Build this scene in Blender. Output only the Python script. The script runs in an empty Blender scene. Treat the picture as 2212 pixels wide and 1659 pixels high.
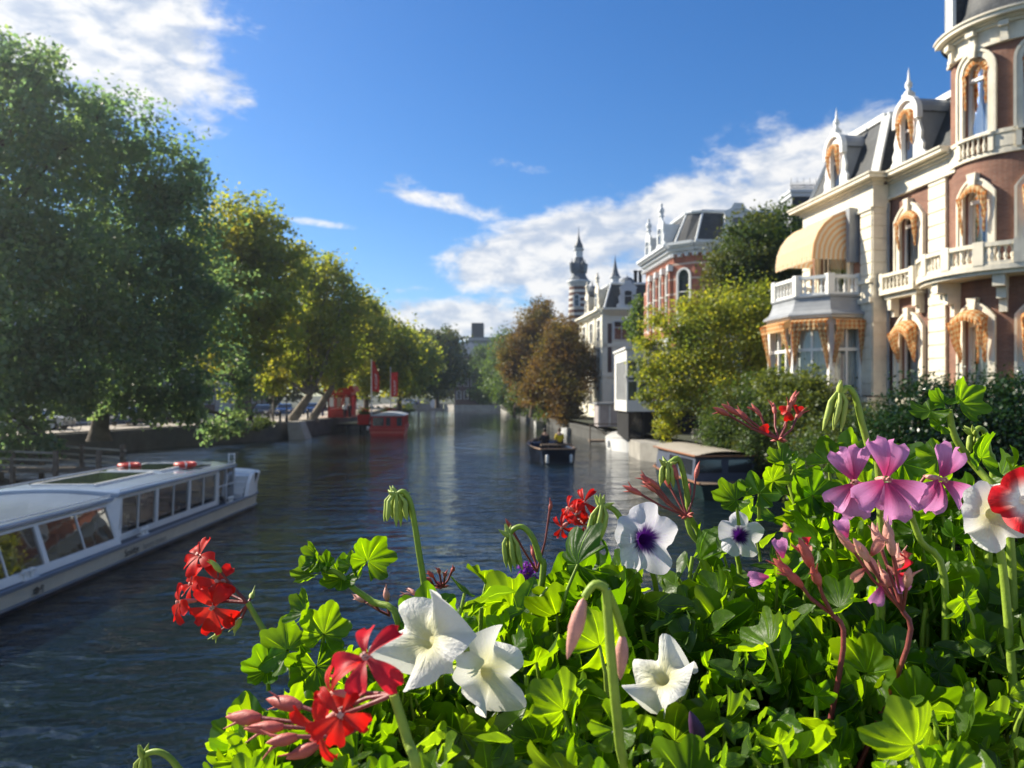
import bpy, bmesh, math, random
import numpy as np
from math import sin, cos, pi, radians, atan2, sqrt, hypot, tan, atan
from mathutils import Vector, Matrix

sc = bpy.context.scene
COL = sc.collection
H = 4.0            # height of the lens above the water
F = 1660.0         # focal length in sheet pixels (a sheet is 2212 wide)

# ------------------------------------------------------------------ camera
cam = bpy.data.cameras.new('camera')
cam.lens = 36.0 * F / 2212.0
cam.sensor_width = 36.0
cam.shift_y = 25.5 / 2212.0
cam.clip_start = 0.05
cam.clip_end = 9000
cam.dof.use_dof = True
cam.dof.focus_distance = 0.60
cam.dof.aperture_fstop = 13.5
cam.dof.aperture_blades = 7
camo = bpy.data.objects.new('camera', cam)
COL.objects.link(camo)
camo.location = (0, 0, H)
camo.rotation_euler = (pi / 2, 0, 0)
sc.camera = camo

# ------------------------------------------------------------------ light
SUN_AZ = radians(63)      # to the left of the view direction
SUN_EL = radians(34)
sl = bpy.data.lights.new('sun', 'SUN')
sl.energy = 5.0
sl.angle = radians(0.5)
sl.color = (1.0, 0.92, 0.77)
so = bpy.data.objects.new('sun', sl)
COL.objects.link(so)
tosun = Vector((-sin(SUN_AZ) * cos(SUN_EL), cos(SUN_AZ) * cos(SUN_EL), sin(SUN_EL)))
so.rotation_euler = tosun.to_track_quat('Z', 'Y').to_euler()

# ------------------------------------------------------------------ node helper
class NT:
    def __init__(s, nt):
        s.t = nt
    def n(s, typ, **kw):
        nd = s.t.nodes.new(typ)
        for k, v in kw.items():
            setattr(nd, k, v)
        return nd
    def link(s, a, b):
        s.t.links.new(a, b)
    def put(s, sock, v):
        if hasattr(v, 'is_output') or hasattr(v, 'links'):
            s.link(v, sock)
        else:
            if sock.type == 'RGBA' and len(v) == 3:
                v = (*v, 1)
            sock.default_value = v
    def m(s, op, a, b=0.0, c=0.0, clamp=False):
        nd = s.n('ShaderNodeMath', operation=op)
        nd.use_clamp = clamp
        s.put(nd.inputs[0], a); s.put(nd.inputs[1], b)
        if len(nd.inputs) > 2:
            s.put(nd.inputs[2], c)
        return nd.outputs[0]
    def mix(s, f, a, b, blend='MIX'):
        nd = s.n('ShaderNodeMix', data_type='RGBA', blend_type=blend)
        s.put(nd.inputs[0], f); s.put(nd.inputs[6], a); s.put(nd.inputs[7], b)
        return nd.outputs[2]
    def ramp(s, f, lo, hi, smooth=True):
        nd = s.n('ShaderNodeMapRange')
        nd.interpolation_type = 'SMOOTHSTEP' if smooth else 'LINEAR'
        s.put(nd.inputs[0], f); s.put(nd.inputs[1], lo); s.put(nd.inputs[2], hi)
        return nd.outputs[0]
    def noise(s, vec, scale, detail=3.0, rough=0.55, dist=0.0):
        nd = s.n('ShaderNodeTexNoise')
        if vec is not None:
            s.link(vec, nd.inputs['Vector'])
        nd.inputs['Scale'].default_value = scale
        nd.inputs['Detail'].default_value = detail
        nd.inputs['Roughness'].default_value = rough
        nd.inputs['Distortion'].default_value = dist
        return nd.outputs[0]
    def scaled(s, vec, v):
        nd = s.n('ShaderNodeVectorMath', operation='MULTIPLY')
        s.link(vec, nd.inputs[0]); nd.inputs[1].default_value = v
        return nd.outputs[0]
    def xyz(s, vec):
        nd = s.n('ShaderNodeSeparateXYZ'); s.link(vec, nd.inputs[0]); return nd.outputs

# ------------------------------------------------------------------ world
w = bpy.data.worlds.new('World')
sc.world = w
w.use_nodes = True
w.node_tree.nodes.clear()
N = NT(w.node_tree)
sky = N.n('ShaderNodeTexSky', sky_type='NISHITA')
sky.sun_disc = False
sky.sun_elevation = SUN_EL
sky.sun_rotation = -SUN_AZ
sky.altitude = 0
sky.air_density = 1.0
sky.dust_density = 0.35
sky.ozone_density = 2.6
hs = N.n('ShaderNodeHueSaturation')
hs.inputs['Saturation'].default_value = 1.28
N.link(sky.outputs[0], hs.inputs['Color'])
bg = N.n('ShaderNodeBackground')
tint = N.mix(1.0, hs.outputs[0], (.74, .89, 1.08), 'MULTIPLY')
N.link(tint, bg.inputs[0]); bg.inputs[1].default_value = 0.074
tc = N.n('ShaderNodeTexCoord')
D = tc.outputs['Generated']
x_, y_, z_ = N.xyz(D)
az = N.m('MULTIPLY', N.m('ARCTAN2', x_, y_), 57.2958)
el = N.m('MULTIPLY', N.m('ARCSINE', z_), 57.2958)
def px2sky(px, py):
    a = atan((px - 1106) / F)
    return math.degrees(a), math.degrees(atan((855 - py) / F * cos(a)))
CLOUDS = [  # px, py, half width deg, half height deg, tilt deg, weight
    (150, 5, 11.2, 5.9, -12, 1.4),
    (520, 215, 3.0, .5, -18, .5),
    (1600, 470, 13.5, 4.8, 19, 1.15), (1210, 535, 9.0, 2.6, 12, 1.5), (1270, 630, 7.0, 3.4, -28, 1.3), (1740, 355, 8, 2.4, 20, 1.2), (1420, 470, 8, 2.4, 22, 1.2),
    (1010, 690, 9.0, 1.7, -3, 1.15), (900, 715, 7.0, 1.3, 3, 1.0),
    (945, 430, 5.6, 1.0, -12, .60), (850, 405, 2.4, .7, -8, .5), (1120, 360, 2.6, .5, -8, .40), (680, 480, 3.4, .42, -5, .62),
    (900, 625, 4.5, .45, 4, .48), (1800, 142, 1.3, .3, 0, .34), (1700, 240, 2.4, .5, 28, .32), (480, 230, 2.6, .4, -25, .5)]
mask = None
for (px, py, rw, rh, tl, wt) in CLOUDS:
    a0, e0 = px2sky(px, py)
    c, s_ = cos(radians(tl)), sin(radians(tl))
    da = N.m('SUBTRACT', az, a0); de = N.m('SUBTRACT', el, e0)
    u = N.m('MULTIPLY', N.m('ADD', N.m('MULTIPLY', da, c), N.m('MULTIPLY', de, s_)), 1 / rw)
    v = N.m('MULTIPLY', N.m('SUBTRACT', N.m('MULTIPLY', de, c), N.m('MULTIPLY', da, s_)), 1 / rh)
    d = N.m('SQRT', N.m('ADD', N.m('MULTIPLY', u, u), N.m('MULTIPLY', v, v)))
    g = N.m('MULTIPLY', N.ramp(d, 1.5, 0.2), wt)
    mask = g if mask is None else N.m('MAXIMUM', mask, g)
# scattered cloud over the rest of the sky, away from the view
cn = N.noise(N.scaled(D, (1.0, 1.0, 2.4)), 1.7, 2)
other = N.m('MULTIPLY', N.ramp(cn, .48, .62), N.ramp(y_, .45, -.05))
mask = N.m('MAXIMUM', mask, other)
n1 = N.noise(N.scaled(D, (1, 1, 2.1)), 10.5, 8, .62, .35)
n2 = N.noise(N.scaled(D, (1, 1, 1.7)), 40, 5, .6, .2)
nn = N.m('ADD', N.m('MULTIPLY', n1, .78), N.m('MULTIPLY', n2, .22))
dens = N.m('ADD', mask, N.m('MULTIPLY', N.m('SUBTRACT', nn, .5), 2.7))
cov = N.m('MULTIPLY', N.ramp(dens, .30, .92), N.m('MINIMUM', N.m('MULTIPLY', mask, 4.0), 1.0))
shade = N.ramp(N.m('ADD', N.m('MULTIPLY', N.noise(N.scaled(D, (1, 1, 2.2)), 24, 5, .55, .3), .8), N.m('MULTIPLY', n1, .35)), .42, .68)
ccol = N.mix(shade, (.52, .60, .74), (1.0, .985, .96))
bc = N.n('ShaderNodeBackground'); N.link(ccol, bc.inputs[0]); bc.inputs[1].default_value = .54
ms = N.n('ShaderNodeMixShader')
N.link(N.m('MULTIPLY', cov, .95), ms.inputs[0]); N.link(bg.outputs[0], ms.inputs[1]); N.link(bc.outputs[0], ms.inputs[2])
wo = N.n('ShaderNodeOutputWorld'); N.link(ms.outputs[0], wo.inputs[0])

vs = sc.view_settings
vs.view_transform = 'Standard'; vs.look = 'None'; vs.gamma = 1; vs.use_curve_mapping = False
vs.exposure = 0.96
cy = sc.cycles
cy.use_denoising = True
cy.max_bounces = 7; cy.diffuse_bounces = 3; cy.glossy_bounces = 3; cy.transmission_bounces = 4; cy.transparent_max_bounces = 10
cy.caustics_reflective = False; cy.caustics_refractive = False
cy.sample_clamp_indirect = 6

# ------------------------------------------------------------------ materials
MATS = {}
def newmat(name):
    m = bpy.data.materials.new(name); m.use_nodes = True
    m.node_tree.nodes.clear()
    MATS[name] = m
    return m, NT(m.node_tree)
def fin(Nn, sh):
    o = Nn.n('ShaderNodeOutputMaterial'); Nn.link(sh, o.inputs[0])
def bump(Nn, hgt, strength=.4, dist=.02):
    b = Nn.n('ShaderNodeBump'); b.inputs['Strength'].default_value = strength; b.inputs['Distance'].default_value = dist
    Nn.link(hgt, b.inputs['Height']); return b.outputs[0]
def pr(Nn, col, rough=.6, spec=.5, metal=0., nrm=None, **kw):
    p = Nn.n('ShaderNodeBsdfPrincipled')
    Nn.put(p.inputs['Base Color'], col); Nn.put(p.inputs['Roughness'], rough)
    p.inputs['Specular IOR Level'].default_value = spec; p.inputs['Metallic'].default_value = metal
    if nrm is not None: Nn.link(nrm, p.inputs['Normal'])
    for k, v in kw.items(): Nn.put(p.inputs[k.replace('_', ' ')], v)
    return p.outputs[0]
def mul(c, k): return tuple(min(1, x * k) for x in c)
def plain(name, col, rough=.6, var=.18, scale=3., bmp=.15, spec=.4, metal=0., fine=25.):
    m, n = newmat(name)
    t = n.n('ShaderNodeTexCoord'); o = t.outputs['Object']
    a = n.noise(o, scale, 5, .6); b = n.noise(o, fine, 3, .6)
    f = n.ramp(n.m('ADD', n.m('MULTIPLY', a, .7), n.m('MULTIPLY', b, .3)), .32, .68)
    c = n.mix(f, mul(col, 1 - var), mul(col, 1 + var * .7))
    nr = bump(n, b, bmp, .01) if bmp else None
    fin(n, pr(n, c, rough, spec, metal, nr)); return m
def brickmat(name, c1, c2, mortar, bw=.21, bh=.065, bandz=None):
    m, n = newmat(name)
    t = n.n('ShaderNodeTexCoord')
    br = n.n('ShaderNodeTexBrick')
    n.link(t.outputs['UV'], br.inputs['Vector'])
    br.inputs['Scale'].default_value = 1; br.inputs['Brick Width'].default_value = bw; br.inputs['Row Height'].default_value = bh
    br.inputs['Mortar Size'].default_value = .006
    n.put(br.inputs['Color1'], c1); n.put(br.inputs['Color2'], c2); n.put(br.inputs['Mortar'], mortar)
    d = n.noise(t.outputs['Object'], .9, 6, .65)
    c = n.mix(n.ramp(d, .35, .7), n.mix(1.0, br.outputs[0], (.80, .80, .82), 'MULTIPLY'), n.mix(1.0, br.outputs[0], (1.1, 1.08, 1.05), 'MULTIPLY'))
    if bandz:
        v = n.xyz(t.outputs['UV'])[1]
        fr = n.m('FRACT', n.m('MULTIPLY', v, 1 / bandz[0]))
        c = n.mix(n.m('LESS_THAN', fr, bandz[1]), c, bandz[2])
    fin(n, pr(n, c, .85, .25, 0, bump(n, br.outputs['Fac'], -.4, .006))); return m

stone = plain('cream_painted_stone', (.76, .69, .53), .55, .13, 1.4, .1)
stone2 = plain('warm_stone', (.60, .55, .45), .6, .14, 1.4, .15)
def stonem(name, col):
    m, n = newmat(name); o = n.n('ShaderNodeTexCoord').outputs['Object']
    a = n.noise(o, 1.6, 6, .65); st_ = n.noise(n.scaled(o, (4.5, 4.5, .30)), 1., 5, .7); sp = n.noise(o, 26, 4, .6)
    c = n.mix(n.ramp(a, .30, .70), mul(col, .86), mul(col, 1.08))
    c = n.mix(n.m('MULTIPLY', n.ramp(st_, .56, .74), .38), c, mul(col, .52))
    c = n.mix(n.m('MULTIPLY', n.ramp(sp, .58, .72), .20), c, mul(col, .6))
    fin(n, pr(n, c, .62, .35, 0, bump(n, sp, .2, .01))); return m
stone = stonem('weathered_cream_stone', (.76, .69, .545))
villa_cream = plain('villa_cream_paint', (.84, .80, .66), .55, .06, 1.5, .05)
white = plain('white_paint', (.80, .79, .74), .45, .06, 2., .05)
greywhite = plain('grey_white_paint', (.62, .64, .64), .5, .08, 2., .05)
darklead = plain('dark_lead_sheet', (.10, .115, .13), .5, .15, 2., .08)
leadm = plain('grey_lead_sheet', (.30, .31, .32), .45, .12, 2., .08)
brick = brickmat('brown_brick', (.22, .10, .068), (.27, .13, .09), (.26, .20, .15))
orange_brick = brickmat('orange_brick', (.42, .145, .085), (.36, .12, .075), (.40, .30, .24), .3, .1, (1.15, .12, (.55, .44, .36)))
dark_brick = brickmat('dark_brick', (.10, .06, .06), (.13, .075, .07), (.16, .14, .13), .3, .1)
band_brick = brickmat('banded_brick', (.13, .065, .055), (.15, .08, .06), (.2, .17, .14), .3, .1, (.82, .42, (.66, .63, .56)))
town_brick = brickmat('town_brick', (.14, .09, .07), (.17, .11, .08), (.2, .18, .16), .3, .1)

def slatem():
    m, n = newmat('slate_tiles')
    t = n.n('ShaderNodeTexCoord'); br = n.n('ShaderNodeTexBrick'); n.link(t.outputs['UV'], br.inputs['Vector'])
    br.inputs['Scale'].default_value = 1; br.inputs['Brick Width'].default_value = .22; br.inputs['Row Height'].default_value = .16
    br.inputs['Mortar Size'].default_value = .008
    n.put(br.inputs['Color1'], (.034, .037, .040)); n.put(br.inputs['Color2'], (.052, .055, .058)); n.put(br.inputs['Mortar'], (.018, .019, .02))
    d = n.noise(t.outputs['Object'], 1.2, 5)
    c = n.mix(n.ramp(d, .3, .7), br.outputs[0], n.mix(1., br.outputs[0], (1.35, 1.35, 1.3), 'MULTIPLY'))
    fin(n, pr(n, c, .6, .3, 0, bump(n, br.outputs['Fac'], -.5, .01)))
    return m
slate = slatem()
def glassm(name, tint=(.75, .8, .8), refl=.10, thru=.8):
    m, n = newmat(name)
    g = n.n('ShaderNodeBsdfGlossy'); g.inputs['Roughness'].default_value = .02; n.put(g.inputs['Color'], (.95, .97, 1))
    tr = n.n('ShaderNodeBsdfTransparent'); n.put(tr.inputs['Color'], tint)
    fr = n.n('ShaderNodeFresnel'); fr.inputs[0].default_value = 1.5
    wob = n.noise(n.n('ShaderNodeTexCoord').outputs['Object'], .8, 2)
    n.link(bump(n, wob, .12, .05), g.inputs['Normal'])
    mx = n.n('ShaderNodeMixShader'); n.link(n.m('ADD', n.m('MULTIPLY', fr.outputs[0], 1.0), refl, clamp=True), mx.inputs[0])
    n.link(tr.outputs[0], mx.inputs[1]); n.link(g.outputs[0], mx.inputs[2]); fin(n, mx.outputs[0]); return m
glass = glassm('window_glass', refl=.05)
boatglass = glassm('tinted_boat_glass', (.60, .58, .54), .16)
darkglass = plain('dark_pane', (.025, .03, .038), .08, .3, .5, 0, .9)
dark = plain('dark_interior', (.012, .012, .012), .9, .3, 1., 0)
darkmetal = plain('black_metal', (.02, .02, .022), .45, .2, 4., .05)
curtain = plain('curtain_cloth', (.70, .70, .67), .9, .1, 6., 0)
wood = plain('weathered_wood', (.16, .12, .085), .8, .3, 3., .4)
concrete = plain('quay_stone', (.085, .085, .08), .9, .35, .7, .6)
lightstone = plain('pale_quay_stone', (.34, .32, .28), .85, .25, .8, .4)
paving = plain('paving', (.40, .35, .29), .9, .22, .6, .3)
asphalt = plain('asphalt', (.055, .055, .057), .9, .2, .8, .3)
soil = plain('garden_soil', (.045, .05, .025), .95, .45, .5, .5)
red = plain('red_paint', (.46, .025, .018), .4, .16, 2., .05)
redflag = plain('red_cloth', (.55, .04, .03), .8, .1, 3., .1)
redbuoy = plain('red_orange_plastic', (.65, .06, .035), .4, .08, 3., 0)
navy = plain('dark_blue_hull_paint', (.012, .02, .04), .3, .2, 2., 0, .6)
creamhull = plain('cream_hull_paint', (.66, .60, .47), .35, .1, 1.5, .02)
deckgrey = plain('grey_deck_paint', (.075, .085, .10), .6, .15, 2., .1)
roofwhite = plain('pale_blue_roof_paint', (.25, .31, .39), .14, .10, 2., 0.02, .8)
tarp = plain('grey_tarpaulin', (.42, .41, .38), .7, .15, 2., .3)
bark = plain('bark', (.11, .085, .06), .9, .4, 2.5, .8)
palebark = plain('pale_plane_bark', (.20, .165, .12), .85, .5, 2.0, .6)
skin = plain('skin', (.50, .30, .21), .5, .08, 5., 0)
skind = plain('dark_hair', (.03, .02, .015), .7, .2, 8., .2)
yellow = plain('yellow_fabric', (.70, .52, .015), .75, .1, 5., .2)
blackcloth = plain('dark_fabric', (.018, .018, .026), .85, .2, 5., .2)
bluecloth = plain('blue_fabric', (.04, .07, .16), .85, .2, 5., .2)
tan_ = plain('tan_canvas', (.42, .30, .22), .8, .15, 3., .2)
signwhite = plain('sign_white', (.75, .75, .73), .5, .05, 3., 0)
inkm = plain('hull_lettering', (.06, .055, .05), .6, .1, 3., 0)
inkg = plain('grey_hull_lettering', (.30, .28, .24), .6, .1, 3., 0)
def carpaint(name, c): return plain(name, c, .22, .06, 1., 0, .7)

def awningm(name, check, c1=(.80, .62, .34), c2=(.60, .17, .02), f=5.5):
    m, n = newmat(name)
    t = n.n('ShaderNodeTexCoord'); u, v, _ = n.xyz(t.outputs['UV'])
    su = n.m('LESS_THAN', n.m('FRACT', n.m('MULTIPLY', u, f)), .5)
    if check:
        sv = n.m('LESS_THAN', n.m('FRACT', n.m('MULTIPLY', v, f)), .5)
        k = n.m('MULTIPLY', n.m('ADD', su, sv), .5)
    else:
        k = n.m('MULTIPLY', su, .8)
    c = n.mix(k, c1, c2)
    d = n.noise(t.outputs['Object'], 5, 4)
    c = n.mix(n.m('MULTIPLY', d, .25), c, mul(c1, .7))
    df = n.n('ShaderNodeBsdfDiffuse'); n.link(c, df.inputs[0])
    tl = n.n('ShaderNodeBsdfTranslucent'); n.link(c, tl.inputs[0])
    mx = n.n('ShaderNodeMixShader'); mx.inputs[0].default_value = .3
    n.link(df.outputs[0], mx.inputs[1]); n.link(tl.outputs[0], mx.inputs[2]); fin(n, mx.outputs[0]); return m
gingham = awningm('gingham_awning_cloth', True)
striped = awningm('striped_awning_cloth', False, (.84, .74, .56), (.80, .40, .12), 5.0)

def leafm(name, c1, c2, c3=None, trans=.45, gloss=.08, tcol=1.5, rough=.5, tb=.45):
    """c1..c2 per leaf, c3 per clump"""
    m, n = newmat(name)
    g = n.n('ShaderNodeNewGeometry'); t = n.n('ShaderNodeTexCoord')
    r = g.outputs['Random Per Island']
    c = n.mix(r, c1, c2)
    if c3:
        c = n.mix(n.ramp(n.noise(t.outputs['Object'], .35, 4, .6), .42, .66), c, c3)
    k = n.mix(1., c, (tcol * (1.15 if tb < .5 else .95), tcol, tcol * tb), 'MULTIPLY')
    df = n.n('ShaderNodeBsdfDiffuse'); n.link(c, df.inputs[0])
    tl = n.n('ShaderNodeBsdfTranslucent'); n.link(k, tl.inputs[0])
    mx = n.n('ShaderNodeMixShader'); mx.inputs[0].default_value = trans
    n.link(df.outputs[0], mx.inputs[1]); n.link(tl.outputs[0], mx.inputs[2])
    gl = n.n('ShaderNodeBsdfGlossy'); gl.inputs['Roughness'].default_value = rough
    m2 = n.n('ShaderNodeMixShader'); m2.inputs[0].default_value = gloss
    n.link(mx.outputs[0], m2.inputs[1]); n.link(gl.outputs[0], m2.inputs[2])
    fin(n, m2.outputs[0]); return m
lf_plane = leafm('glare_tinted_plane_leaves', (.055, .105, .050), (.11, .165, .062), (.14, .18, .055), .56, .05, 3.1, .5, .8)  # bluish cast of lens glare mixed into the leaf colour
lf_plane2 = leafm('sunlit_plane_leaves', (.095, .15, .028), (.17, .21, .036), (.20, .20, .035), .55, .03, 2.8)
lf_green = leafm('green_leaves', (.06, .12, .03), (.11, .18, .04), (.08, .14, .04), .42, .03, 1.8)
lf_dark = leafm('dark_green_leaves', (.030, .068, .016), (.07, .12, .026), (.10, .11, .025), .38, .03, 1.7)
lf_olive = leafm('olive_bush_leaves', (.06, .10, .02), (.13, .16, .03), (.05, .08, .02), .45, .03, 2.0)
lf_brown = leafm('browning_chestnut_leaves', (.13, .085, .028), (.17, .105, .038), (.11, .11, .03), .4, .02, 1.7)
lf_yellow = leafm('yellow_green_leaves', (.13, .20, .03), (.32, .32, .035), (.10, .15, .03), .5, .03, 2.2)
lf_hedge = leafm('hedge_leaves', (.010, .034, .007), (.022, .06, .011), None, .25, .05, 1.6, .25)
lf_ivy = leafm('ivy_leaves', (.06, .11, .03), (.11, .16, .04), None, .4, .03)

def waterm():
    m, n = newmat('canal_water')
    t = n.n('ShaderNodeTexCoord'); o = t.outputs['Object']
    a = n.noise(n.scaled(o, (.42, 1.0, 1)), .95, 2, .5, .6)
    b = n.noise(n.scaled(o, (.7, 1.1, 1)), 1.9, 2, .5, .8)
    c = n.noise(n.scaled(o, (.75, 1.15, 1)), 5.5, 3, .6, .6)
    patch = n.ramp(n.noise(n.scaled(o, (1, .5, 1)), .09, 3, .6, .8), .38, .62)
    hgt = n.m('ADD', n.m('MULTIPLY', a, 1.0), n.m('MULTIPLY', n.m('ADD', n.m('MULTIPLY', b, .62), n.m('MULTIPLY', c, .21)), n.m('ADD', n.m('MULTIPLY', patch, .85), .30)))
    calm = n.m('ADD', .12, n.m('MULTIPLY', n.ramp(n.xyz(o)[1], 105., 40.), .88))
    nr = bump(n, n.m('MULTIPLY', hgt, calm), 1.0, .20)
    fin(n, pr(n, (.004, .010, .014), .03, .5, 0, nr, IOR=1.42)); return m
water_m = waterm()

# ------------------------------------------------------------------ mesh builder
class MB:
    def __init__(s):
        s.v = []; s.f = []; s.uv = []; s.sm = []
    def add(s, vs, fs, uvs=None, smooth=False):
        b = len(s.v); s.v.extend([tuple(p) for p in vs])
        for i, f in enumerate(fs):
            s.f.append(tuple(b + k for k in f)); s.sm.append(smooth)
            s.uv.append([uvs[k] for k in f] if uvs else None)
    def grid(s, fn, nu, nv, uvs=None, smooth=True):
        """fn(a,b) with a,b in 0..1"""
        V = []; U = []
        for j in range(nv + 1):
            for i in range(nu + 1):
                a, b = i / nu, j / nv
                V.append(fn(a, b)); U.append(uvs(a, b) if uvs else (a, b))
        Fc = [(j * (nu + 1) + i, j * (nu + 1) + i + 1, (j + 1) * (nu + 1) + i + 1, (j + 1) * (nu + 1) + i) for j in range(nv) for i in range(nu)]
        s.add(V, Fc, U if uvs else None, smooth)
    def box(s, x0, x1, y0, y1, z0, z1, T=None):
        V = [(x, y, z) for z in (z0, z1) for y in (y0, y1) for x in (x0, x1)]
        if T: V = [T(*p) for p in V]
        s.add(V, [(0, 2, 3, 1), (4, 5, 7, 6), (0, 1, 5, 4), (2, 6, 7, 3), (0, 4, 6, 2), (1, 3, 7, 5)])
    def ubox(s, P, u0, u1, z0, z1, p0, p1, nu=1):
        """box in facade coordinates (along, up, out)"""
        for k in range(nu):
            a = u0 + (u1 - u0) * k / nu; b = u0 + (u1 - u0) * (k + 1) / nu
            V = [P(u, z, p) for z in (z0, z1) for p in (p0, p1) for u in (a, b)]
            fs = [(0, 2, 3, 1), (4, 5, 7, 6), (2, 6, 7, 3), (0, 1, 5, 4)]
            if k == 0: fs.append((0, 4, 6, 2))
            if k == nu - 1: fs.append((1, 3, 7, 5))
            s.add(V, fs)
    def prism(s, poly, fn, d0, d1, smooth=False):
        """poly of 2D points; fn(a,b,d) -> 3D"""
        n = len(poly)
        V = [fn(a, b, d0) for a, b in poly] + [fn(a, b, d1) for a, b in poly]
        s.add(V, [tuple(range(n))[::-1], tuple(range(n, 2 * n))])
        s.add(V, [(i, (i + 1) % n, (i + 1) % n + n, i + n) for i in range(n)], None, smooth)
    def tube(s, pts, rad, n=8, cap=True, smooth=True):
        pts = [Vector(p) for p in pts]
        if not hasattr(rad, '__len__'): rad = [rad] * len(pts)
        V = []; ref = None
        for i, p in enumerate(pts):
            t = (pts[min(i + 1, len(pts) - 1)] - pts[max(i - 1, 0)])
            t = t.normalized() if t.length > 1e-9 else Vector((0, 0, 1))
            if ref is None:
                ref = Vector((0, 0, 1)) if abs(t.z) < .9 else Vector((1, 0, 0))
            a = t.cross(ref)
            if a.length < 1e-6: a = t.orthogonal()
            a.normalize(); b = t.cross(a).normalized(); ref = -b if False else a.cross(t).normalized()
            for k in range(n):
                q = 2 * pi * k / n
                V.append(p + (a * cos(q) + b * sin(q)) * rad[i])
        fs = [(i * n + k, i * n + (k + 1) % n, (i + 1) * n + (k + 1) % n, (i + 1) * n + k) for i in range(len(pts) - 1) for k in range(n)]
        s.add(V, fs, None, smooth)
        if cap:
            s.add([V[k] for k in range(n)], [tuple(range(n))]); s.add(V[-n:], [tuple(range(n))[::-1]])
    def lathe(s, prof, c=(0, 0, 0), n=24, a0=0, a1=2 * pi, smooth=True, axis=None):
        """prof: (r,z)"""
        c = Vector(c); full = abs(a1 - a0 - 2 * pi) < 1e-6
        m = n if full else n + 1; V = []
        if axis is not None:
            q = Vector((0, 0, 1)).rotation_difference(Vector(axis).normalized())
        for (r, z) in prof:
            for k in range(m):
                t = a0 + (a1 - a0) * k / n
                p = Vector((r * cos(t), r * sin(t), z))
                if axis is not None: p = q @ p
                V.append(c + p)
        fs = []
        for i in range(len(prof) - 1):
            for k in range(n):
                k2 = (k + 1) % m
                fs.append((i * m + k, i * m + k2, (i + 1) * m + k2, (i + 1) * m + k))
        s.add(V, fs, None, smooth)
    def build(s, name, mat, parent=None, origin=None):
        o = Vector(origin) if origin is not None else (ORG[parent] if parent is not None else Vector((0, 0, 0)))
        me = bpy.data.meshes.new(name)
        vv = np.array([tuple(p) for p in s.v], dtype=np.float64).reshape(-1, 3) - np.array(o)
        me.from_pydata(vv.tolist(), [], s.f)
        me.update()
        uvl = me.uv_layers.new(name='UVMap')
        W = []
        for pi_, poly in enumerate(me.polygons):
            q = s.uv[pi_]
            if q: W.extend(q); continue
            nx, ny, nz = poly.normal
            h = hypot(nx, ny)
            for vi in poly.vertices:
                x, y, z = vv[vi]
                if h > .25: W.append(((-ny * x + nx * y) / h, z))
                else: W.append((x, y))
        uvl.data.foreach_set('uv', np.array(W, dtype=np.float32).ravel())
        me.polygons.foreach_set('use_smooth', s.sm)
        if mat: me.materials.append(mat)
        ob = bpy.data.objects.new(name, me); COL.objects.link(ob)
        ORG[ob] = o
        if parent is not None:
            ob.parent = parent
            ob.location = o - ORG[parent]
        else:
            ob.location = o
        return ob
ORG = {}
def thing(name, loc, label, cat, group=None):
    o = bpy.data.objects.new(name, None); COL.objects.link(o)
    o.empty_display_size = .2
    o.location = loc; ORG[o] = Vector(loc); tag(o, label, cat, group); return o
def tag(o, label=None, cat=None, group=None, kind=None):
    if label: o['label'] = label
    if cat: o['category'] = cat
    if group: o['group'] = group
    if kind: o['kind'] = kind
    return o
def copy_tree(o, parent=None):
    c = o.copy(); COL.objects.link(c); c.parent = parent
    for ch in list(o.children): copy_tree(ch, c)
    return c
def at(px, py, Y):
    return Vector(((px - 1106) / F * Y, Y, H - (py - 855) / F * Y))
def rawmesh(name, V, Fq, mat, parent=None, origin=(0, 0, 0), uv=None, smooth=False):
    """numpy quads or tris"""
    k = Fq.shape[1]; me = bpy.data.meshes.new(name)
    o = np.array(origin if parent is None else ORG[parent], dtype=np.float64)
    V = V - o
    me.vertices.add(len(V)); me.vertices.foreach_set('co', V.astype(np.float32).ravel())
    me.loops.add(Fq.size); me.loops.foreach_set('vertex_index', Fq.astype(np.int32).ravel())
    me.polygons.add(len(Fq)); me.polygons.foreach_set('loop_start', np.arange(0, Fq.size, k, dtype=np.int32))
    try: me.polygons.foreach_set('loop_total', np.full(len(Fq), k, dtype=np.int32))
    except Exception: pass
    if uv is not None:
        l = me.uv_layers.new(name='UVMap'); l.data.foreach_set('uv', uv[Fq.ravel()].astype(np.float32).ravel())
    if smooth: me.polygons.foreach_set('use_smooth', np.ones(len(Fq), dtype=bool))
    me.update(calc_edges=True); me.materials.append(mat)
    ob = bpy.data.objects.new(name, me); COL.objects.link(ob); ORG[ob] = Vector(o)
    if parent is not None: ob.parent = parent
    else: ob.location = Vector(o)
    return ob

# ================================================================== SETTING
LEFT = [(-32, -60), (-30.5, 20), (-30, 40), (-29, 49), (-27, 59), (-23.2, 66), (-20.6, 72), (-19.6, 85), (-19.2, 96), (-22, 130), (-26, 180), (-30, 226)]
RIGHT = [(12, -60), (11.2, 8), (10.6, 20), (10.4, 34), (9.9, 42), (8.9, 50), (7.8, 60), (6.2, 80), (4.6, 100), (2.2, 130), (.3, 165), (-1.2, 186), (-3, 205), (-16, 212), (-20, 226)]
GZ = 1.5
def strip(mb, line, z, far):
    """ground sheet from a bank line outwards to the horizon"""
    V = []; sx = -1 if far < 0 else 1
    for (x, y) in line: V.append((x, y, z))
    for (x, y) in line: V.append((far, y, z))
    n = len(line)
    mb.add(V, [(i, i + 1, n + i + 1, n + i) for i in range(n - 1)])
g = MB()
strip(g, LEFT, GZ, -3000); strip(g, RIGHT, GZ, 3000)
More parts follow.
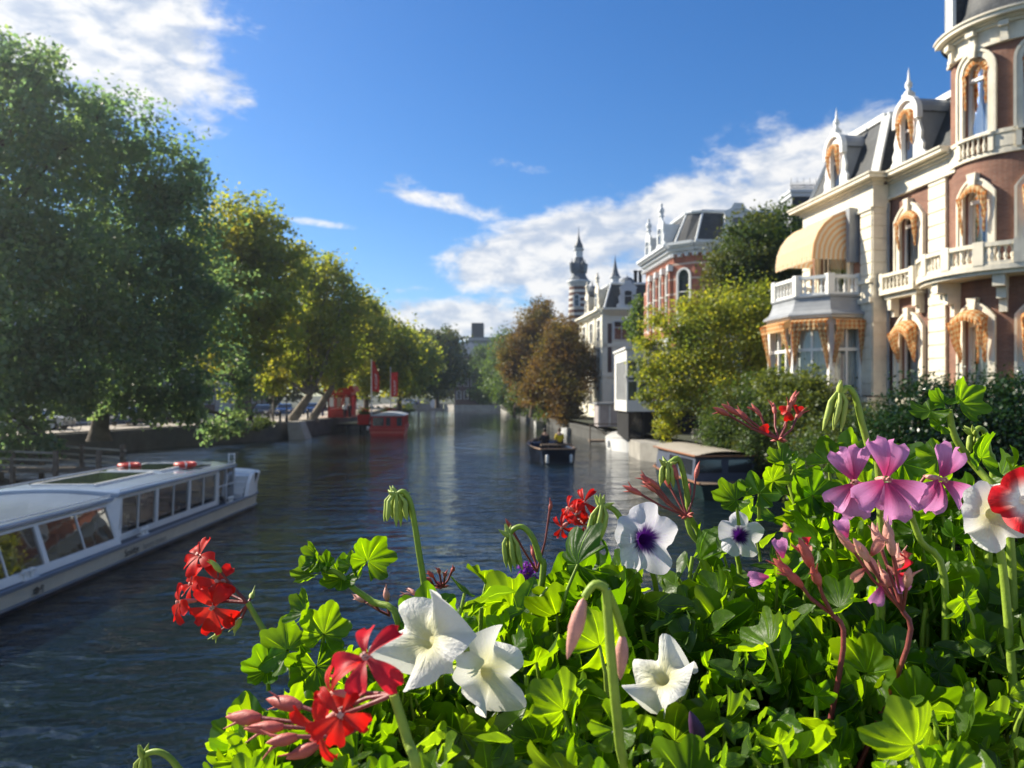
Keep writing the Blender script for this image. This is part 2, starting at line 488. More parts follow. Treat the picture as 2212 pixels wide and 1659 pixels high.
g.add([(-3000, 226, GZ), (3000, 226, GZ), (3000, 5000, GZ), (-3000, 5000, GZ)], [(0, 1, 2, 3)])
g.add([(-3000, -60, GZ), (-32, -60, GZ), (-32, -400, GZ), (-3000, -400, GZ)], [(0, 1, 2, 3)])
g.add([(12, -60, GZ), (3000, -60, GZ), (3000, -400, GZ), (12, -400, GZ)], [(0, 1, 2, 3)])
tag(g.build('ground', soil), kind='structure')

wm = MB()
wm.add([(-60, -200, 0), (60, -200, 0), (60, 235, 0), (-60, 235, 0)], [(0, 1, 2, 3)])
tag(wm.build('water', water_m), kind='structure')

def quaywall(line, z0, z1, th, side, name, mat, label, cat='quay wall'):
    mb = MB()
    for i in range(len(line) - 1):
        (xa, ya), (xb, yb) = line[i], line[i + 1]
        for (za, zb, ov) in ((z0, z1 - .18, 0), (z1 - .18, z1 + .03, .06)):
            V = [(xa - side * ov, ya, za), (xb - side * ov, yb, za), (xb + side * th, yb, za), (xa + side * th, ya, za),
                 (xa - side * ov, ya, zb), (xb - side * ov, yb, zb), (xb + side * th, yb, zb), (xa + side * th, ya, zb)]
            mb.add(V, [(0, 1, 5, 4), (4, 5, 6, 7), (1, 2, 6, 5), (3, 0, 4, 7), (2, 3, 7, 6)])
    return tag(mb.build(name, mat), label, cat)
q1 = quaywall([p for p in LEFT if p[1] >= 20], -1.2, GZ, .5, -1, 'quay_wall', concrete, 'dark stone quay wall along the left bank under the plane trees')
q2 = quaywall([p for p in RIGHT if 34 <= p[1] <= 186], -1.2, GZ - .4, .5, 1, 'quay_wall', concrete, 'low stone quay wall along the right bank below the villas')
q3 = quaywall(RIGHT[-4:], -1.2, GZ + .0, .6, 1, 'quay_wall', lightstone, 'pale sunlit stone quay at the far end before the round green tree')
mb = MB(); mb.box(-30.5, -20.2, 225.6, 226.4, -1.2, GZ + .2)
tag(mb.build('quay_wall', lightstone), 'long pale stone quay closing the canal at its far left end', 'quay wall')
# buttress of the left quay
mb = MB()
mb.add([(-20.3, 70.2, -1), (-18.6, 70.6, -1), (-18.6, 73, -1), (-20.3, 73, -1), (-20.6, 70.4, 1.62), (-19.6, 70.7, 1.62), (-19.6, 72.8, 1.62), (-20.6, 72.8, 1.62)],
       [(0, 1, 5, 4), (1, 2, 6, 5), (2, 3, 7, 6), (3, 0, 4, 7), (4, 5, 6, 7)])
tag(mb.build('buttress', lightstone), 'sloping pale stone buttress jutting from the left quay wall', 'buttress')

def inset(line, a, b, z):
    V = [(x + a, y, z) for x, y in line] + [(x + b, y, z) for x, y in line]; n = len(line)
    m_ = MB(); m_.add(V, [(i, i + 1, n + i + 1, n + i) for i in range(n - 1)]); return m_
LL = [p for p in LEFT if p[1] >= 20]
tag(inset(LL, -.45, -7.5, GZ + .12).build('pavement', paving), kind='structure')
kb = MB()
for i in range(len(LL) - 1):
    (xa, ya), (xb, yb) = LL[i], LL[i + 1]
    kb.add([(xa - 7.5, ya, GZ), (xb - 7.5, yb, GZ), (xb - 7.7, yb, GZ), (xa - 7.7, ya, GZ), (xa - 7.5, ya, GZ + .125), (xb - 7.5, yb, GZ + .125), (xb - 7.7, yb, GZ + .125), (xa - 7.7, ya, GZ + .125)],
           [(4, 5, 6, 7), (3, 2, 6, 7), (0, 1, 5, 4)])
tag(kb.build('kerb', lightstone), kind='structure')
tag(inset(LL, -7.7, -14.5, GZ + .008).build('road', asphalt), kind='structure')
tag(inset(LL, -14.5, -19.0, GZ + .10).build('pavement', paving), kind='structure')

# the bridge the picture is taken from: deck, parapet and the trough of flowers on it
br = MB(); br.box(-40, 40, -9, .30, 1.9, 2.4); br.box(-40, 40, .12, .30, 2.4, 3.28)
br.box(-40, 40, .06, .36, 3.28, 3.36)
tag(br.build('bridge', lightstone), 'stone bridge deck with parapet carrying the flower trough', 'bridge', kind='structure')

# ================================================================== FACADE TOOLS
def flatP(x0, y0, dx, dy):
    """origin, unit direction along; outward normal is to the left of the direction"""
    nx, ny = -dy, dx
    return lambda u, z, p: (x0 + dx * u + nx * p, y0 + dy * u + ny * p, z)
def roundP(cx, cy, R):
    """u is angle*R"""
    return lambda u, z, p: (cx + (R + p) * cos(u / R), cy + (R + p) * sin(u / R), z)
def wall(mb, P, u0, u1, z0, z1, holes=(), p=0., depth=.28, nu=1):
    us = sorted({u0, u1, *[h[0] for h in holes], *[h[1] for h in holes], *[u0 + (u1 - u0) * k / nu for k in range(nu + 1)]})
    zs = sorted({z0, z1, *[h[2] for h in holes], *[h[3] for h in holes]})
    us = [u for u in us if u0 - 1e-6 <= u <= u1 + 1e-6]
    for a, b in zip(us, us[1:]):
        for c, d in zip(zs, zs[1:]):
            m_, q_ = (a + b) / 2, (c + d) / 2
            if any(h[0] < m_ < h[1] and h[2] < q_ < h[3] for h in holes): continue
            mb.add([P(a, c, p), P(b, c, p), P(b, d, p), P(a, d, p)], [(0, 1, 2, 3)])
    for (a, b, c, d) in holes:   # reveals
        mb.add([P(a, c, p), P(a, d, p), P(a, d, p - depth), P(a, c, p - depth)], [(0, 1, 2, 3)])
        mb.add([P(b, c, p), P(b, d, p), P(b, d, p - depth), P(b, c, p - depth)], [(3, 2, 1, 0)])
        mb.add([P(a, d, p), P(b, d, p), P(b, d, p - depth), P(a, d, p - depth)], [(0, 1, 2, 3)])
        mb.add([P(a, c, p), P(b, c, p), P(b, c, p - depth), P(a, c, p - depth)], [(3, 2, 1, 0)])
def arc(uc, hw, z0, zs, rise, n=12):
    """outline from left foot over the head to the right foot"""
    L = [(uc - hw, z0)]
    for k in range(n + 1):
        t = pi - pi * k / n
        if rise >= hw * .95: L.append((uc + hw * cos(t), zs + rise * sin(t)))
        else:
            x = -1 + 2 * k / n
            L.append((uc + hw * x, zs + rise * (1 - x * x)))
    L.append((uc + hw, z0)); return L
def ring(mb, P, inn, out, p0, p1):
    n = len(inn)
    V = [P(*q, p1) for q in inn] + [P(*q, p1) for q in out] + [P(*q, p0) for q in inn] + [P(*q, p0) for q in out]
    fs = []
    for i in range(n - 1):
        fs += [(i, i + 1, n + i + 1, n + i), (i, 2 * n + i, 2 * n + i + 1, i + 1), (n + i, n + i + 1, 3 * n + i + 1, 3 * n + i)]
    fs += [(0, n, 3 * n, 2 * n), (n - 1, 2 * n - 1, 4 * n - 1, 3 * n - 1)]
    mb.add(V, fs)
def baluster(mb, c, h, r=.06, n=8):
    prof = [(r * .9, 0), (r * .9, .06 * h), (r * .5, .12 * h), (r * .95, .3 * h), (r * .9, .42 * h), (r * .4, .62 * h), (r * .45, .8 * h), (r * .8, .88 * h), (r * .8, h)]
    mb.lathe(prof, c, n)

def window(P, root, uc, hw, z0, zs, rise, tsur=.2, sur=stone, fr=white, curt=True, keystone=True, sill=True, p=0., ns=12, back=True, panemat=None, transom=True, mull=False):
    """sash window with its surround; returns the window part"""
    top = zs + rise
    mb = MB()
    inn, out = arc(uc, hw, z0, zs, rise, ns), arc(uc, hw + tsur, z0 - .05, zs, rise + tsur, ns)
    if sur:
        s = MB()
        ring(s, P, inn, out, p - .02, p + .10)
        ring(s, P, arc(uc, hw + tsur * .72, z0 - .02, zs, rise + tsur * .72, ns), arc(uc, hw + tsur + .015, z0 - .05, zs, rise + tsur + .015, ns), p - .01, p + .15)
        if keystone:
            s.add([P(uc - .09, top - .04, p + .22), P(uc + .09, top - .04, p + .22), P(uc + .15, top + tsur + .14, p + .24), P(uc - .15, top + tsur + .14, p + .24),
                   P(uc - .09, top - .04, p), P(uc + .09, top - .04, p), P(uc + .15, top + tsur + .14, p), P(uc - .15, top + tsur + .14, p)],
                  [(0, 1, 2, 3), (0, 4, 5, 1), (1, 5, 6, 2), (2, 6, 7, 3), (3, 7, 4, 0)])
        if sill: s.ubox(P, uc - hw - tsur - .05, uc + hw + tsur + .05, z0 - .16, z0 - .03, p, p + .2, 3)
        s.build('window_surround', sur, root)
    # frame
    f = .07
    i2 = arc(uc, hw - f, z0 + f, zs, rise - f, ns)
    ring(mb, P, i2, inn, p - .22, p - .12)
    mb.ubox(P, uc - hw, uc + hw, z0, z0 + .1, p - .22, p - .10, 2)
    if transom: mb.ubox(P, uc - hw + f, uc + hw - f, zs - .28, zs - .17, p - .215, p - .09, 2)
    if mull:
        for k in (-.33, .33) if mull == 3 else (0,): mb.ubox(P, uc + k * hw * 2 - .035, uc + k * hw * 2 + .035, z0 + .1, zs - .28, p - .21, p - .11)
    W = mb.build('window', fr, root)
    pn = MB(); poly = arc(uc, hw - f * .5, z0 + .05, zs, rise - f * .5, ns)
    ctr = P(uc, (z0 + top) / 2, p - .17)
    V = [P(*q, p - .17) for q in poly] + [ctr]; n = len(poly)
    pn.add(V, [(i, (i + 1) % n, n) for i in range(n)])
    pn.build('pane', panemat or glass, W)
    if curt:
        c = MB()
        for sd in (-1, 1):
            def fn(a, b, sd=sd):
                u = uc + sd * (hw * (.98 - a * (.93 - .12 * sin(b * 3))))
                return P(u, z0 + .02 + b * (top - z0 - .05), p - .36 - .035 * sin(a * 34))
            c.grid(fn, 22, 4)
        c.build('curtain', curtain, W)
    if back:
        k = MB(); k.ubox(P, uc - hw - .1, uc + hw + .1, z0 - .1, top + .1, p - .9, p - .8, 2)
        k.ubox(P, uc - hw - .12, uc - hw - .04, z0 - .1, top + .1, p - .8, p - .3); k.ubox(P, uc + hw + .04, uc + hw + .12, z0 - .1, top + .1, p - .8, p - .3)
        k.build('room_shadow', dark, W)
    return W
def spandrel(mb, P, uc, hw, zs, rise, ztop, p, ns=12):
    q = arc(uc, hw, zs, zs, rise, ns)[1:-1]
    for a, b in zip(q, q[1:]):
        mb.add([P(a[0], a[1], p), P(b[0], b[1], p), P(b[0], ztop, p), P(a[0], ztop, p)], [(0, 1, 2, 3)])

def hood(P, root, uc, hw, zs, rise, out=.42, drop=.30, tail=1.15, p=.12):
    """gingham cloth that follows the window head as a narrow frill, with slim side tails"""
    mb = MB()
    full = rise >= hw * .95
    def head(a):
        x = -1 + 2 * a
        if full: t = pi - pi * a; return uc + hw * cos(t), zs + rise * sin(t)
        return uc + hw * x, zs + rise * (1 - x * x)
    w_ = .15 if full else .15
    def inner(a, d):
        u, z = head(a)
        if full: t = pi - pi * a; return u - cos(t) * d, z - sin(t) * d
        return uc + (u - uc) * (1 - d * .15 / hw), z - d
    def fn(a, b):
        u, z = inner(a, drop * (1 - cos(b * pi / 2))); return P(u, z - .02, p + out * sin(b * pi / 2))
    mb.grid(fn, 40, 4, lambda a, b: (a * (2 * hw + rise), b * (out + drop) * .8))
    def fv(a, b):
        u, z = inner(a, drop + w_ * b * (1 + .16 * abs(sin(a * 31)))); return P(u, z - .02, p + out + .02 * sin(a * 66) * (b + .2))
    mb.grid(fv, 56, 2, lambda a, b: (a * (2 * hw + rise), .5 + b * w_))
    for sd in (-1, 1):
        def ft(a, b, sd=sd):       # side cloth, from the wall to the front edge, running to a point
            q = (1 - b) ** .8
            z = zs + .02 - drop * a * q - b * (tail + .05 * sin(a * 9))
            return P(uc + sd * (hw * .99 - .07 * b - .025 * sin(a * 12 + b * 9)), z, p + .02 + a * (out * q + .04))
        mb.grid(ft, 10, 12, lambda a, b: (a * out * 1.3, b * tail))
        def f2(a, b, sd=sd):       # narrow folded front edge
            z = zs - drop * .6 - b * (tail - .06 + .04 * sin(a * 7))
            return P(uc + sd * (hw - .015 - (.08 * (1 - b) + .04) * a - .05 * b + .012 * sin(b * 20)), z, p + out * (1 - b) ** .8 + .045 + .02 * sin(a * 9 + 12 * b))
        mb.grid(f2, 6, 14, lambda a, b: (a * .22, b * tail))
    return mb.build('awning', gingham, root)

# ================================================================== THE MANSION
U = Vector((-.123, .9924, 0)).normalized()
P0 = (lambda u, z, p: (18.0 + U.x * u - U.y * p, U.y * u + U.x * p, z))
MAN = thing('brick_mansion', (16.0, 28.0, GZ), 'brown brick mansion with cream quoins, round corner tower and orange awnings', 'mansion')
TC = (16.68, 25.3); TR = 1.97
PT = roundP(TC[0], TC[1], TR)
aA, aB, aC = radians(-158.9), radians(-108), radians(-57)
WA, WB, WC = aA * TR, aB * TR, aC * TR
GF = (3.95, 6.5, .28); FF = (8.35, 10.45, .30)     # sill, spring, rise
# ---- walls
mb = MB()
holes = [(28.2 - .55, 28.2 + .55, GF[0], GF[1] + .35), (28.2 - .55, 28.2 + .55, FF[0], FF[1] + .35)]
wall(mb, P0, 25.6, 29.5, GZ, 12.0, holes)
spandrel(mb, P0, 28.2, .55, GF[1], GF[2], GF[1] + .35, 0); spandrel(mb, P0, 28.2, .55, FF[1], FF[2], FF[1] + .35, 0)
# block front and sides
PB = .65
wall(mb, P0, 29.45, 34.7, GZ, 12.0, [(30.35, 34.0, GZ + .5, 7.0), (31.0, 33.4, 8.0, 10.9)], PB)
for u in (29.45, 34.7):
    mb.add([P0(u, GZ, PB), P0(u, GZ, 0 if u < 30 else -6), P0(u, 12.2, 0 if u < 30 else -6), P0(u, 12.2, PB)], [(0, 1, 2, 3)])
# tower shell
hT = []
for wc in (WA, WB, WC):
    hT += [(wc - .42, wc + .42, GF[0], GF[1] + .35), (wc - .42, wc + .42, FF[0], FF[1] + .35), (wc - .42, wc + .42, 12.3, 14.8)]
    for zz, rr, tp in ((GF[1], GF[2], GF[1] + .35), (FF[1], FF[2], FF[1] + .35), (14.38, .42, 14.8)):
        spandrel(mb, PT, wc, .42, zz, rr, tp, 0)
a0, a1 = radians(-200), radians(-20)
wall(mb, PT, a0 * TR, a1 * TR, GZ, 15.2, hT, 0, .28, 40)
# side wing running away to the right of the tower, and the back of the house
Q0 = P0(23.6, 0, 0)
mb.box(18.2, 34, 24.6, 24.9, GZ, 12.0)
mb.add([P0(34.7, GZ, -6), P0(34.7, 12, -6), P0(34.7, 12, -14), P0(34.7, GZ, -14)], [(0, 1, 2, 3)])
mb.build('wall', brick, MAN)
# ---- cream stonework
st = MB()
def quoins(P, u0, u1, z0, z1, p, pitch=.46, d=.07):
    z = z0; k = 0
    st.ubox(P, u0, u1, z0, z1, p, p + d)
    while z < z1 - .05:
        st.ubox(P, u0 - .008, u1 + .008, z + .025, min(z + pitch - .025, z1), p + d - .01, p + d + .035); z += pitch; k += 1
quoins(P0, 26.25, 27.1, 3.9, 11.6, 0)
st.ubox(P0, 26.2, 27.15, GZ, 3.9, 0, .16)
quoins(P0, 29.47, 30.18, 4.0, 11.2, PB)
quoins(P0, 34.05, 34.7, 4.0, 11.2, PB)
for (a, b) in ((29.43, 30.25), (34.0, 34.75)):
    st.ubox(P0, a, b, GZ, 3.95, PB, PB + .22); st.ubox(P0, a - .03, b + .05, 3.75, 3.95, PB, PB + .3)
    st.ubox(P0, a - .02, b + .02, 7.55, 7.75, PB, PB + .2); st.ubox(P0, a - .02, b + .02, 8.3, 8.45, PB, PB + .2)
# side return of the block, blocks of stone
z = 4.0
PS = lambda u, z, p: P0(29.45 - p, z, u)      # u = outwards, p = towards the camera
while z < 11.2:
    st.ubox(PS, .02, PB + .07, z + .02, z + .44, 0, .05); z += .46
st.ubox(PS, .02, PB + .07, 4.0, 11.2, 0, .02); st.ubox(PS, 0.02, PB + .2, GZ, 3.95, 0, .12)
# plinth, string courses, frieze
st.ubox(P0, 25.7, 29.4, GZ, 2.9, 0, .12)
st.ubox(P0, 25.7, 29.4, 3.55, 3.8, 0, .14)
st.ubox(P0, 25.7, 29.4, 11.5, 12.0, 0, .08); st.ubox(P0, 25.7, 29.4, 11.42, 11.52, 0, .16)
st.ubox(P0, 29.45, 34.7, 11.15, 12.0, PB, PB + .09); st.ubox(P0, 29.4, 34.75, 11.08, 11.18, PB, PB + .17)
st.ubox(PS, .1, PB + .09, 11.15, 12.0, 0, .08)
def cornice(P, u0, u1, p, nu=1, z=12.0, sc_=1., L=0, R_=0):
    for (za, zb, o) in ((0, .10, .16), (.10, .17, .28), (.17, .30, .50), (.30, .36, .56)):
        st.ubox(P, u0 - L * o * sc_, u1 + R_ * o * sc_, z + za * sc_, z + zb * sc_, p - .3, p + o * sc_, nu)
cornice(P0, 25.9, 29.4, 0)
cornice(P0, 29.45, 34.7, PB, 1, 12.0, 1, 1, 1)
# tower bands
st.ubox(PT, a0 * TR, a1 * TR, 11.55, 11.68, 0, .10, 30); st.ubox(PT, a0 * TR, a1 * TR, 12.18, 12.3, 0, .12, 30)
for wc, wn in ((WA, WB), (WB, WC)):
    st.ubox(PT, wc + .55, wn - .55, 11.68, 12.18, 0, .07, 6)
    st.ubox(PT, wc + .62, wn - .62, 11.76, 12.10, .06, .09, 5)
for wc in (WA - 1.7,): st.ubox(PT, wc, WA - .55, 11.68, 12.18, 0, .07, 6)
st.ubox(PT, a0 * TR, a1 * TR, 15.05, 15.6, 0, .06, 30); st.ubox(PT, a0 * TR, a1 * TR, 15.0, 15.1, 0, .12, 30)
cornice(PT, a0 * TR, a1 * TR, 0, 36, 15.55, .95)
for wc in (WA - .9, WA, (WA + WB) / 2, WB, WB + .9):   # brackets of the tower frieze
    st.ubox(PT, wc - .09, wc + .09, 15.05, 15.6, .05, .2); st.ubox(PT, wc - .12, wc + .12, 15.42, 15.58, .1, .32)
    st.ubox(PT, wc - .11, wc + .11, 14.98, 15.12, .05, .22)
# balustrade panels under the upper tower windows
for wc in (WA, WB, WC):
    for sd in (-1, 1): st.ubox(PT, wc + sd * .52 - .07, wc + sd * .52 + .07, 11.68, 12.28, 0, .16)
    for k in range(-2, 3): baluster(st, PT(wc + k * .17, 11.7, .12), .5, .065, 8)
    st.ubox(PT, wc - .55, wc + .55, 12.18, 12.27, .02, .22, 4)
st.build('stonework', stone, MAN)
dp = MB(); dp.tube([P0(29.36, 11.3, .12), P0(29.36, GZ, .12)], .05, 8)
for z_ in (3.5, 5.5, 7.2, 9.2, 11): dp.lathe([(.05, -.03), (.07, -.03), (.07, .03), (.05, .03)], P0(29.36, z_, .12), 8)
dp.build('downpipe', leadm, MAN)
# ---- windows
W_ = []
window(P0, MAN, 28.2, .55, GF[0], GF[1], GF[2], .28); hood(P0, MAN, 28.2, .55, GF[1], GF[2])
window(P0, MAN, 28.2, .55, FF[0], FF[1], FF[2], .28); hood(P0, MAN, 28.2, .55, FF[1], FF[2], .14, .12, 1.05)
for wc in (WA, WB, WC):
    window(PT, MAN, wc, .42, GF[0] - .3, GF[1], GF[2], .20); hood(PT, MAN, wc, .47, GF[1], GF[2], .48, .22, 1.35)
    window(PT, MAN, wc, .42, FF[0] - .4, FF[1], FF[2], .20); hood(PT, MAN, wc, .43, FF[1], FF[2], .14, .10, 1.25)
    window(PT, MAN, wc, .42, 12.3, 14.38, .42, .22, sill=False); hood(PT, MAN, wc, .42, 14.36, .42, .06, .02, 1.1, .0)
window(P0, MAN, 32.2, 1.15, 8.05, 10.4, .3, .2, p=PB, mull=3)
# ---- round balcony of the tower and small balcony of the recess
bl = MB()
RB = 3.0; PBc = roundP(TC[0], TC[1], RB)
b0, b1 = radians(-206), radians(-40)
bl.ubox(PBc, b0 * RB, b1 * RB, 7.82, 7.98, -1.3, 0, 36); bl.ubox(PBc, b0 * RB, b1 * RB, 7.7, 7.82, -1.3, -.12, 36)
bl.ubox(PBc, b0 * RB, b1 * RB, 7.98, 8.08, -.22, -.03, 36)
bl.ubox(PBc, b0 * RB, b1 * RB, 8.53, 8.66, -.25, .0, 36)
np_ = 8; posts = [b0 + (b1 - b0) * k / np_ for k in range(np_ + 1)]
for a in posts: bl.ubox(PBc, a * RB - .15, a * RB + .15, 7.98, 8.70, -.27, .02)
for a, b in zip(posts, posts[1:]):
    for k in range(1, 6):
        t = a + (b - a) * k / 6; baluster(bl, PBc(t * RB, 8.06, -.12), .48, .07, 8)
# consoles
for a in (radians(-180), radians(-134), radians(-88)):
    u = a * TR
    bl.ubox(PT, u - .12, u + .12, 7.35, 7.7, 0, .8); bl.ubox(PT, u - .11, u + .11, 7.0, 7.35, 0, .45); bl.ubox(PT, u - .1, u + .1, 6.6, 7.0, 0, .22)
# small balcony
bl.ubox(P0, 27.3, 29.3, 7.78, 7.95, 0, .55); bl.ubox(P0, 27.35, 29.25, 7.62, 7.78, 0, .38)
bl.ubox(P0, 27.3, 29.3, 8.42, 8.54, .35, .55)
for u in (27.4, 29.2): bl.ubox(P0, u - .12, u + .12, 7.95, 8.58, .32, .56)
for k in range(1, 8): baluster(bl, P0(27.4 + 1.8 * k / 8, 7.96, .45), .46, .065, 8)
for u in (27.55, 29.0): bl.ubox(P0, u - .11, u + .11, 7.2, 7.62, 0, .34); bl.ubox(P0, u - .1, u + .1, 6.95, 7.2, 0, .2)
bl.build('balcony', stone, MAN)
# ---- bay window of the block with its lead roof, balcony, gingham curtains
def bayouter(off=0., uc=32.2, s=1.0):
    e = off
    return [(uc - 2.0 - e, PB), (uc - 2.0 - e, PB + 1.33 + e * .4), (uc - 1.0 - e * .4, PB + 2.33 + e), (uc + 1.0 + e * .4, PB + 2.33 + e), (uc + 2.0 + e, PB + 1.33 + e * .4), (uc + 2.0 + e, PB)]
def bayloft(mb, levels):
    rows = [[P0(u, z, p) for u, p in bayouter(off)] for off, z in levels]
    V = [v for r in rows for v in r]; n = 6
    mb.add(V, [(i * n + k, i * n + k + 1, (i + 1) * n + k + 1, (i + 1) * n + k) for i in range(len(rows) - 1) for k in range(n - 1)])
    mb.add(rows[-1], [tuple(range(n))]); mb.add(rows[0], [tuple(range(n))[::-1]])
bay = MB(); bayloft(bay, [(0.05, GZ), (.05, 3.2), (.1, 3.25), (.1, 3.4), (0, 3.45)])
bayloft(bay, [(0, 6.75), (.02, 7.0), (.16, 7.05), (.16, 7.13)])
O = bayouter(-.02)
def post(mb, u, p, w, z0, z1):
    mb.ubox(P0, u - w, u + w, z0, z1, p - w, p + w)
for (u, p) in O[1:5]: post(bay, u, p, .1, 3.4, 6.8)
for (u, p) in (O[0], O[5]): post(bay, u, p + .1, .1, 3.4, 6.8)
segs = list(zip(O, O[1:]))
def segP(a, b):
    A = Vector(P0(a[0], 0, a[1])); B = Vector(P0(b[0], 0, b[1])); d = (B - A).normalized(); L = (B - A).length
    nn_ = Vector((d.y, -d.x, 0))
    c = Vector(P0(32.2, 0, PB + .8))
    if nn_.dot(A - c) < 0: nn_ = -nn_
    return (lambda u, z, p: tuple(A + d * u + nn_ * p + Vector((0, 0, z)))), L
for a, b in segs:
    PP, L = segP(a, b)
    bay.ubox(PP, .1, L - .1, 5.75, 5.87, -.08, .03)
    for k in (.5,) if L < 1.6 else (.33, .66): bay.ubox(PP, L * k - .04, L * k + .04, 3.45, 6.75, -.07, .02)
BAY = bay.build('bay_window', white, MAN)
gp = MB(); cu = MB(); fl = MB()
for a, b in segs:
    PP, L = segP(a, b)
    gp.add([PP(0.05, 3.45, -.04), PP(L - .05, 3.45, -.04), PP(L - .05, 6.75, -.04), PP(.05, 6.75, -.04)], [(0, 1, 2, 3)])
    cu.grid(lambda s, t: PP(.12 + s * (L - .24), 3.5 + t * 3.2, -.2 - .03 * sin(s * L * 28)), int(L * 26), 3)
    # valance and tails of gingham cloth
    fl.grid(lambda s, t: PP(s * L, 7.04 - t * .12, .10 + .32 * t), 30, 2, lambda s, t: (s * L, t * .34))
    fl.grid(lambda s, t: PP(s * L, 6.92 - t * (.34 + .03 * abs(sin(s * L * 14))), .42 + .02 * sin(s * L * 30) * t), 40, 2, lambda s, t: (s * L, .34 + t * .4))
    for e, sg in ((0, 1), (L, -1)):
        fl.grid(lambda s, t: PP(e + sg * (.02 + s * .42 * (1 - t * .85)), 6.9 - t * (1.75 + .1 * sin(s * 8)), .40 * (1 - t) + .06 + .04 * sin(s * 16 + t * 4)), 12, 10, lambda s, t: (s * .42, t * 1.75))
gp.build('pane', glass, BAY); cu.build('curtain', curtain, BAY)
fl.build('awning', gingham, MAN)
rf = MB()
bayloft(rf, [(.28, 7.13), (.28, 7.19), (.2, 7.26), (.08, 7.34), (.0, 7.5), (-.06, 7.68), (-.08, 7.84), (-.02, 7.88), (-.02, 7.95)])
rf.build('bay_roof', leadm, MAN)
bb = MB(); OB = bayouter(-.2)
for a, b in zip(OB, OB[1:]):
    PP, L = segP(a, b)
    bb.ubox(PP, 0, L, 7.95, 8.05, -.1, .08); bb.ubox(PP, 0, L, 8.6, 8.73, -.12, .1)
    n = max(3, int(L / .26))
    for k in range(1, n): baluster(bb, PP(L * k / n, 8.05, 0), .55, .07, 8)
for (u, p) in OB: post(bb, u, p, .14, 7.95, 8.78)
bb.build('bay_balustrade', white, MAN)
# ---- big barrel awning over the bay balcony
aw = MB()
ua, ub, zc, Ra = 30.75, 33.9, 9.55, 1.72
def fa(s, t):
    q = pi / 2 * (1 - t); return P0(ua + (ub - ua) * s, zc + Ra * 1.05 * sin(q), PB + .05 + Ra * cos(q))
nf = 6
for k in range(nf):      # faceted like a real folding hood
    aw.grid(lambda s, t: fa(s, (k + t) / nf) if False else tuple(Vector(fa(s, k / nf)).lerp(Vector(fa(s, (k + 1) / nf)), t)), 1, 1, lambda s, t: (s * (ub - ua), (k + t) * .4), False)
    for ue in (ua, ub):
        for j in range(9):
            r0, r1 = Ra * (j / 9), Ra * ((j + 1) / 9)
            def pt(t, r): q = pi / 2 * (1 - t); return P0(ue, zc + r * 1.05 * sin(q), PB + .05 + r * cos(q))
            t0, t1 = k / nf, (k + 1) / nf
            aw.add([pt(t0, r0), pt(t1, r0), pt(t1, r1), pt(t0, r1)], [(0, 1, 2, 3)], [(r0, 0), (r0, .3), (r1, .3), (r1, 0)])
aw.grid(lambda s, t: P0(ua + (ub - ua) * s, zc - t * (.16 + .07 * abs(sin(s * 60))), PB + .05 + Ra + .01 * sin(s * 50)), 90, 2, lambda s, t: (s * (ub - ua), t * .2))
aw.grid(lambda s, t: P0(ua, zc - t * (.12 + .06 * abs(sin(s * 30))), PB + .05 + Ra * s), 40, 2, lambda s, t: (s * Ra, t * .2))
AWN = aw.build('barrel_awning', striped, MAN)
bx = MB(); bx.ubox(P0, 30.42, 30.66, 9.25, 11.35, PB, PB + .42); bx.ubox(P0, 30.6, 34.0, 11.25, 11.42, PB, PB + .3)
bx.build('awning_box', leadm, MAN)
# ---- roofs
ro = MB(); trim = MB()
def frustum(mb, b, t):
    V = [P0(u, z, p) for u, z, p in b + t]; mb.add(V, [(0, 1, 5, 4), (1, 2, 6, 5), (2, 3, 7, 6), (3, 0, 4, 7), (4, 5, 6, 7)])
frustum(ro, [(26.0, 12.34, -.12), (29.6, 12.34, -.12), (29.6, 12.34, -9), (26.0, 12.34, -9)], [(26.0, 14.75, -1.15), (29.6, 14.75, -1.15), (29.6, 14.75, -8), (26.0, 14.75, -8)])
BB = [(29.55, 12.34, PB - .08), (34.65, 12.34, PB - .08), (34.65, 12.34, -8), (29.55, 12.34, -8)]
BT = [(30.25, 14.95, -.4), (34.0, 14.95, -.4), (34.0, 14.95, -7), (30.25, 14.95, -7)]
frustum(ro, BB, BT)
ro.box(18.5, 34, 25.3, 34, 12.0, 14.6)
ro.build('roof', slate, MAN)
def bar3(mb, a, b, w, h):
    A, B = Vector(P0(*a)), Vector(P0(*b)); d = (B - A).normalized()
    s = d.cross(Vector((0, 0, 1)));  s = s.normalized() if s.length > .05 else Vector((1, 0, 0)); q = s.cross(d).normalized()
    V = [e + s * w * i + q * h * j for e in (A, B) for i, j in ((-1, -1), (1, -1), (1, 1), (-1, 1))]
    mb.add(V, [(0, 1, 2, 3), (4, 5, 6, 7), (0, 1, 5, 4), (1, 2, 6, 5), (2, 3, 7, 6), (3, 0, 4, 7)])
for k in range(4): bar3(trim, BT[k], BT[(k + 1) % 4], .13, .12)
for k in (0, 1): bar3(trim, BB[k], BT[k], .15, .07)
bar3(trim, (26, 14.78, -1.15), (30.2, 14.78, -1.15), .13, .12)
trim.build('roof_trim', white, MAN)
tr = MB()
prof = [(2.25, 15.88), (2.2, 16.0), (1.95, 16.15), (1.78, 16.5), (1.68, 17.2), (1.55, 18.2), (1.3, 19.2), (.8, 20.1), (.15, 20.8), (0.02, 21.8)]
tr.lathe(prof, (TC[0], TC[1], 0), 40); tr.build('tower_roof', slate, MAN)
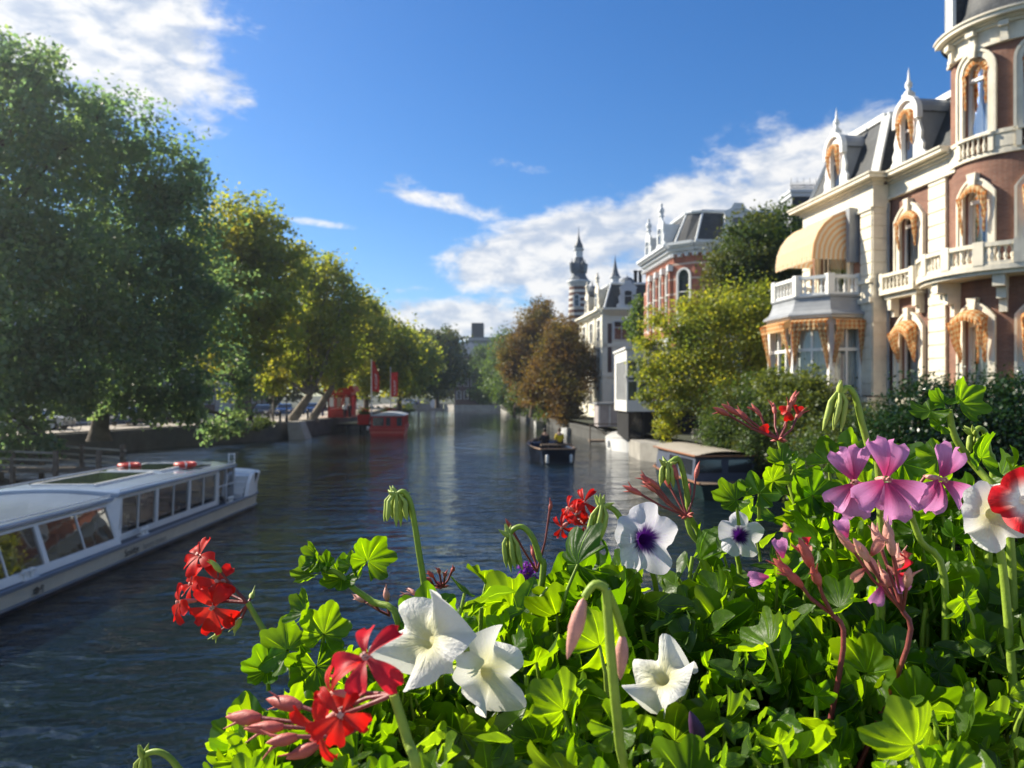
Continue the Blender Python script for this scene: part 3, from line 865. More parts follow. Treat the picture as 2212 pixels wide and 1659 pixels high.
# tower roof dormer on the far-left side
PD = roundP(TC[0], TC[1], 1.6)
td = MB(); uD = radians(-196) * 1.6
td.ubox(PD, uD - .30, uD + .30, 16.0, 17.9, -.2, .42); td.build('tower_dormer', slate, MAN)
tw = MB(); tw.ubox(PD, uD - .32, uD + .32, 16.0, 18.0, .42, .47)
for sg in (-1, 1): tw.ubox(PD, uD + sg * .33 - .03, uD + sg * .33 + .03, 16.0, 18.0, .40, .52)
tw.build('dormer_front', white, MAN)
def dormer(uc, pf, zb, ph=0):
    hw = .62; zsp = zb + 1.75
    d = MB()
    # cheeks and barrel roof
    d.ubox(P0, uc - hw, uc + hw, zb, zsp, pf - 1.9, pf - .12)
    for k in range(10):
        t0, t1 = pi * k / 10, pi * (k + 1) / 10
        V = [P0(uc + (hw + .08) * cos(t), zsp + (hw + .02) * sin(t), pp) for pp in (pf - .02, pf - 1.9) for t in (t0, t1)]
        d.add(V, [(0, 1, 3, 2)], None, True)
    D_ = d.build('dormer', leadm, MAN)
    fr = MB()
    inn = arc(uc, .34, zb + .1, zsp - .12, .34, 12); out = arc(uc, hw, zb, zsp, hw + .02, 12)
    ring(fr, P0, inn, out, pf - .14, pf)
    ring(fr, P0, arc(uc, hw - .08, zb + 1.5, zsp, hw - .06, 12), arc(uc, hw + .1, zb + 1.5, zsp, hw + .1, 12), pf - .1, pf + .12)
    for sg in (-1, 1):   # scrolled side pieces
        fr.prism([(0, 0), (.34, 0), (.36, .22), (.22, .34), (.26, .55), (.12, .75), (.16, 1.0), (.05, 1.3), (0, 1.5)], lambda a, b, dd: P0(uc + sg * (hw + a), zb + b, pf - .1 + dd), 0, .1)
    fr.ubox(P0, uc - hw - .36, uc + hw + .36, zb - .06, zb + .14, pf - .12, pf + .06)
    fr.ubox(P0, uc - .17, uc + .17, zsp + hw, zsp + hw + .22, pf - .2, pf + .1)
    c = P0(uc, zsp + hw + .2, pf - .06)
    fr.lathe([(.12, 0), (.16, .08), (.06, .16), (.13, .3), (.12, .4), (.05, .52), (.025, .8), (.0, 1.0)], c, 10)
    fr.build('dormer_front', white, D_)
    W = MB(); ring(W, P0, arc(uc, .27, zb + .16, zsp - .12, .27, 10), arc(uc, .34, zb + .1, zsp - .12, .34, 10), pf - .2, pf - .1)
    W.ubox(P0, uc - .3, uc + .3, zsp - .5, zsp - .42, pf - .2, pf - .09); W.build('sash', white, D_)
    pn = MB(); pn.add([P0(uc - .3, zb + .1, pf - .115), P0(uc + .3, zb + .1, pf - .115), P0(uc + .3, zsp + .1, pf - .115), P0(uc - .3, zsp + .1, pf - .115)], [(0, 1, 2, 3)]); pn.build('pane', darkglass, D_)
    h = hood(P0, D_, uc, .42, zsp - .12, .42, .16, .03, .95, pf)
dormer(32.07, .72, 12.36); dormer(28.1, .22, 12.36)

# ================================================================== OTHER BUILDINGS
def simplewin(P, root, uc, hw, z0, z1, rise=0., sur=.14, mat=white, p=0., mull=2, surmat=None):
    mb = MB(); rs = max(rise, .001)
    ring(mb, P, arc(uc, hw - .07, z0 + .07, z1, max(rs - .05, .001), 6), arc(uc, hw, z0, z1, rs, 6), p - .06, p + .03)
    mb.ubox(P, uc - hw, uc + hw, z0, z0 + .08, p - .05, p + .06)
    for k in range(1, mull): mb.ubox(P, uc - hw + 2 * hw * k / mull - .03, uc - hw + 2 * hw * k / mull + .03, z0, z1, p - .05, p + .02)
    zt = z0 + (z1 - z0) * .68
    mb.ubox(P, uc - hw, uc + hw, zt - .035, zt + .035, p - .048, p + .025)
    if sur: ring(mb, P, arc(uc, hw, z0, z1, rs, 6), arc(uc, hw + sur, z0, z1, rs + sur, 6), p - .05, p + .07)
    W = mb.build('window', mat, root)
    pn = MB(); q = arc(uc, hw - .03, z0 + .03, z1, rs, 6); V = [P(*a, p - .02) for a in q]
    pn.add(V, [tuple(range(len(V)))]); pn.build('pane', darkglass, W); return W
def scroll_dormer(P, root, uc, z0, w, h, p, mat=greywhite, statue=True):
    d = MB()
    d.ubox(P, uc - w * .5, uc + w * .5, z0, z0 + h * .72, p - 2.2, p)
    prof = [(-.75, 0), (-.78, .12), (-.6, .2), (-.66, .4), (-.52, .5), (-.54, .7), (-.6, .74), (-.5, .8), (-.3, .86), (-.18, 1.0), (.18, 1.0), (.3, .86), (.5, .8), (.6, .74), (.54, .7), (.52, .5), (.66, .4), (.6, .2), (.78, .12), (.75, 0)]
    d.prism([(uc + a * w, z0 + b * h) for a, b in prof], lambda a, b, dd: P(a, b, p + dd), 0, .16)
    D_ = d.build('dormer', mat, root)
    if statue:
        s = MB(); c = P(uc, z0 + h, p + .05)
        s.lathe([(.22, 0), (.25, .1), (.14, .16), (.24, .35), (.26, .55), (.16, .72), (.08, .8), (.12, .92), (.11, 1.02), (.03, 1.1), (0, 1.12)], c, 10); s.build('finial_urn', mat, D_)
    simplewin(P, root, uc, w * .28, z0 + h * .1, z0 + h * .6, .15, 0, white, p + .22, 1)
    return D_

# ---- orange brick villa
OBV = thing('orange_brick_villa', (15, 62, GZ), 'orange brick villa with white bands, corner bay and grey mansard, behind the trees', 'villa')
dO = Vector((-.094, .9956)).normalized()
A = Vector((12.6, 60))
PO = lambda u, z, p: (A.x + dO.x * u - dO.y * p, A.y + dO.y * u + dO.x * p, z)           # canal front, u away from camera
PSd = lambda u, z, p: (14.0 + dO.y * u + dO.x * p, 58.8 - dO.x * u - dO.y * p, z)         # side facing the camera, u to the right
cdir = (Vector((14.0, 58.8)) - A); cl = cdir.length; cdir.normalize()
PC = lambda u, z, p: (A.x + cdir.x * u + cdir.y * p, A.y + cdir.y * u - cdir.x * p, z)
mb = MB()
mb.ubox(PO, 0, 8, GZ, 15.2, -.4, 0); mb.ubox(PSd, 0, 22, GZ, 15.2, -.4, 0); mb.ubox(PC, 0, cl, GZ, 15.2, -.4, 0)
mb.ubox(PO, 8, 9, GZ, 13.2, -10, -.1)
mb.build('wall', orange_brick, OBV)
s = MB()
for (PP, a, b) in ((PO, -.1, 8.1), (PSd, -.1, 22), (PC, -.1, cl + .1)):
    for (za, zb, o) in ((15.0, 15.2, .2), (15.2, 15.45, .45), (15.45, 15.6, .7), (15.6, 15.82, .85)): s.ubox(PP, a, b, za, zb, -.3, o)
    k = a
    while k < b: s.ubox(PP, k, k + .28, 14.75, 15.0, 0, .35); k += .62
    s.ubox(PP, a, b, 8.3, 8.7, 0, .2); s.ubox(PP, a, b, 2.2, 3.4, 0, .15)
s.build('cornice', greywhite, OBV)
for u in (.9, 2.7, 4.5, 6.3):
    for z0 in (4.2, 9.4): simplewin(PO, OBV, u + .3, .5, z0, z0 + 3.9, .5, .12, white, .05, 1)
    c = MB(); c.ubox(PO, u - .72, u - .45, 9.0, 14.3, 0, .28); c.ubox(PO, u - .8, u - .38, 13.7, 14.3, 0, .36); c.ubox(PO, u - .78, u - .4, 9, 9.5, 0, .34)
    c.build('pilaster', orange_brick, OBV)
    c = MB(); c.ubox(PO, u - .84, u - .34, 13.75, 14.2, .02, .42); c.build('capital', greywhite, OBV)
for z0 in (4.2, 9.4): simplewin(PC, OBV, cl / 2, .5, z0, z0 + 3.9, .5, .12, white, .05, 1)
for u in (3.0, 6.2, 9.4, 12.6):
    for z0 in (4.2, 9.4): simplewin(PSd, OBV, u, .6, z0, z0 + 3.6, .5, .14, white, .05, 2)
m2 = MB(); n = 6
def rr(off, z): return [PO(8 - off, z, -off), PO(0 + off * .6, z, -off), PC(cl / 2, z, -off * 1.1), PSd(off * .6, z, -off), PSd(22 - off, z, -off), PSd(22 - off, z, -13 + off), PO(8 - off, z, -22)]
rows = [rr(.1, 15.82), rr(1.35, 18.5)]
V = rows[0] + rows[1]; k = 7
m2.add(V, [(i, (i + 1) % k, (i + 1) % k + k, i + k) for i in range(k)])
top = (PSd(6, 19.4, -5)); V = rows[1] + [top]; m2.add(V, [(i, (i + 1) % k, k) for i in range(k)])
m2.build('mansard_roof', slate, OBV)
t = MB()
pts = rr(1.3, 18.45)
for i in range(k - 1): t.tube([pts[i], pts[i + 1]], .17, 6)
a_, b_ = rr(.1, 15.8)[3], rr(1.35, 18.4)[3]; t.tube([a_, b_], .1, 6); a_, b_ = rr(.1, 15.8)[1], rr(1.35, 18.4)[1]; t.tube([a_, b_], .1, 6)
t.build('roof_trim', greywhite, OBV)
scroll_dormer(PO, OBV, 1.9, 15.8, 1.5, 2.6, .35); scroll_dormer(PO, OBV, 5.6, 15.6, 1.4, 2.4, .35)
scroll_dormer(PSd, OBV, 3.4, 15.8, 2.0, 3.0, .05, greywhite, False)
scroll_dormer(PSd, OBV, 10.5, 15.8, 2.0, 3.0, .05, greywhite, False)
c = MB(); cx, cy_ = (1725 - 1106) / F * 50, 50.0
c.box(cx - .72, cx + .72, cy_ - .8, cy_ + 1.0, 8, 17.0); CH = c.build('chimney_tower', leadm, None)
CHT = thing('roof_turret', (cx, cy_, GZ), 'square slate chimney turret with pale cap and iron cresting above the trees', 'turret')
CH.parent = CHT; CH.location = -ORG[CHT]; 
c = MB(); c.box(cx - .9, cx + .9, cy_ - .95, cy_ + 1.1, 17.0, 17.18); c.box(cx - .82, cx + .82, cy_ - .88, cy_ + 1.05, 16.75, 17.0); c.build('cap', greywhite, CHT)
c = MB()
rng = random.Random(5)
for k in range(13):
    for (xx, yy) in ((cx - .8 + 1.6 * k / 12, cy_ - .88),):
        hh = .75 if k % 3 == 0 else .5
        c.tube([(xx, yy, 17.18), (xx, yy, 17.18 + hh)], [.03, .012], 5); c.tube([(xx - .08, yy, 17.5), (xx, yy, 17.38), (xx + .08, yy, 17.5)], .018, 4)
c.tube([(cx - .8, cy_ - .88, 17.3), (cx + .8, cy_ - .88, 17.3)], .02, 4)
c.build('cresting', darkmetal, CHT)
c = MB(); c.box(cx - .72, cx + .72, cy_ - .83, cy_ - .80, 10, 16.7); c.build('slate_face', slate, CHT)

# ---- white glazed villa front standing over a boathouse
WG = thing('glazed_villa', (10, 52, 1), 'white glazed veranda on a dark boathouse, half hidden by the yellow-green tree', 'villa')
b = MB(); PV = lambda u, z, p: (7.6 + u, 51 + .05 * u - p, z)
b.ubox(PV, 0, 6.5, 2.95, 3.7, -6, 0); b.ubox(PV, 0, 6.5, 6.35, 7.1, -6, 0); b.ubox(PV, -.12, 6.6, 7.1, 7.25, -6, .12); b.ubox(PV, -.1, 6.6, 5.2, 5.35, -.2, .06)
for k in range(10): b.ubox(PV, k * .7, k * .7 + .12, 3.7, 6.35, -.15, .02)
b.ubox(PV, 0, .12, 3.7, 6.35, -6, -5.0); b.ubox(PV, 0, 6.5, 4.95, 5.05, -.14, .015)
for k in range(8): b.ubox(PV, 0, .12, 3.7, 6.35, -4.4 + k * .55, -4.28 + k * .55)
b.build('veranda', white, WG)
b = MB(); b.ubox(PV, .1, 6.5, 3.7, 6.35, -.12, -.09); b.ubox(PV, .08, .1, 3.7, 6.35, -5.8, -.1); b.build('glazing', glass, WG)
b = MB(); b.grid(lambda s_, t_: PV(.2 + s_ * 6.2, 3.75 + t_ * 2.5, -.5 - .05 * sin(s_ * 90)), 120, 2); b.build('curtain', curtain, WG)
b = MB(); b.ubox(PV, .2, 6.5, 1.0, 2.95, -6, -.4); b.build('boathouse_wall', dark, WG)
b = MB(); 
for k in (0, 1.0, 2.7): b.ubox(PV, .15 + k, .25 + k, 1.2, 2.95, -.4, -.15)
b.build('boathouse_posts', darkmetal, WG)
b = MB(); b.ubox(PV, .3, 1.1, 1.2, 2.85, -.36, -.33); b.build('boathouse_window', darkglass, WG)

# ---- white villa further on
WV = thing('white_villa', (12, 90, GZ), 'cream white villa with slate mansard, thin spire and blue-grey shaded side', 'villa')
dW = Vector((-.1, .995)).normalized(); AW = Vector((10.1, 85))
PW = lambda u, z, p: (AW.x + dW.x * u - dW.y * p, AW.y + dW.y * u + dW.x * p, z)
PWs = lambda u, z, p: (AW.x + dW.y * u + dW.x * p, AW.y - dW.x * u - dW.y * p, z)
mb = MB(); mb.ubox(PW, 0, 13.2, GZ, 13.1, -.4, 0); mb.ubox(PWs, 0, 11.5, GZ, 13.1, -.4, 0); mb.build('wall', villa_cream, WV)
for ua_, ub_ in ((.5, .95), (4.1, 6.5)):
    mb = MB(); mb.ubox(PWs, ua_, ub_, 6.6, 12.0, 0, .05); mb.build('brick_strip', dark_brick, WV)
s = MB()
for (PP, a, b) in ((PW, -.1, 13.4), (PWs, -.1, 11.6)):
    for (za, zb, o) in ((13.0, 13.2, .2), (13.2, 13.45, .45), (13.45, 13.7, .75)): s.ubox(PP, a, b, za, zb, -.3, o)
    s.ubox(PP, a, b, 6.1, 6.45, 0, .15); s.ubox(PP, a, b, 9.4, 9.8, 0, .1)
for u in (0, 4.0, 8.6, 12.6): s.ubox(PW, u, u + .6, 2, 13, 0, .16)
s.ubox(PWs, 0, .45, 2, 13, 0, .1)
s.build('cornice', villa_cream, WV)
for u in (2.2, 6.4, 10.6):
    for z0, h in ((3, 2.6), (6.8, 2.3), (10.2, 2.2)): simplewin(PW, WV, u, .8, z0, z0 + h, .2, .16, white, .03)
for z0, h in ((3.1, 2.1), (6.9, 2.1), (10.2, 2.0)): simplewin(PWs, WV, 2.5, 1.3, z0, z0 + h, 0, .18, greywhite, .03, 3)
m2 = MB(); 
V = [PW(0, 13.7, -.1), PW(13.2, 13.7, -.1), PW(13.2, 13.7, -11), PWs(11.3, 13.7, -.1), PW(1.0, 16.6, -1.1), PW(12.2, 16.6, -1.1), PW(12.2, 16.6, -10), PWs(10.3, 16.6, -1.1)]
m2.add(V, [(0, 1, 5, 4), (1, 2, 6, 5), (2, 3, 7, 6), (3, 0, 4, 7), (4, 5, 6, 7)]); m2.build('mansard_roof', slate, WV)
t = MB(); t.tube([V[0], V[4]], .12, 6); t.tube([V[4], V[5]], .16, 6); t.tube([V[4], V[7]], .16, 6); t.build('roof_trim', greywhite, WV)
scroll_dormer(PW, WV, 2.4, 13.7, 1.7, 3.2, .1, stone); scroll_dormer(PW, WV, 8.2, 13.7, 1.7, 3.0, .1, stone)
scroll_dormer(PWs, WV, 2.8, 13.7, 1.7, 3.1, .0, greywhite, False)
def spire(name, root, c, prof, mat, n=8):
    m_ = MB(); m_.lathe(prof, c, n, smooth=False); return m_.build(name, mat, root)
c = PW(2.8, 0, -2.0)
spire('spire_drum', WV, (c[0], c[1], 16.4), [(.6, 0), (.5, .1), (.45, 1.0), (.68, 1.1), (.68, 1.2)], greywhite)
spire('spire', WV, (c[0], c[1], 17.6), [(.6, 0), (.36, .5), (.2, 1.2), (.08, 1.9), (.02, 2.4), (0, 2.8)], darklead)
c = PW(9.8, 0, -.8); spire('cupola', WV, (c[0], c[1], 16.3), [(.7, 0), (.7, .4), (.8, .5), (.65, .8), (.35, 1.2), (.1, 1.3), (.04, 1.8), (0, 2)], darklead)
c = PWs(2.8, 0, -1.6); spire('small_dome', WV, (c[0], c[1], 16.8), [(.9, -.3), (.8, .2), (.5, .5), (.1, .65), (.04, .7), (0, 1.1)], darklead, 12)
for (u, nm) in ((3.75, 'flue'), (4.3, 'flue')):
    c = PWs(u, 0, -1.8); m_ = MB(); m_.lathe([(.2, 16.2), (.2, 18.0), (.25, 18.05), (.25, 18.2), (.0, 18.2)], (c[0], c[1], 0), 12); m_.build(nm, darkmetal, WV)
# canopy on the front
m_ = MB(); m_.grid(lambda s_, t_: PW(3.0 + s_ * 3.4, 7.0 + 1.7 * sin(t_ * pi / 2), .15 + 1.7 * cos(t_ * pi / 2)), 4, 8)
for ue in (3.0, 6.4):
    V = [PW(ue, 7.0, .15)] + [PW(ue, 7.0 + 1.7 * sin(t_ * pi / 16), .15 + 1.7 * cos(t_ * pi / 16)) for t_ in range(9)]
    m_.add(V, [(0, i, i + 1) for i in range(1, 9)])
m_.build('awning', tan_, WV)

# ---- striped tower
TX, TY = (1250 - 1106) / F * 110, 110.0
ST = thing('striped_tower', (TX, TY, GZ), 'round tower banded in dark brick and white with a tiered onion spire', 'tower')
m_ = MB(); m_.lathe([(1.72, 1.5), (1.6, 12), (1.34, 20.0)], (TX, TY, 0), 28); m_.build('shaft', band_brick, ST)
m_ = MB(); m_.lathe([(1.33, 19.6), (1.45, 19.75), (1.5, 20.0), (1.72, 20.2), (1.74, 20.4), (1.2, 20.5)], (TX, TY, 0), 28); m_.build('cornice', greywhite, ST)
m_ = MB(); m_.lathe([(1.6, 20.4), (1.3, 20.8), (1.08, 21.15), (1.0, 21.55), (1.15, 21.65), (1.2, 22.2), (1.1, 22.7), (.85, 23.2), (.66, 23.8)], (TX, TY, 0), 8, smooth=False); m_.build('lower_roof', darklead, ST)
for k in range(4):
    a = k * pi / 2 + .5; m_ = MB(); x0, y0 = TX + 1.15 * cos(a), TY + 1.15 * sin(a)
    m_.lathe([(.2, 21.6), (.3, 22.2), (.36, 22.9), (.08, 23.1), (.02, 23.6)], (x0, y0, 0), 6, smooth=False); m_.build('corner_turret', darklead, ST)
m_ = MB(); m_.lathe([(.7, 23.7), (.6, 23.85), (.6, 24.7), (.78, 24.85), (.8, 25.05), (.5, 25.1)], (TX, TY, 0), 8, smooth=False); m_.build('lantern', greywhite, ST)
m_ = MB(); m_.lathe([(.55, 25.0), (.64, 25.25), (.58, 25.6), (.32, 26.1), (.16, 26.7), (.06, 27.3), (.03, 28.0), (0, 28.4)], (TX, TY, 0), 12); m_.build('onion_spire', darklead, ST)
Rr = roundP(TX, TY, 1.52)
for zz in (10.5, 13.2, 16.6): simplewin(Rr, ST, radians(-100) * 1.6, .35, zz, zz + 1.5, .2, .12, greywhite, .1, 1)
m_ = MB(); m_.box(TX - 3, TX + 9, TY + 3, TY + 9, GZ, 13.0); m_.box(TX - 3.1, TX + 9.1, TY + 2.9, TY + 9.1, 12.9, 13.4); m_.build('wing', dark_brick, ST)
for k in range(4): simplewin(flatP(TX - 3, TY + 3, 1, 0), ST, 1.4 + k * 2.6, .6, 9.3, 11.6, .2, .14, greywhite, -.02, 2) if False else None

# ---- far end buildings
FB = thing('brick_warehouse', (-14, 215, GZ), 'dark brown brick building at the canal end beside the round green tree', 'building')
m_ = MB(); m_.box(-16, -9.5, 214, 226, GZ, 15.0); m_.build('wall', dark_brick, FB)
PF = lambda u, z, p: (-16 + u, 214 - p, z)
for u in (1.2, 3.2, 5.2):
    for z0 in (3.0, 6.6, 10.4): simplewin(PF, FB, u, .55, z0, z0 + 2.2, .2, .12, greywhite, .02, 2)
m_ = MB(); V = [(-16.3, 213.7, 15), (-9.2, 213.7, 15), (-9.2, 226, 15), (-16.3, 226, 15), (-14, 217, 19.2), (-11.5, 217, 19.2), (-11.5, 223, 19.2), (-14, 223, 19.2)]
m_.add(V, [(0, 1, 5, 4), (1, 2, 6, 5), (2, 3, 7, 6), (3, 0, 4, 7), (4, 5, 6, 7)]); m_.build('roof', leadm, FB)
GB = thing('office_building', (-6, 260, GZ), 'blue-grey glass office block with rooftop box, far behind the trees', 'building')
m_ = MB(); m_.box(-14.5, 12, 255, 275, GZ, 23.5); m_.box(-15.2, 6, 250, 256, GZ, 19.5); m_.build('wall', darklead, GB)
m_ = MB(); m_.box(-13.5, -9.5, 256, 262, 23.5, 28.3); m_.build('roof_box', darkmetal, GB)
m_ = MB(); m_.box(-1, 12, 258, 270, 23.5, 25.2); m_.build('roof_box', darkmetal, GB)
m_ = MB()
for z0 in (18.6, 20.6, 22.4): m_.box(-14.2, 11.8, 254.8, 255, z0, z0 + .8)
for z0 in (5, 8, 11, 14, 17): m_.box(-15, 5.8, 249.8, 250, z0, z0 + 1.2)
m_.build('window_band', leadm, GB)

# ---- town houses behind the left trees
rng = random.Random(3)
tones = [('town_brick', 'brown brick'), ('stone2', 'sand-coloured'), ('dark_brick', 'dark brick'), ('greywhite', 'pale grey')]
desc = ['nearest the tour boat', 'second from the near end', 'third along the left street', 'fourth along the left street', 'fifth along the left street', 'sixth, behind the street lamps', 'seventh, behind the leaning trunks', 'eighth, behind the red kiosk', 'last before the canal end']
y0 = 38
for k in range(9):
    wd = rng.uniform(11, 15); hh = rng.uniform(11, 14); x0 = -54 + rng.uniform(-.4, .4) + k * .9
    mt, ds = tones[k % 4]
    R = thing('row_house', (x0 - 5, y0 + wd / 2, GZ), f'{ds} town house half seen under the plane trees, {desc[k]}', 'house', 'town houses along the left street')
    PH = lambda u, z, p, x0=x0, y0=y0: (x0 + p, y0 + u, z)
    m_ = MB(); m_.box(x0 - 9, x0, y0, y0 + wd - .05, GZ, hh + 1.5); m_.build('wall', globals()[mt], R)
    m_ = MB(); m_.box(x0 - 9.1, x0 + .3, y0 + .05, y0 + wd - .1, hh + 1.5, hh + 1.85); m_.build('cornice', greywhite, R)
    m_ = MB(); V = [(x0 - 9, y0 + .1, hh + 1.85), (x0, y0 + .1, hh + 1.85), (x0, y0 + wd - .15, hh + 1.85), (x0 - 9, y0 + wd - .15, hh + 1.85), (x0 - 4.5, y0 + .4, hh + 4.4), (x0 - 4.5, y0 + wd - .4, hh + 4.4)]
    m_.add(V, [(1, 2, 5, 4), (0, 3, 5, 4), (0, 1, 4), (3, 2, 5)]); m_.build('roof', slate, R)
    nw = int(wd / 2.6)
    for i in range(nw):
        for j, z0 in enumerate((2.6, 6.0, 9.2)):
            if z0 + 2.2 < hh: simplewin(PH, R, (i + .5) * wd / nw, .55, z0, z0 + 1.9, .1, .1, white, .03, 2)
    y0 += wd

# ---- shed, fence on the right bank
SH = thing('garden_shed', (7.6, 63, 1), 'pinkish grey boarded shed on the right bank beside the boathouse', 'shed')
m_ = MB(); m_.box(6.95, 8.8, 62, 65, 1.5, 3.3); m_.build('wall', plain('pinkish_boards', (.36, .32, .31), .8, .15, 3., .3), SH)
m_ = MB(); m_.box(6.8, 8.95, 61.8, 65.2, 3.3, 3.45); m_.build('roof', leadm, SH)
m_ = MB(); m_.box(7.85, 7.93, 61.96, 62, 1.6, 3.25); m_.box(7.0, 7.08, 61.95, 62, 1.5, 3.3); m_.build('trim', greywhite, SH)
m_ = MB()
for k in range(12): m_.box(10.35 + k * .17, 10.45 + k * .17, 44, 44.05, 1.0, 2.1)
m_.box(10.3, 12.4, 44.05, 44.1, 1.85, 1.95); m_.box(10.3, 12.4, 44.05, 44.1, 1.2, 1.3)
tag(m_.build('picket_fence', plain('old_grey_wood', (.36, .33, .28), .85, .2, 3., .3)), 'grey wooden picket fence under the yellow-green tree on the right bank', 'fence')
m_ = MB()
for (xa, xb) in ((6.1, 8.3),):
    m_.box(xa, xb, 60.4, 60.5, 1.75, 1.83); m_.tube([(xa, 60.4, 1.8), (xb, 60.4, .4)], .04, 5); m_.box(xa, xa + .08, 60.4, 60.5, -.2, 1.8); m_.box(xb, xb + .08, 60.4, 60.5, -.2, 1.8); m_.box(xa, xb, 60.3, 62, .35, .5)
tag(m_.build('wooden_gangway', wood), 'small railed wooden gangway at the water below the shed', 'gangway')
m_ = MB()
m_.add([(7.9, 47.5, -1), (9.6, 44.5, -1), (11, 46, -1), (11, 52, -1), (7.9, 52, -1), (7.9, 47.5, 1.1), (9.6, 44.5, 1.1), (11, 46, 1.1), (11, 52, 1.1), (7.9, 52, 1.1)], [(0, 1, 6, 5), (1, 2, 7, 6), (2, 3, 8, 7), (4, 0, 5, 9), (5, 6, 7, 8, 9)])
tag(m_.build('stone_landing', lightstone), 'pale stone landing corner between the white motorboat and the cabin boat', 'landing')

# ================================================================== TREES
def leafcloud(rs, blobs, nleaf, size, clump=.33, fill=.55, droop=.0):
    """blobs: (x,y,z,rx,ry,rz). Returns quad verts"""
    B = np.array(blobs, dtype=float)
    vol = (B[:, 3] * B[:, 4] * B[:, 5]) ** (2 / 3); pb = vol / vol.sum()
    per = 34; nc = max(8, nleaf // per)
    bi = rs.choice(len(B), nc, p=pb)
    d = rs.normal(size=(nc, 3)); d /= np.linalg.norm(d, axis=1)[:, None]
    rad = np.clip(1 - np.abs(rs.normal(0, fill * .6, nc)), .15, 1.12)
    rad = rad + (rs.rand(nc) < .14) * rs.uniform(.05, .32, nc)
    C = B[bi, :3] + d * B[bi, 3:6] * rad[:, None]
    mean_r = B[bi, 3:6].mean(1)
    cr = clump * rs.uniform(.5, 1.25, nc) * np.minimum(mean_r * .55, 1.9)
    cr = np.maximum(cr, size * 2)
    ci = np.repeat(np.arange(nc), per); n = len(ci)
    off = rs.normal(size=(n, 3)) * cr[ci][:, None] * np.array([1, 1, .62])
    P = C[ci] + off
    if droop: P[:, 2] -= droop * (np.abs(off[:, 0]) + np.abs(off[:, 1])) * .5
    nrm = rs.normal(size=(n, 3)) * .8 + np.array([0, 0, .55]) + d[ci] * .5
    nrm /= np.linalg.norm(nrm, axis=1)[:, None]
    a = np.cross(nrm, rs.normal(size=(n, 3))); a /= np.linalg.norm(a, axis=1)[:, None]; b = np.cross(nrm, a)
    s = size * rs.uniform(.55, 1.3, n)[:, None]
    V = np.stack([P - a * s, P - b * s * .62 + nrm * s * .14, P + a * s, P + b * s * .62 + nrm * s * .14], 1).reshape(-1, 3)
    return V, np.arange(4 * n).reshape(-1, 4)
def tree(name, base, blobs, nleaf, size, mat, label, group=None, trunk_r=.35, seed=1, barkm=None, fork=.3, clump=.33, cat='tree', lean=(0, 0), fill=.55, droop=0., branches=True):
    rs = np.random.RandomState(seed)
    R = thing(name, base, label, cat, group)
    V, Q = leafcloud(rs, blobs, nleaf, size, clump, fill, droop)
    rawmesh('crown', V, Q, mat, R)
    mb = MB(); base = Vector(base)
    ctr = Vector(np.array(blobs)[:, :3].mean(0)); low = min(b[2] - b[5] for b in blobs)
    fk = Vector((base.x + lean[0], base.y + lean[1], max(base.z + 1.2, base.z + (ctr.z - base.z) * fork)))
    mid = base.lerp(fk, .5) + Vector((rs.uniform(-.15, .15), rs.uniform(-.15, .15), 0))
    mb.tube([base - Vector((0, 0, .3)), base + Vector((0, 0, .25)), mid, fk], [trunk_r * 1.5, trunk_r * 1.1, trunk_r * .9, trunk_r * .75], 10)
    if branches:
        for b in blobs:
            e = Vector(b[:3]); L = (e - fk).length
            m1 = fk.lerp(e, .45) + Vector((rs.uniform(-.1, .1) * L, rs.uniform(-.1, .1) * L, .08 * L))
            r0 = trunk_r * .5 * min(1, b[3] / 3 + .35)
            mb.tube([fk, m1, e], [r0, r0 * .6, r0 * .3], 7)
            for k in range(6):
                q = e + Vector(np.clip(rs.normal(size=3), -1.3, 1.3)) * b[3] * .42 + Vector((0, 0, b[5] * .2))
                st_ = m1.lerp(e, rs.uniform(.3, 1)); mb.tube([st_, st_.lerp(q, .5) + Vector((0, 0, .1)), q], [r0 * .3, r0 * .17, .012], 5)
    mb.build('trunk', barkm or bark, R)
    return R
def bl_(px, py, Y, r, sy=1., sz=1.):
    p = at(px, py, Y); return (p.x, p.y, p.z, r, r * sy, r * sz)
def gnd(px, Y, z=GZ): return ((px - 1106) / F * Y, Y, z + .1)
G1 = 'plane trees along the left quay'
tree('plane_tree', gnd(-160, 40), [bl_(-60, 300, 40, 4.6), bl_(60, 170, 41, 2.4), bl_(120, 330, 41, 3.4), bl_(-40, 520, 39, 4.5), bl_(120, 560, 40, 4.2), bl_(30, 740, 38, 4.0), bl_(180, 720, 41, 3.4), bl_(10, 160, 42, 2.2), bl_(-10, 870, 36, 1.6), bl_(60, 915, 38, 1.0), bl_(15, 965, 36, .8), bl_(105, 955, 37, .6), bl_(90, 840, 39, 2.2), bl_(170, 850, 41, 1.8)],
     50000, .16, lf_plane, 'tallest and nearest plane tree, towering over the tour boat at the left edge', G1, .55, 11, clump=.33, fill=1.0)
tree('plane_tree', gnd(215, 46), [bl_(235, 330, 46, 3.8), bl_(330, 430, 47, 3.8), bl_(230, 560, 45, 4.4), bl_(380, 560, 47, 3.4), bl_(300, 720, 45, 4.0), bl_(410, 720, 48, 3.2), bl_(210, 250, 46, 1.9), bl_(400, 400, 48, 2.0), bl_(420, 845, 46, 1.5), bl_(440, 640, 49, 3), bl_(400, 890, 48, 1.3), bl_(455, 925, 51, 1.0), bl_(505, 905, 54, 1.2), bl_(330, 860, 46, 1.6), bl_(260, 850, 45, 1.6), bl_(520, 820, 54, 1.6)],
     52000, .16, lf_plane, 'second plane tree from the left, its low twigs hanging over the quay wall', G1, .5, 12, clump=.33, fill=1.0)
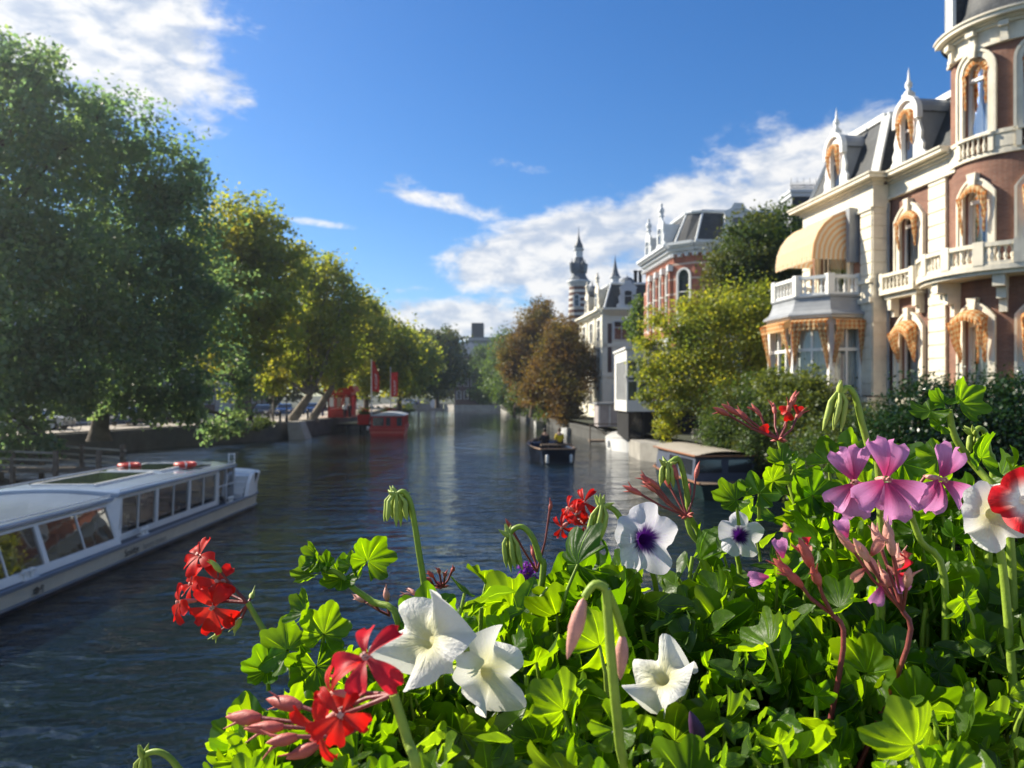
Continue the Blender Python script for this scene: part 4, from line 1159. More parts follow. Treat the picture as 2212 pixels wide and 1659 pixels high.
tree('plane_tree', gnd(520, 60), [bl_(520, 520, 61, 3.6), bl_(590, 560, 62, 2.8), bl_(470, 620, 59, 3.8), bl_(560, 690, 60, 3.8), bl_(560, 480, 62, 2.0), bl_(500, 770, 58, 3.2), bl_(455, 510, 60, 2.2), bl_(600, 640, 62, 2.6)],
     30000, .19, lf_plane2, 'plane tree behind the lamp posts, with a gappy rounded top', G1, .42, 13, clump=.34, fill=.95)
tree('plane_tree', gnd(634, 74, GZ), [bl_(690, 620, 76, 3.2), bl_(630, 690, 74, 3.6), bl_(735, 685, 78, 3.2), bl_(690, 740, 75, 3.6), bl_(700, 570, 77, 1.5), bl_(650, 600, 76, 2.0), bl_(765, 660, 80, 2.0), bl_(620, 790, 73, 2.0), bl_(745, 610, 77, 1.4), bl_(645, 805, 73, 1.3), bl_(590, 815, 70, 1.5), bl_(700, 800, 77, 1.4)],
     21000, .20, lf_plane2, 'leaning plane tree with the thick dark trunk left of the red kiosk', G1, .46, 14, palebark, clump=.42, fill=.85, lean=(1.6, 0), fork=.26)
tree('plane_tree', gnd(678, 79, GZ), [bl_(730, 755, 81, 2.8), bl_(785, 715, 90, 2.9), bl_(680, 770, 80, 2.6), bl_(765, 770, 89, 2.3), bl_(800, 665, 92, 1.5), bl_(640, 560, 82, 1.2), bl_(720, 822, 81, 1.2)],
     20000, .20, lf_plane2, 'leaning plane tree with pale sunlit bark nearest the red kiosk', G1, .40, 15, palebark, clump=.42, fill=.85, lean=(1.9, 0), fork=.36)
tree('plane_tree', gnd(790, 104), [bl_(810, 740, 104, 4.2), bl_(850, 760, 106, 3.4), bl_(790, 800, 103, 3.2), bl_(845, 810, 106, 2.6), bl_(815, 700, 106, 2.0)],
     16000, .28, lf_yellow, 'bright yellowish plane tree just behind the two red banners', G1, .4, 16, clump=.5)
tree('plane_tree', gnd(862, 132), [bl_(880, 770, 132, 4.6), bl_(850, 760, 130, 4.2), bl_(905, 790, 134, 3.8), bl_(870, 815, 130, 3.6), bl_(895, 745, 135, 2.6)],
     12000, .34, lf_plane2, 'olive plane tree in the row between the banners and the dark end tree', G1, .45, 17, clump=.5)
tree('plane_tree', gnd(945, 170), [bl_(945, 775, 170, 6.2), bl_(915, 780, 168, 5), bl_(965, 790, 172, 4.6), bl_(955, 745, 172, 3.6), bl_(930, 820, 168, 4), bl_(968, 735, 174, 2.0), bl_(925, 740, 172, 2.4)],
     14000, .42, lf_dark, 'dark feathery-topped tree at the far end of the left row', G1, .5, 18, clump=.45)
G2 = 'trees beyond the canal end'
tree('background_tree', gnd(700, 150), [bl_(700, 770, 150, 9), bl_(600, 780, 150, 9), bl_(500, 790, 150, 8), bl_(780, 800, 150, 6)], 9000, .6, lf_dark, 'dark mass of street tree seen between the trunks left of the kiosk', G2, .5, 19)
tree('background_tree', gnd(1060, 236), [bl_(1060, 840, 238, 6), bl_(1010, 845, 240, 4.5), bl_(1110, 835, 236, 7), bl_(1160, 830, 234, 7)], 9000, .5, lf_dark, 'dark low trees behind the egg-shaped tree at the canal end', G2, .4, 50)
tree('background_tree', gnd(905, 230), [bl_(900, 820, 235, 5), bl_(940, 830, 235, 5), bl_(970, 832, 236, 4.5), bl_(860, 820, 232, 5)], 8000, .5, lf_plane2, 'low olive tree standing on the far quay above the white oval gleam', G2, .4, 20)
# right side, far to near
tree('round_tree', gnd(1042, 216), [bl_(1042, 808, 216, 5.4, 1, 1.3), bl_(1038, 778, 216, 3.8), bl_(1045, 840, 216, 4.6)], 14000, .34, lf_green, 'pale green egg-shaped tree on the far pale stone quay', None, .3, 21, clump=.5)
tree('leafy_tree', gnd(1095, 185), [bl_(1085, 790, 190, 5.0), bl_(1110, 780, 185, 4.6), bl_(1088, 752, 190, 3.6), bl_(1100, 830, 180, 4.4), bl_(1072, 828, 190, 3.6), bl_(1125, 845, 170, 3.6)], 15000, .32, lf_green, 'fresh green tree between the egg-shaped tree and the browning chestnuts', None, .35, 22, clump=.5)
tree('chestnut_tree', gnd(1150, 108, 1.2), [bl_(1165, 700, 108, 2.9), bl_(1125, 750, 108, 3.2), bl_(1180, 740, 110, 3.2), bl_(1140, 800, 107, 3.6), bl_(1105, 790, 107, 2.0), bl_(1170, 670, 110, 1.9), bl_(1150, 850, 104, 2.2)], 36000, .16, lf_brown, 'tall browning chestnut further from the camera, with a green-tinged lacy top', 'browning chestnut trees', .4, 23, clump=.36, fill=.85)
tree('chestnut_tree', gnd(1215, 88, 1.0), [bl_(1215, 760, 88, 3.0), bl_(1200, 820, 87, 3.4), bl_(1245, 800, 88, 2.6), bl_(1215, 720, 89, 2.1), bl_(1170, 840, 87, 2.2), bl_(1225, 860, 84, 2.6), bl_(1225, 890, 83, 1.4), bl_(1255, 770, 89, 1.6)], 42000, .15, lf_brown, 'nearer browning chestnut drooping to the water in front of the white villa', 'browning chestnut trees', .4, 24, clump=.36, fill=.85)
tree('bank_shrub', gnd(1110, 120, .8), [bl_(1130, 868, 125, 2.0), bl_(1150, 874, 112, 1.9), bl_(1118, 868, 145, 2.4), bl_(1103, 866, 170, 2.4), bl_(1180, 880, 100, 1.8)], 9000, .22, lf_ivy, 'green bushes overhanging the right bank below the chestnuts', None, .15, 25, cat='shrub')
tree('garden_tree', gnd(1380, 72, 1.2), [bl_(1388, 665, 72, .95), bl_(1392, 720, 71, 1.2), bl_(1376, 700, 72, .8), bl_(1400, 775, 71, 1.3)], 5000, .2, lf_green, 'small green tree peeping between the white villa and the orange brick villa', None, .25, 26)
tree('dark_tree', gnd(1640, 47, 1.6), [bl_(1640, 530, 47, 2.2), bl_(1590, 570, 46, 2.1), bl_(1700, 560, 48, 2.4), bl_(1640, 620, 46, 2.7), bl_(1720, 640, 47, 2.4), bl_(1570, 620, 46, 1.6), bl_(1760, 470, 50, 1.0), bl_(1600, 500, 47, 1.2), bl_(1680, 480, 48, 1.3), bl_(1740, 560, 48, 1.6), bl_(1690, 700, 46, 2)],
     44000, .11, lf_dark, 'dark green tree rising behind the yellow-green one, against the brick villa', None, .35, 27, clump=.38, fill=.8)
tree('robinia_tree', gnd(1560, 40, 1.4), [bl_(1560, 690, 40, 1.9), bl_(1480, 720, 39.5, 1.8), bl_(1630, 670, 40, 1.7), bl_(1430, 790, 39, 1.35), bl_(1540, 790, 39, 2.2), bl_(1640, 770, 39, 2.0), bl_(1470, 850, 38.5, 1.4), bl_(1570, 860, 38, 1.8), bl_(1440, 890, 38, .9), bl_(1670, 850, 38, 1.6), bl_(1400, 745, 40, .8), bl_(1500, 660, 40, 1.1), bl_(1660, 720, 40, 1.2), bl_(1418, 690, 40, .9), bl_(1400, 800, 39, .75), bl_(1392, 860, 38.5, .6), bl_(1440, 930, 38, .7), bl_(1590, 925, 36, 1.1), bl_(1695, 790, 38, 1.2), bl_(1690, 880, 36, 1.3), bl_(1640, 910, 36, 1.2)],
     44000, .085, lf_yellow, 'broad yellow-green tree overhanging the right bank in front of the brick villa', None, .22, 28, clump=.40, fill=.95, fork=.25)
tree('bank_bush', gnd(1620, 33, 1.0), [bl_(1600, 900, 33, 1.5), bl_(1680, 900, 32, 1.5), bl_(1560, 935, 34, .9), bl_(1740, 880, 31, 1.5), bl_(1640, 960, 31, 1.0), bl_(1760, 940, 30, 1.3)],
     24000, .075, lf_dark, 'dark bush on the right bank above the moored cabin boat', None, .12, 29, clump=.5, cat='shrub')
tree('bank_bush', gnd(1760, 29, 1.4), [bl_(1745, 835, 28.5, .75), bl_(1705, 850, 29, .75), bl_(1800, 885, 28, .8), bl_(1745, 885, 28, 1.0), bl_(1670, 830, 30, .8)],
     12000, .065, lf_olive, 'loose olive green bush in front of the gingham bay window', None, .08, 30, clump=.42, fill=.9, cat='shrub')
tree('hedge', gnd(2080, 18.5, 1.5), [bl_(1960, 900, 18.5, .75), bl_(2030, 880, 18.6, .8), bl_(2120, 890, 18.4, .95), bl_(2210, 880, 18.2, .9), bl_(2300, 880, 18.2, .9), bl_(1930, 960, 18, .8), bl_(2020, 950, 18.0, 1.0), bl_(2130, 950, 17.8, 1.1), bl_(2240, 950, 17.8, 1.1), bl_(1900, 1010, 18, .8), bl_(2000, 1020, 17.8, 1.0), bl_(2160, 1030, 17.6, 1.1)],
     60000, .045, lf_hedge, 'glossy dark evergreen hedge in front of the mansion at the right edge', None, .12, 31, clump=.5, cat='hedge', fork=.4)
tree('hedge', gnd(1830, 23, 1.3), [bl_(1830, 960, 23, 1.0), bl_(1760, 985, 24, .9), bl_(1880, 930, 23, .8), bl_(1800, 1040, 22, 1.0), bl_(1880, 1020, 21, 1.0)],
     20000, .055, lf_dark, 'low dark hedge between the cabin boat and the glossy evergreen hedge', None, .1, 32, clump=.5, cat='hedge', fork=.4)
# ivy and weeds on the left quay
for k, (px, py, Y, r) in enumerate([(560, 915, 66, .8), (870, 885, 168, 1.8), (490, 930, 60, .7), (700, 925, 84, .35)]):
    lab = ['green weeds along the quay edge left of the pale buttress', 'round bush on the left bank past the banners', 'ivy hanging over the quay wall below the lamp posts', 'weed growing from the sloped quay wall'][k]
    p = at(px, py, Y)
    tree('quay_plant', (p.x, p.y, p.z - r * .6), [(p.x, p.y, p.z, r, r * (3 if k in (0, 2) else 1), r * .6)], 1500, .12 if k != 1 else .25, lf_ivy, lab, None, .04, 40 + k, cat='plant', branches=False)

# ================================================================== WRITING
def text3d(body, size, mat, parent, M, extrude=.004, name='lettering', spacing=1.0, offset=0.):
    cu = bpy.data.curves.new('t', 'FONT'); cu.body = body; cu.size = size; cu.extrude = extrude; cu.space_character = spacing; cu.offset = offset
    ob = bpy.data.objects.new('t', cu); COL.objects.link(ob)
    bpy.context.view_layer.update()
    me = bpy.data.meshes.new_from_object(ob.evaluated_get(bpy.context.evaluated_depsgraph_get()))
    bpy.data.objects.remove(ob)
    me.transform(M); o = ORG[parent]; me.transform(Matrix.Translation(-o))
    me.materials.clear(); me.materials.append(mat)
    r = bpy.data.objects.new(name, me); COL.objects.link(r); r.parent = parent; ORG[r] = o
    return r
def frame_mat(origin, xdir, ydir):
    x = Vector(xdir).normalized(); y = Vector(ydir).normalized(); z = x.cross(y)
    M = Matrix((x, y, z)).transposed().to_4x4(); M.translation = Vector(origin); return M

# ================================================================== TOUR BOAT
TB = thing('tour_boat', (-11.2, 18, 0), 'long white glass-sided tour boat with two life rings on its pale blue roof', 'boat')
XR, XL, Xc = -9.15, -13.25, -11.2
def hullpts(off=0., y0=6.0, yb=28.9, ys=27.3):
    """outline of the deck from the right side aft, round the blunt bow, to the left side"""
    P_ = [(XR - off, y0)]
    P_.append((XR - off, ys))
    for k in range(1, 12):
        t = k / 12 * pi
        ex = 2.2
        cxx, sxx = cos(t), sin(t)
        P_.append((Xc + (XR - off - Xc) * (abs(cxx) ** (2 / ex)) * (1 if cxx > 0 else -1), ys + (yb - ys - off) * (sxx ** (2 / ex))))
    P_.append((XL + off, ys)); P_.append((XL + off, y0))
    return P_
def loft(mb, rows, smooth=False, cap_top=False, cap_bot=False):
    n = len(rows[0]); V = [v for r in rows for v in r]
    mb.add(V, [(i * n + k, i * n + k + 1, (i + 1) * n + k + 1, (i + 1) * n + k) for i in range(len(rows) - 1) for k in range(n - 1)] + [(i * n + n - 1, i * n, (i + 1) * n, (i + 1) * n + n - 1) for i in range(len(rows) - 1)], None, smooth)
    if cap_top: mb.add(rows[-1], [tuple(range(n))])
    if cap_bot: mb.add(rows[0], [tuple(range(n))[::-1]])
def row(off, z, rise=0., **k):
    P_ = hullpts(off, **k); return [(x, y, z + rise * max(0, (y - 24) / 6) ** 2) for x, y in P_]
h = MB(); loft(h, [row(.35, -.5), row(.08, -.05), row(.05, .10)]); h.build('bottom_paint', navy, TB)
h = MB(); loft(h, [row(.05, .10, .02), row(.0, .38, .28)]); h.build('hull', creamhull, TB)
h = MB()
for off0, z0, z1 in ((-.05, .375, .45), (-.01, .085, .13)):
    loft(h, [row(0.02, z0, .28 if z0 > .3 else .02), row(off0, z0 + .01, .28 if z0 > .3 else .02), row(off0, z1, .28 if z0 > .3 else .02), row(.03, z1 + .01, .28 if z0 > .3 else .02)])
h.build('rubbing_strake', plain('grey_rubber', (.16, .19, .23), .35, .1, 2., 0, .6), TB)
h = MB(); loft(h, [row(.0, .44, .0, ys=26), row(.9, .46, .0, ys=26)]); h.add(row(.04, .43, 0, ys=27, yb=28.8), [tuple(range(15))]); h.build('side_deck', deckgrey, TB)
# bow bulwark and raised foredeck
h = MB()
P_ = [p for p in hullpts(0) if p[1] >= 27.29]
def brow(off, z, a=0.):
    pp = hullpts(off); pp = [p for p in pp if p[1] >= 27.29]
    return [(x, y, z) for x, y in pp]
n = len(P_)
rows = [brow(.0, .5), brow(-.02, .9), brow(-.10, 1.22), brow(-.12, 1.27), brow(.0, 1.30), brow(.06, 1.22), brow(.10, .9), brow(.1, .45)]
V = [v for r in rows for v in r]; h.add(V, [(i * n + k, i * n + k + 1, (i + 1) * n + k + 1, (i + 1) * n + k) for i in range(len(rows) - 1) for k in range(n - 1)], None, True)
# curved shoulder where the bulwark drops to the deck
for sx, X0 in ((1, XR), (-1, XL)):
    prof = [(27.3, .45), (27.3, 1.28), (27.05, 1.22), (26.8, 1.0), (26.62, .7), (26.5, .45)]
    V = [(X0 + .02 * sx, y, z) for y, z in prof] + [(X0 - .10 * sx, y, z) for y, z in prof]; m_ = len(prof)
    h.add(V, [tuple(range(m_)), tuple(range(m_, 2 * m_))[::-1]] + [(i, (i + 1) % m_, (i + 1) % m_ + m_, i + m_) for i in range(m_)])
h.build('bow_bulwark', white, TB)
h = MB(); h.add([(x, y, 1.16) for x, y in hullpts(.12, yb=28.85) if y >= 27.29], [tuple(range(n))])
h.box(XL + .2, XR - .2, 27.25, 27.32, .45, 1.17)
for k in range(4): h.box(XR - 1.5, XR - .15, 27.25 - .2 * (4 - k), 27.25 - .2 * (3 - k) if k < 3 else 27.25, .45, .45 + .18 * (k + 1))
h.build('foredeck', greywhite, TB)
h = MB(); h.lathe([(.12, 1.16), (.1, 1.2), (.05, 1.25), (.05, 1.42), (.11, 1.46), (.12, 1.5), (.03, 1.53), (0, 1.53)], (Xc + 1.0, 28.0, 0), 12); h.build('bollard', wood, TB)
# cabins
def cabin(y0, y1, xr0, xr1, zt, wins, name, lean):
    """xr0 bottom x, xr1 top x on the right side; mirrored on the left"""
    fr = MB(); gl = []
    z0 = .50
    for sd in (1, -1):
        mir = (lambda x: x) if sd == 1 else (lambda x: 2 * Xc - x)
        def Q(y, z, p, mir=mir, sd=sd):
            t = (z - z0) / (zt - z0); return (mir(xr0 + (xr1 - xr0) * t + p), y, z)
        def bar(ya, yb_, za, zb, pa=-.05, pb=.025):
            V = [Q(y, z, p) for z in (za, zb) for p in (pa, pb) for y in (ya, yb_)]
            fr.add(V, [(0, 2, 3, 1), (4, 5, 7, 6), (0, 1, 5, 4), (2, 6, 7, 3), (0, 4, 6, 2), (1, 3, 7, 5)])
        zb, ztt = z0 + .10, zt - .10
        bar(y0, y1, z0 - .08, zb); bar(y0, y1, ztt, zt)
        edges = [y0] + wins + [y1]
        for i, y in enumerate(edges):
            wd = .07 if 0 < i < len(edges) - 1 else .12
            bar(y - wd, y + wd, zb, ztt)
        for a, b in zip(edges, edges[1:]):
            if b - a < .5: continue
            m_ = (a + b) / 2; bar(m_ - .018, m_ + .018, zb, ztt, -.03, .01)
            g_ = MB(); g_.add([Q(a + .05, zb - .02, -.015), Q(b - .05, zb - .02, -.015), Q(b - .05, ztt + .02, -.015), Q(a + .05, ztt + .02, -.015)], [(0, 1, 2, 3)]); gl.append(g_)
    W = fr.build(name, white, TB)
    for g_ in gl: g_.build('window_pane', boatglass, W)
cabin(18.75, 25.0, -9.62, -9.58, 1.58, [20.75, 22.85], 'fore_cabin', 0)
cabin(6.2, 18.45, -9.42, -9.72, 1.46, [8.6, 11.0, 13.2, 15.6], 'aft_cabin', 0)
for sd in (1, -1):
    h = MB()
    mx = (lambda x: x) if sd == 1 else (lambda x: 2 * Xc - x)
    V = [(mx(-9.42), 18.3, .42), (mx(-9.60), 18.8, .42), (mx(-9.54), 18.8, 1.58), (mx(-9.70), 18.3, 1.50), (mx(-10.0), 18.3, .42), (mx(-10), 18.8, .42), (mx(-10), 18.8, 1.58), (mx(-10), 18.3, 1.5)]
    h.add(V, [(0, 1, 2, 3), (0, 3, 7, 4), (1, 5, 6, 2)])
    h.build('cabin_pillar', white, TB)
def roofslab(y0, y1, xr, z, name, crown=.10, th=.09):
    m_ = MB(); W = xr - Xc
    rows = []
    prof = [(-1, -th), (-1.012, -.02), (-.985, .0)] + [(-.985 + 1.97 * k / 10, crown * (1 - (-.985 + 1.97 * k / 10) ** 2) + .0) for k in range(1, 10)] + [(.985, 0), (1.012, -.02), (1, -th)]
    for y, k, dz in ((y0, .985, -.03), (y0 + .06, 1, 0), (y1 - .06, 1, 0), (y1, .985, -.03)):
        rows.append([(Xc + a * W * k, y, z + b + dz) for a, b in prof])
    n = len(prof); V = [v for r in rows for v in r]
    m_.add(V, [(i * n + k, i * n + k + 1, (i + 1) * n + k + 1, (i + 1) * n + k) for i in range(3) for k in range(n - 1)], None, True)
    m_.add(V[:n], [tuple(range(n))]); m_.add(V[-n:], [tuple(range(n))[::-1]]); m_.add([V[0], V[n - 1], V[-1], V[-n]], [(0, 1, 2, 3)])
    return m_.build(name, roofwhite, TB)
R1 = roofslab(18.6, 26.6, -9.50, 1.66, 'fore_roof'); R2 = roofslab(6, 18.6, -9.62, 1.55, 'aft_roof')
mt = MB()
for sd in (1, -1): mt.tube([(Xc + sd * 1.66, 18.7, 1.70), (Xc + sd * 1.66, 26.5, 1.70)], .018, 5); mt.tube([(Xc + sd * 1.52, 6.2, 1.60), (Xc + sd * 1.52, 18.5, 1.60)], .018, 5)
mt.build('roof_rail', greywhite, TB)
sky_ = plain('roof_window_glass', (.03, .045, .035), .06, .5, 1.2, 0, 1.0)
for (ya, yb, xa, xb, zz) in ((19.2, 22.3, -.75, .75, 1.74), (22.8, 25.2, -.75, .75, 1.74), (8, 11.2, -.8, .8, 1.63), (12, 15.2, -.8, .8, 1.63)):
    m_ = MB(); m_.box(Xc + xa, Xc + xb, ya, yb, zz, zz + .045); s_ = m_.build('roof_window', sky_, R1 if ya > 18 else R2)
    m_ = MB()
    for x_0 in (xa - .05, xb): m_.box(Xc + x_0, Xc + x_0 + .05, ya - .05, yb + .05, zz - .04, zz + .06)
    for y_0 in (ya - .05, yb): m_.box(Xc + xa, Xc + xb, y_0, y_0 + .05, zz - .04, zz + .06)
    m_.build('roof_window_frame', white, s_) if False else m_.build('roof_window_frame', white, TB)
for (ya, xo, wd, ln) in ((19.8, -1.25, .3, 4.6), (23.6, .95, .3, 1.8)):
    m_ = MB(); m_.box(Xc + xo, Xc + xo + wd, ya, ya + ln, 1.70, 1.735); m_.build('solar_panel', darkglass, TB)
# entry between cabin and bow
m_ = MB()
for sd in (1, -1):
    X0 = Xc + sd * 1.6
    for y in (25.05, 25.75, 26.5): m_.box(X0 - .035, X0 + .035, y - .03, y + .03, .44, 1.6)
    m_.box(X0 - .03, X0 + .03, 25.0, 26.5, 1.0, 1.04)
m_.build('entry_frame', greywhite, TB)
m_ = MB()
for sd in (1, -1):
    X0 = Xc + sd * 1.6; m_.box(X0 - .01, X0 + .01, 25.06, 26.45, .48, 1.56)
m_.box(Xc - 1.55, Xc + 1.55, 26.46, 26.48, .5, 1.56)
m_.build('entry_glass', boatglass, TB)
# interior
m_ = MB(); m_.box(XL + .5, XR - .5, 6.2, 26.4, .30, .36); m_.build('cabin_floor', dark, TB)
m_ = MB()
sx = [(y, x) for y in np.arange(8.5, 24.5, 1.5) for x in (-1.0, 1.0)]
for y, x in sx:
    m_.box(Xc + x - .45, Xc + x + .45, y, y + .5, .36, .62); m_.box(Xc + x - .45, Xc + x + .45, y + .45, y + .55, .6, 1.02)
m_.build('seats', leadm, TB)
m_ = MB(); m_.box(Xc - 1.4, Xc + 1.3, 18.35, 18.45, .36, 1.45); m_.build('bulkhead', tan_, TB)
# cleats on the side deck
for y in (14.9, 19.6, 25.6):
    for sd in (1,):
        X0 = XR - .22; m_ = MB()
        m_.box(X0 - .1, X0 + .1, y - .2, y + .2, .44, .47)
        for dy in (-.1, .1): m_.lathe([(.05, 0), (.04, .12), (.07, .15), (.07, .19), (0, .2)], (X0, y + dy, .46), 8)
        m_.tube([(X0, y - .24, .60), (X0, y + .24, .60)], .025, 6); m_.build('cleat', white, TB)
m_ = MB(); X0, Y0 = Xc + 1.35, 27.0
for dx in (-.1, .1): m_.tube([(X0 + dx, Y0, 1.1), (X0 + dx, Y0, 1.98)], .018, 6)
for z in (1.3, 1.5, 1.7, 1.95): m_.tube([(X0 - .1, Y0, z), (X0 + .1, Y0, z)], .014, 5)
m_.build('ladder', white, TB)
# writing on the hull
MX = frame_mat((XR + .004, 18.15, .19), (0, 1, 0), (0, 0, 1))
text3d('Smidtje', .235, inkm, TB, MX, .002, 'hull_name', 1.0, .002)
text3d('luxury cruises', .225, inkg, TB, frame_mat((XR + .004, 19.06, .19), (0, 1, 0), (0, 0, 1)), .002, 'hull_name')
m_ = MB()   # plug emblem further aft
ey, ez = 14.75, .25
m_.prism([(0, -.07), (.07, -.07), (.12, -.03), (.12, .03), (.07, .07), (0, .07)], lambda a, b, d: (XR + .003 + d, ey + a, ez + b), 0, .003)
for s_ in (-1, 1): m_.prism([(-.06, .02 * s_), (0, .02 * s_), (0, .045 * s_), (-.06, .045 * s_)], lambda a, b, d: (XR + .0025 + d, ey + a, ez + b), 0, .003)
m_.tube([(XR + .004, ey + .12, ez), (XR + .004, ey + .16, ez), (XR + .004, ey + .20, ez + .07), (XR + .004, ey + .25, ez + .06), (XR + .004, ey + .25, ez + .01), (XR + .004, ey + .19, ez - .01),
         (XR + .004, ey + .25, ez - .03), (XR + .004, ey + .24, ez - .07), (XR + .004, ey + .18, ez - .06)], .009, 5)
m_.build('plug_emblem', inkm, TB)
def torus(mb, c, R, r, n=24, k=10):
    mb.grid(lambda a, b: (c[0] + (R + r * cos(2 * pi * b)) * cos(2 * pi * a), c[1] + (R + r * cos(2 * pi * b)) * sin(2 * pi * a), c[2] + r * sin(2 * pi * b)), n, k)
lb = None
for (x, y, lab) in ((-11.95, 24.0, 'orange-red life ring lying flat on the boat roof, the left one'), (-10.35, 24.35, 'orange-red life ring on the roof nearest the bow entry, the right one')):
    if lb is None:
        lb = thing('life_ring', (0, 0, 0), lab, 'life ring', 'life rings on the tour boat roof')
        m_ = MB(); torus(m_, (0, 0, .07), .27, .075); m_.build('ring', redbuoy, lb)
        for k in range(4):
            m_ = MB(); m_.grid(lambda a, b: ((.27 + .079 * cos(2 * pi * b)) * cos(k * pi / 2 + .4 + .13 * a), (.27 + .079 * cos(2 * pi * b)) * sin(k * pi / 2 + .4 + .13 * a), .07 + .079 * sin(2 * pi * b)), 4, 10); m_.build('band', white, lb)
        o = lb
    else: o = copy_tree(lb)
    o.location = (x, y, 1.755); o['label'] = lab

# ================================================================== FIGURES
def skinned(name, joints, edges, radii, mat, parent, loc, sub=2):
    """continuous body from a skeleton"""
    me = bpy.data.meshes.new(name); me.from_pydata([tuple(j) for j in joints], edges, []); me.update()
    ob = bpy.data.objects.new(name, me); COL.objects.link(ob)
    sk = ob.modifiers.new('s', 'SKIN'); sk.use_smooth_shade = True
    for i, r in enumerate(radii):
        d = me.skin_vertices[0].data[i]; d.radius = (r, r) if not hasattr(r, '__len__') else r
    me.skin_vertices[0].data[0].use_root = True
    ss = ob.modifiers.new('u', 'SUBSURF'); ss.levels = sub; ss.render_levels = sub
    bpy.context.view_layer.update()
    m2 = bpy.data.meshes.new_from_object(ob.evaluated_get(bpy.context.evaluated_depsgraph_get()))
    bpy.data.objects.remove(ob); m2.materials.clear(); m2.materials.append(mat)
    r = bpy.data.objects.new(name, m2); COL.objects.link(r); r.parent = parent; ORG[r] = ORG[parent]; return r
def person(loc, rz, pose, label, top, legs, hairm=skind, group=None):
    root = thing('person', loc, label, 'person', group); ORG[root] = Vector((0, 0, 0)) ; root.rotation_euler = (0, 0, rz)
    sit = pose == 'sit'; hz = .50 if sit else .92
    J = [(0, 0, hz), (0, 0, hz + .26), (0, .01, hz + .46), (0, .01, hz + .56), (0, .02, hz + .66), (0, .025, hz + .76)]
    R = [(.16, .12), (.15, .11), (.15, .10), (.055, .055), (.085, .095), (.07, .08)]
    E = [(0, 1), (1, 2), (2, 3), (3, 4), (4, 5)]
    LJ = [(0, 0, hz), (0, 0, hz + .26), (0, .01, hz + .44)]
    for s in (-1, 1):
        b = len(J)
        if sit: leg = [(.10 * s, .05, hz), (.13 * s, .42, hz + .03), (.13 * s, .50, .10), (.13 * s, .62, .04)]
        else:
            st = .14 * s if pose == 'walk' else 0.02
            leg = [(.09 * s, 0, hz - .05), (.10 * s, st * .6, .48), (.10 * s, st * 1.4 - .02, .09), (.10 * s, st * 1.4 + .13, .04)]
        J += leg; R += [.085, .06, .042, .035]; E += [(0, b), (b, b + 1), (b + 1, b + 2), (b + 2, b + 3)]
    for s in (-1, 1):
        b = len(J)
        if sit: arm = [(.19 * s, .01, hz + .44), (.25 * s, .06, hz + .18), (.17 * s, .30, hz + .14), (.14 * s, .39, hz + .14)]
        else: arm = [(.18 * s, 0, hz + .44), (.22 * s, -.03, hz + .14), (.22 * s, .10, hz - .08), (.21 * s, .14, hz - .16)]
        J += arm; R += [.055, .042, .032, .028]; E += [(2, b), (b, b + 1), (b + 1, b + 2), (b + 2, b + 3)]
    skinned('body', J, E, R, skin, root, loc)
    # jacket
    jj = [(0, 0, hz - .06), (0, 0, hz + .24), (0, .01, hz + .46)]; je = [(0, 1), (1, 2)]; jr = [(.19, .15), (.185, .15), (.17, .125)]
    for s in (-1, 1):
        b = len(jj); a = [J[14 + (0 if s == -1 else 4)], J[15 + (0 if s == -1 else 4)], J[16 + (0 if s == -1 else 4)]]
        jj += a; jr += [.078, .062, .05]; je += [(2, b), (b, b + 1), (b + 1, b + 2)]
    skinned('jacket', jj, je, jr, top, root, loc)
    tj = [(0, 0, hz + .02)]; te = []; tr_ = [(.175, .135)]
    for s in (0, 1):
        b = len(tj); q = J[6 + 4 * s:9 + 4 * s]; tj += q; tr_ += [.105, .078, .06]; te += [(0, b), (b, b + 1), (b + 1, b + 2)]
    skinned('trousers', tj, te, tr_, legs, root, loc)
    hb = MB(); c = Vector((0, .0, hz + .74)); hb.lathe([(.098, -.10), (.112, -.03), (.108, .04), (.08, .09), (.03, .115), (0, .118)], c, 14)
    hb.build('hair', hairm, root, (0, 0, 0))
    fb = MB(); f_y = .105
    for s in (-1, 1): fb.lathe([(.012, 0), (.010, .006), (0, .008)], (.032 * s, f_y, hz + .71), 8, axis=(0, 1, 0))
    fb.tube([(0, f_y, hz + .71), (0, f_y + .028, hz + .675), (0, f_y, hz + .665)], [.008, .014, .01], 6)
    fb.build('face', skin, root, (0, 0, 0))
    return root

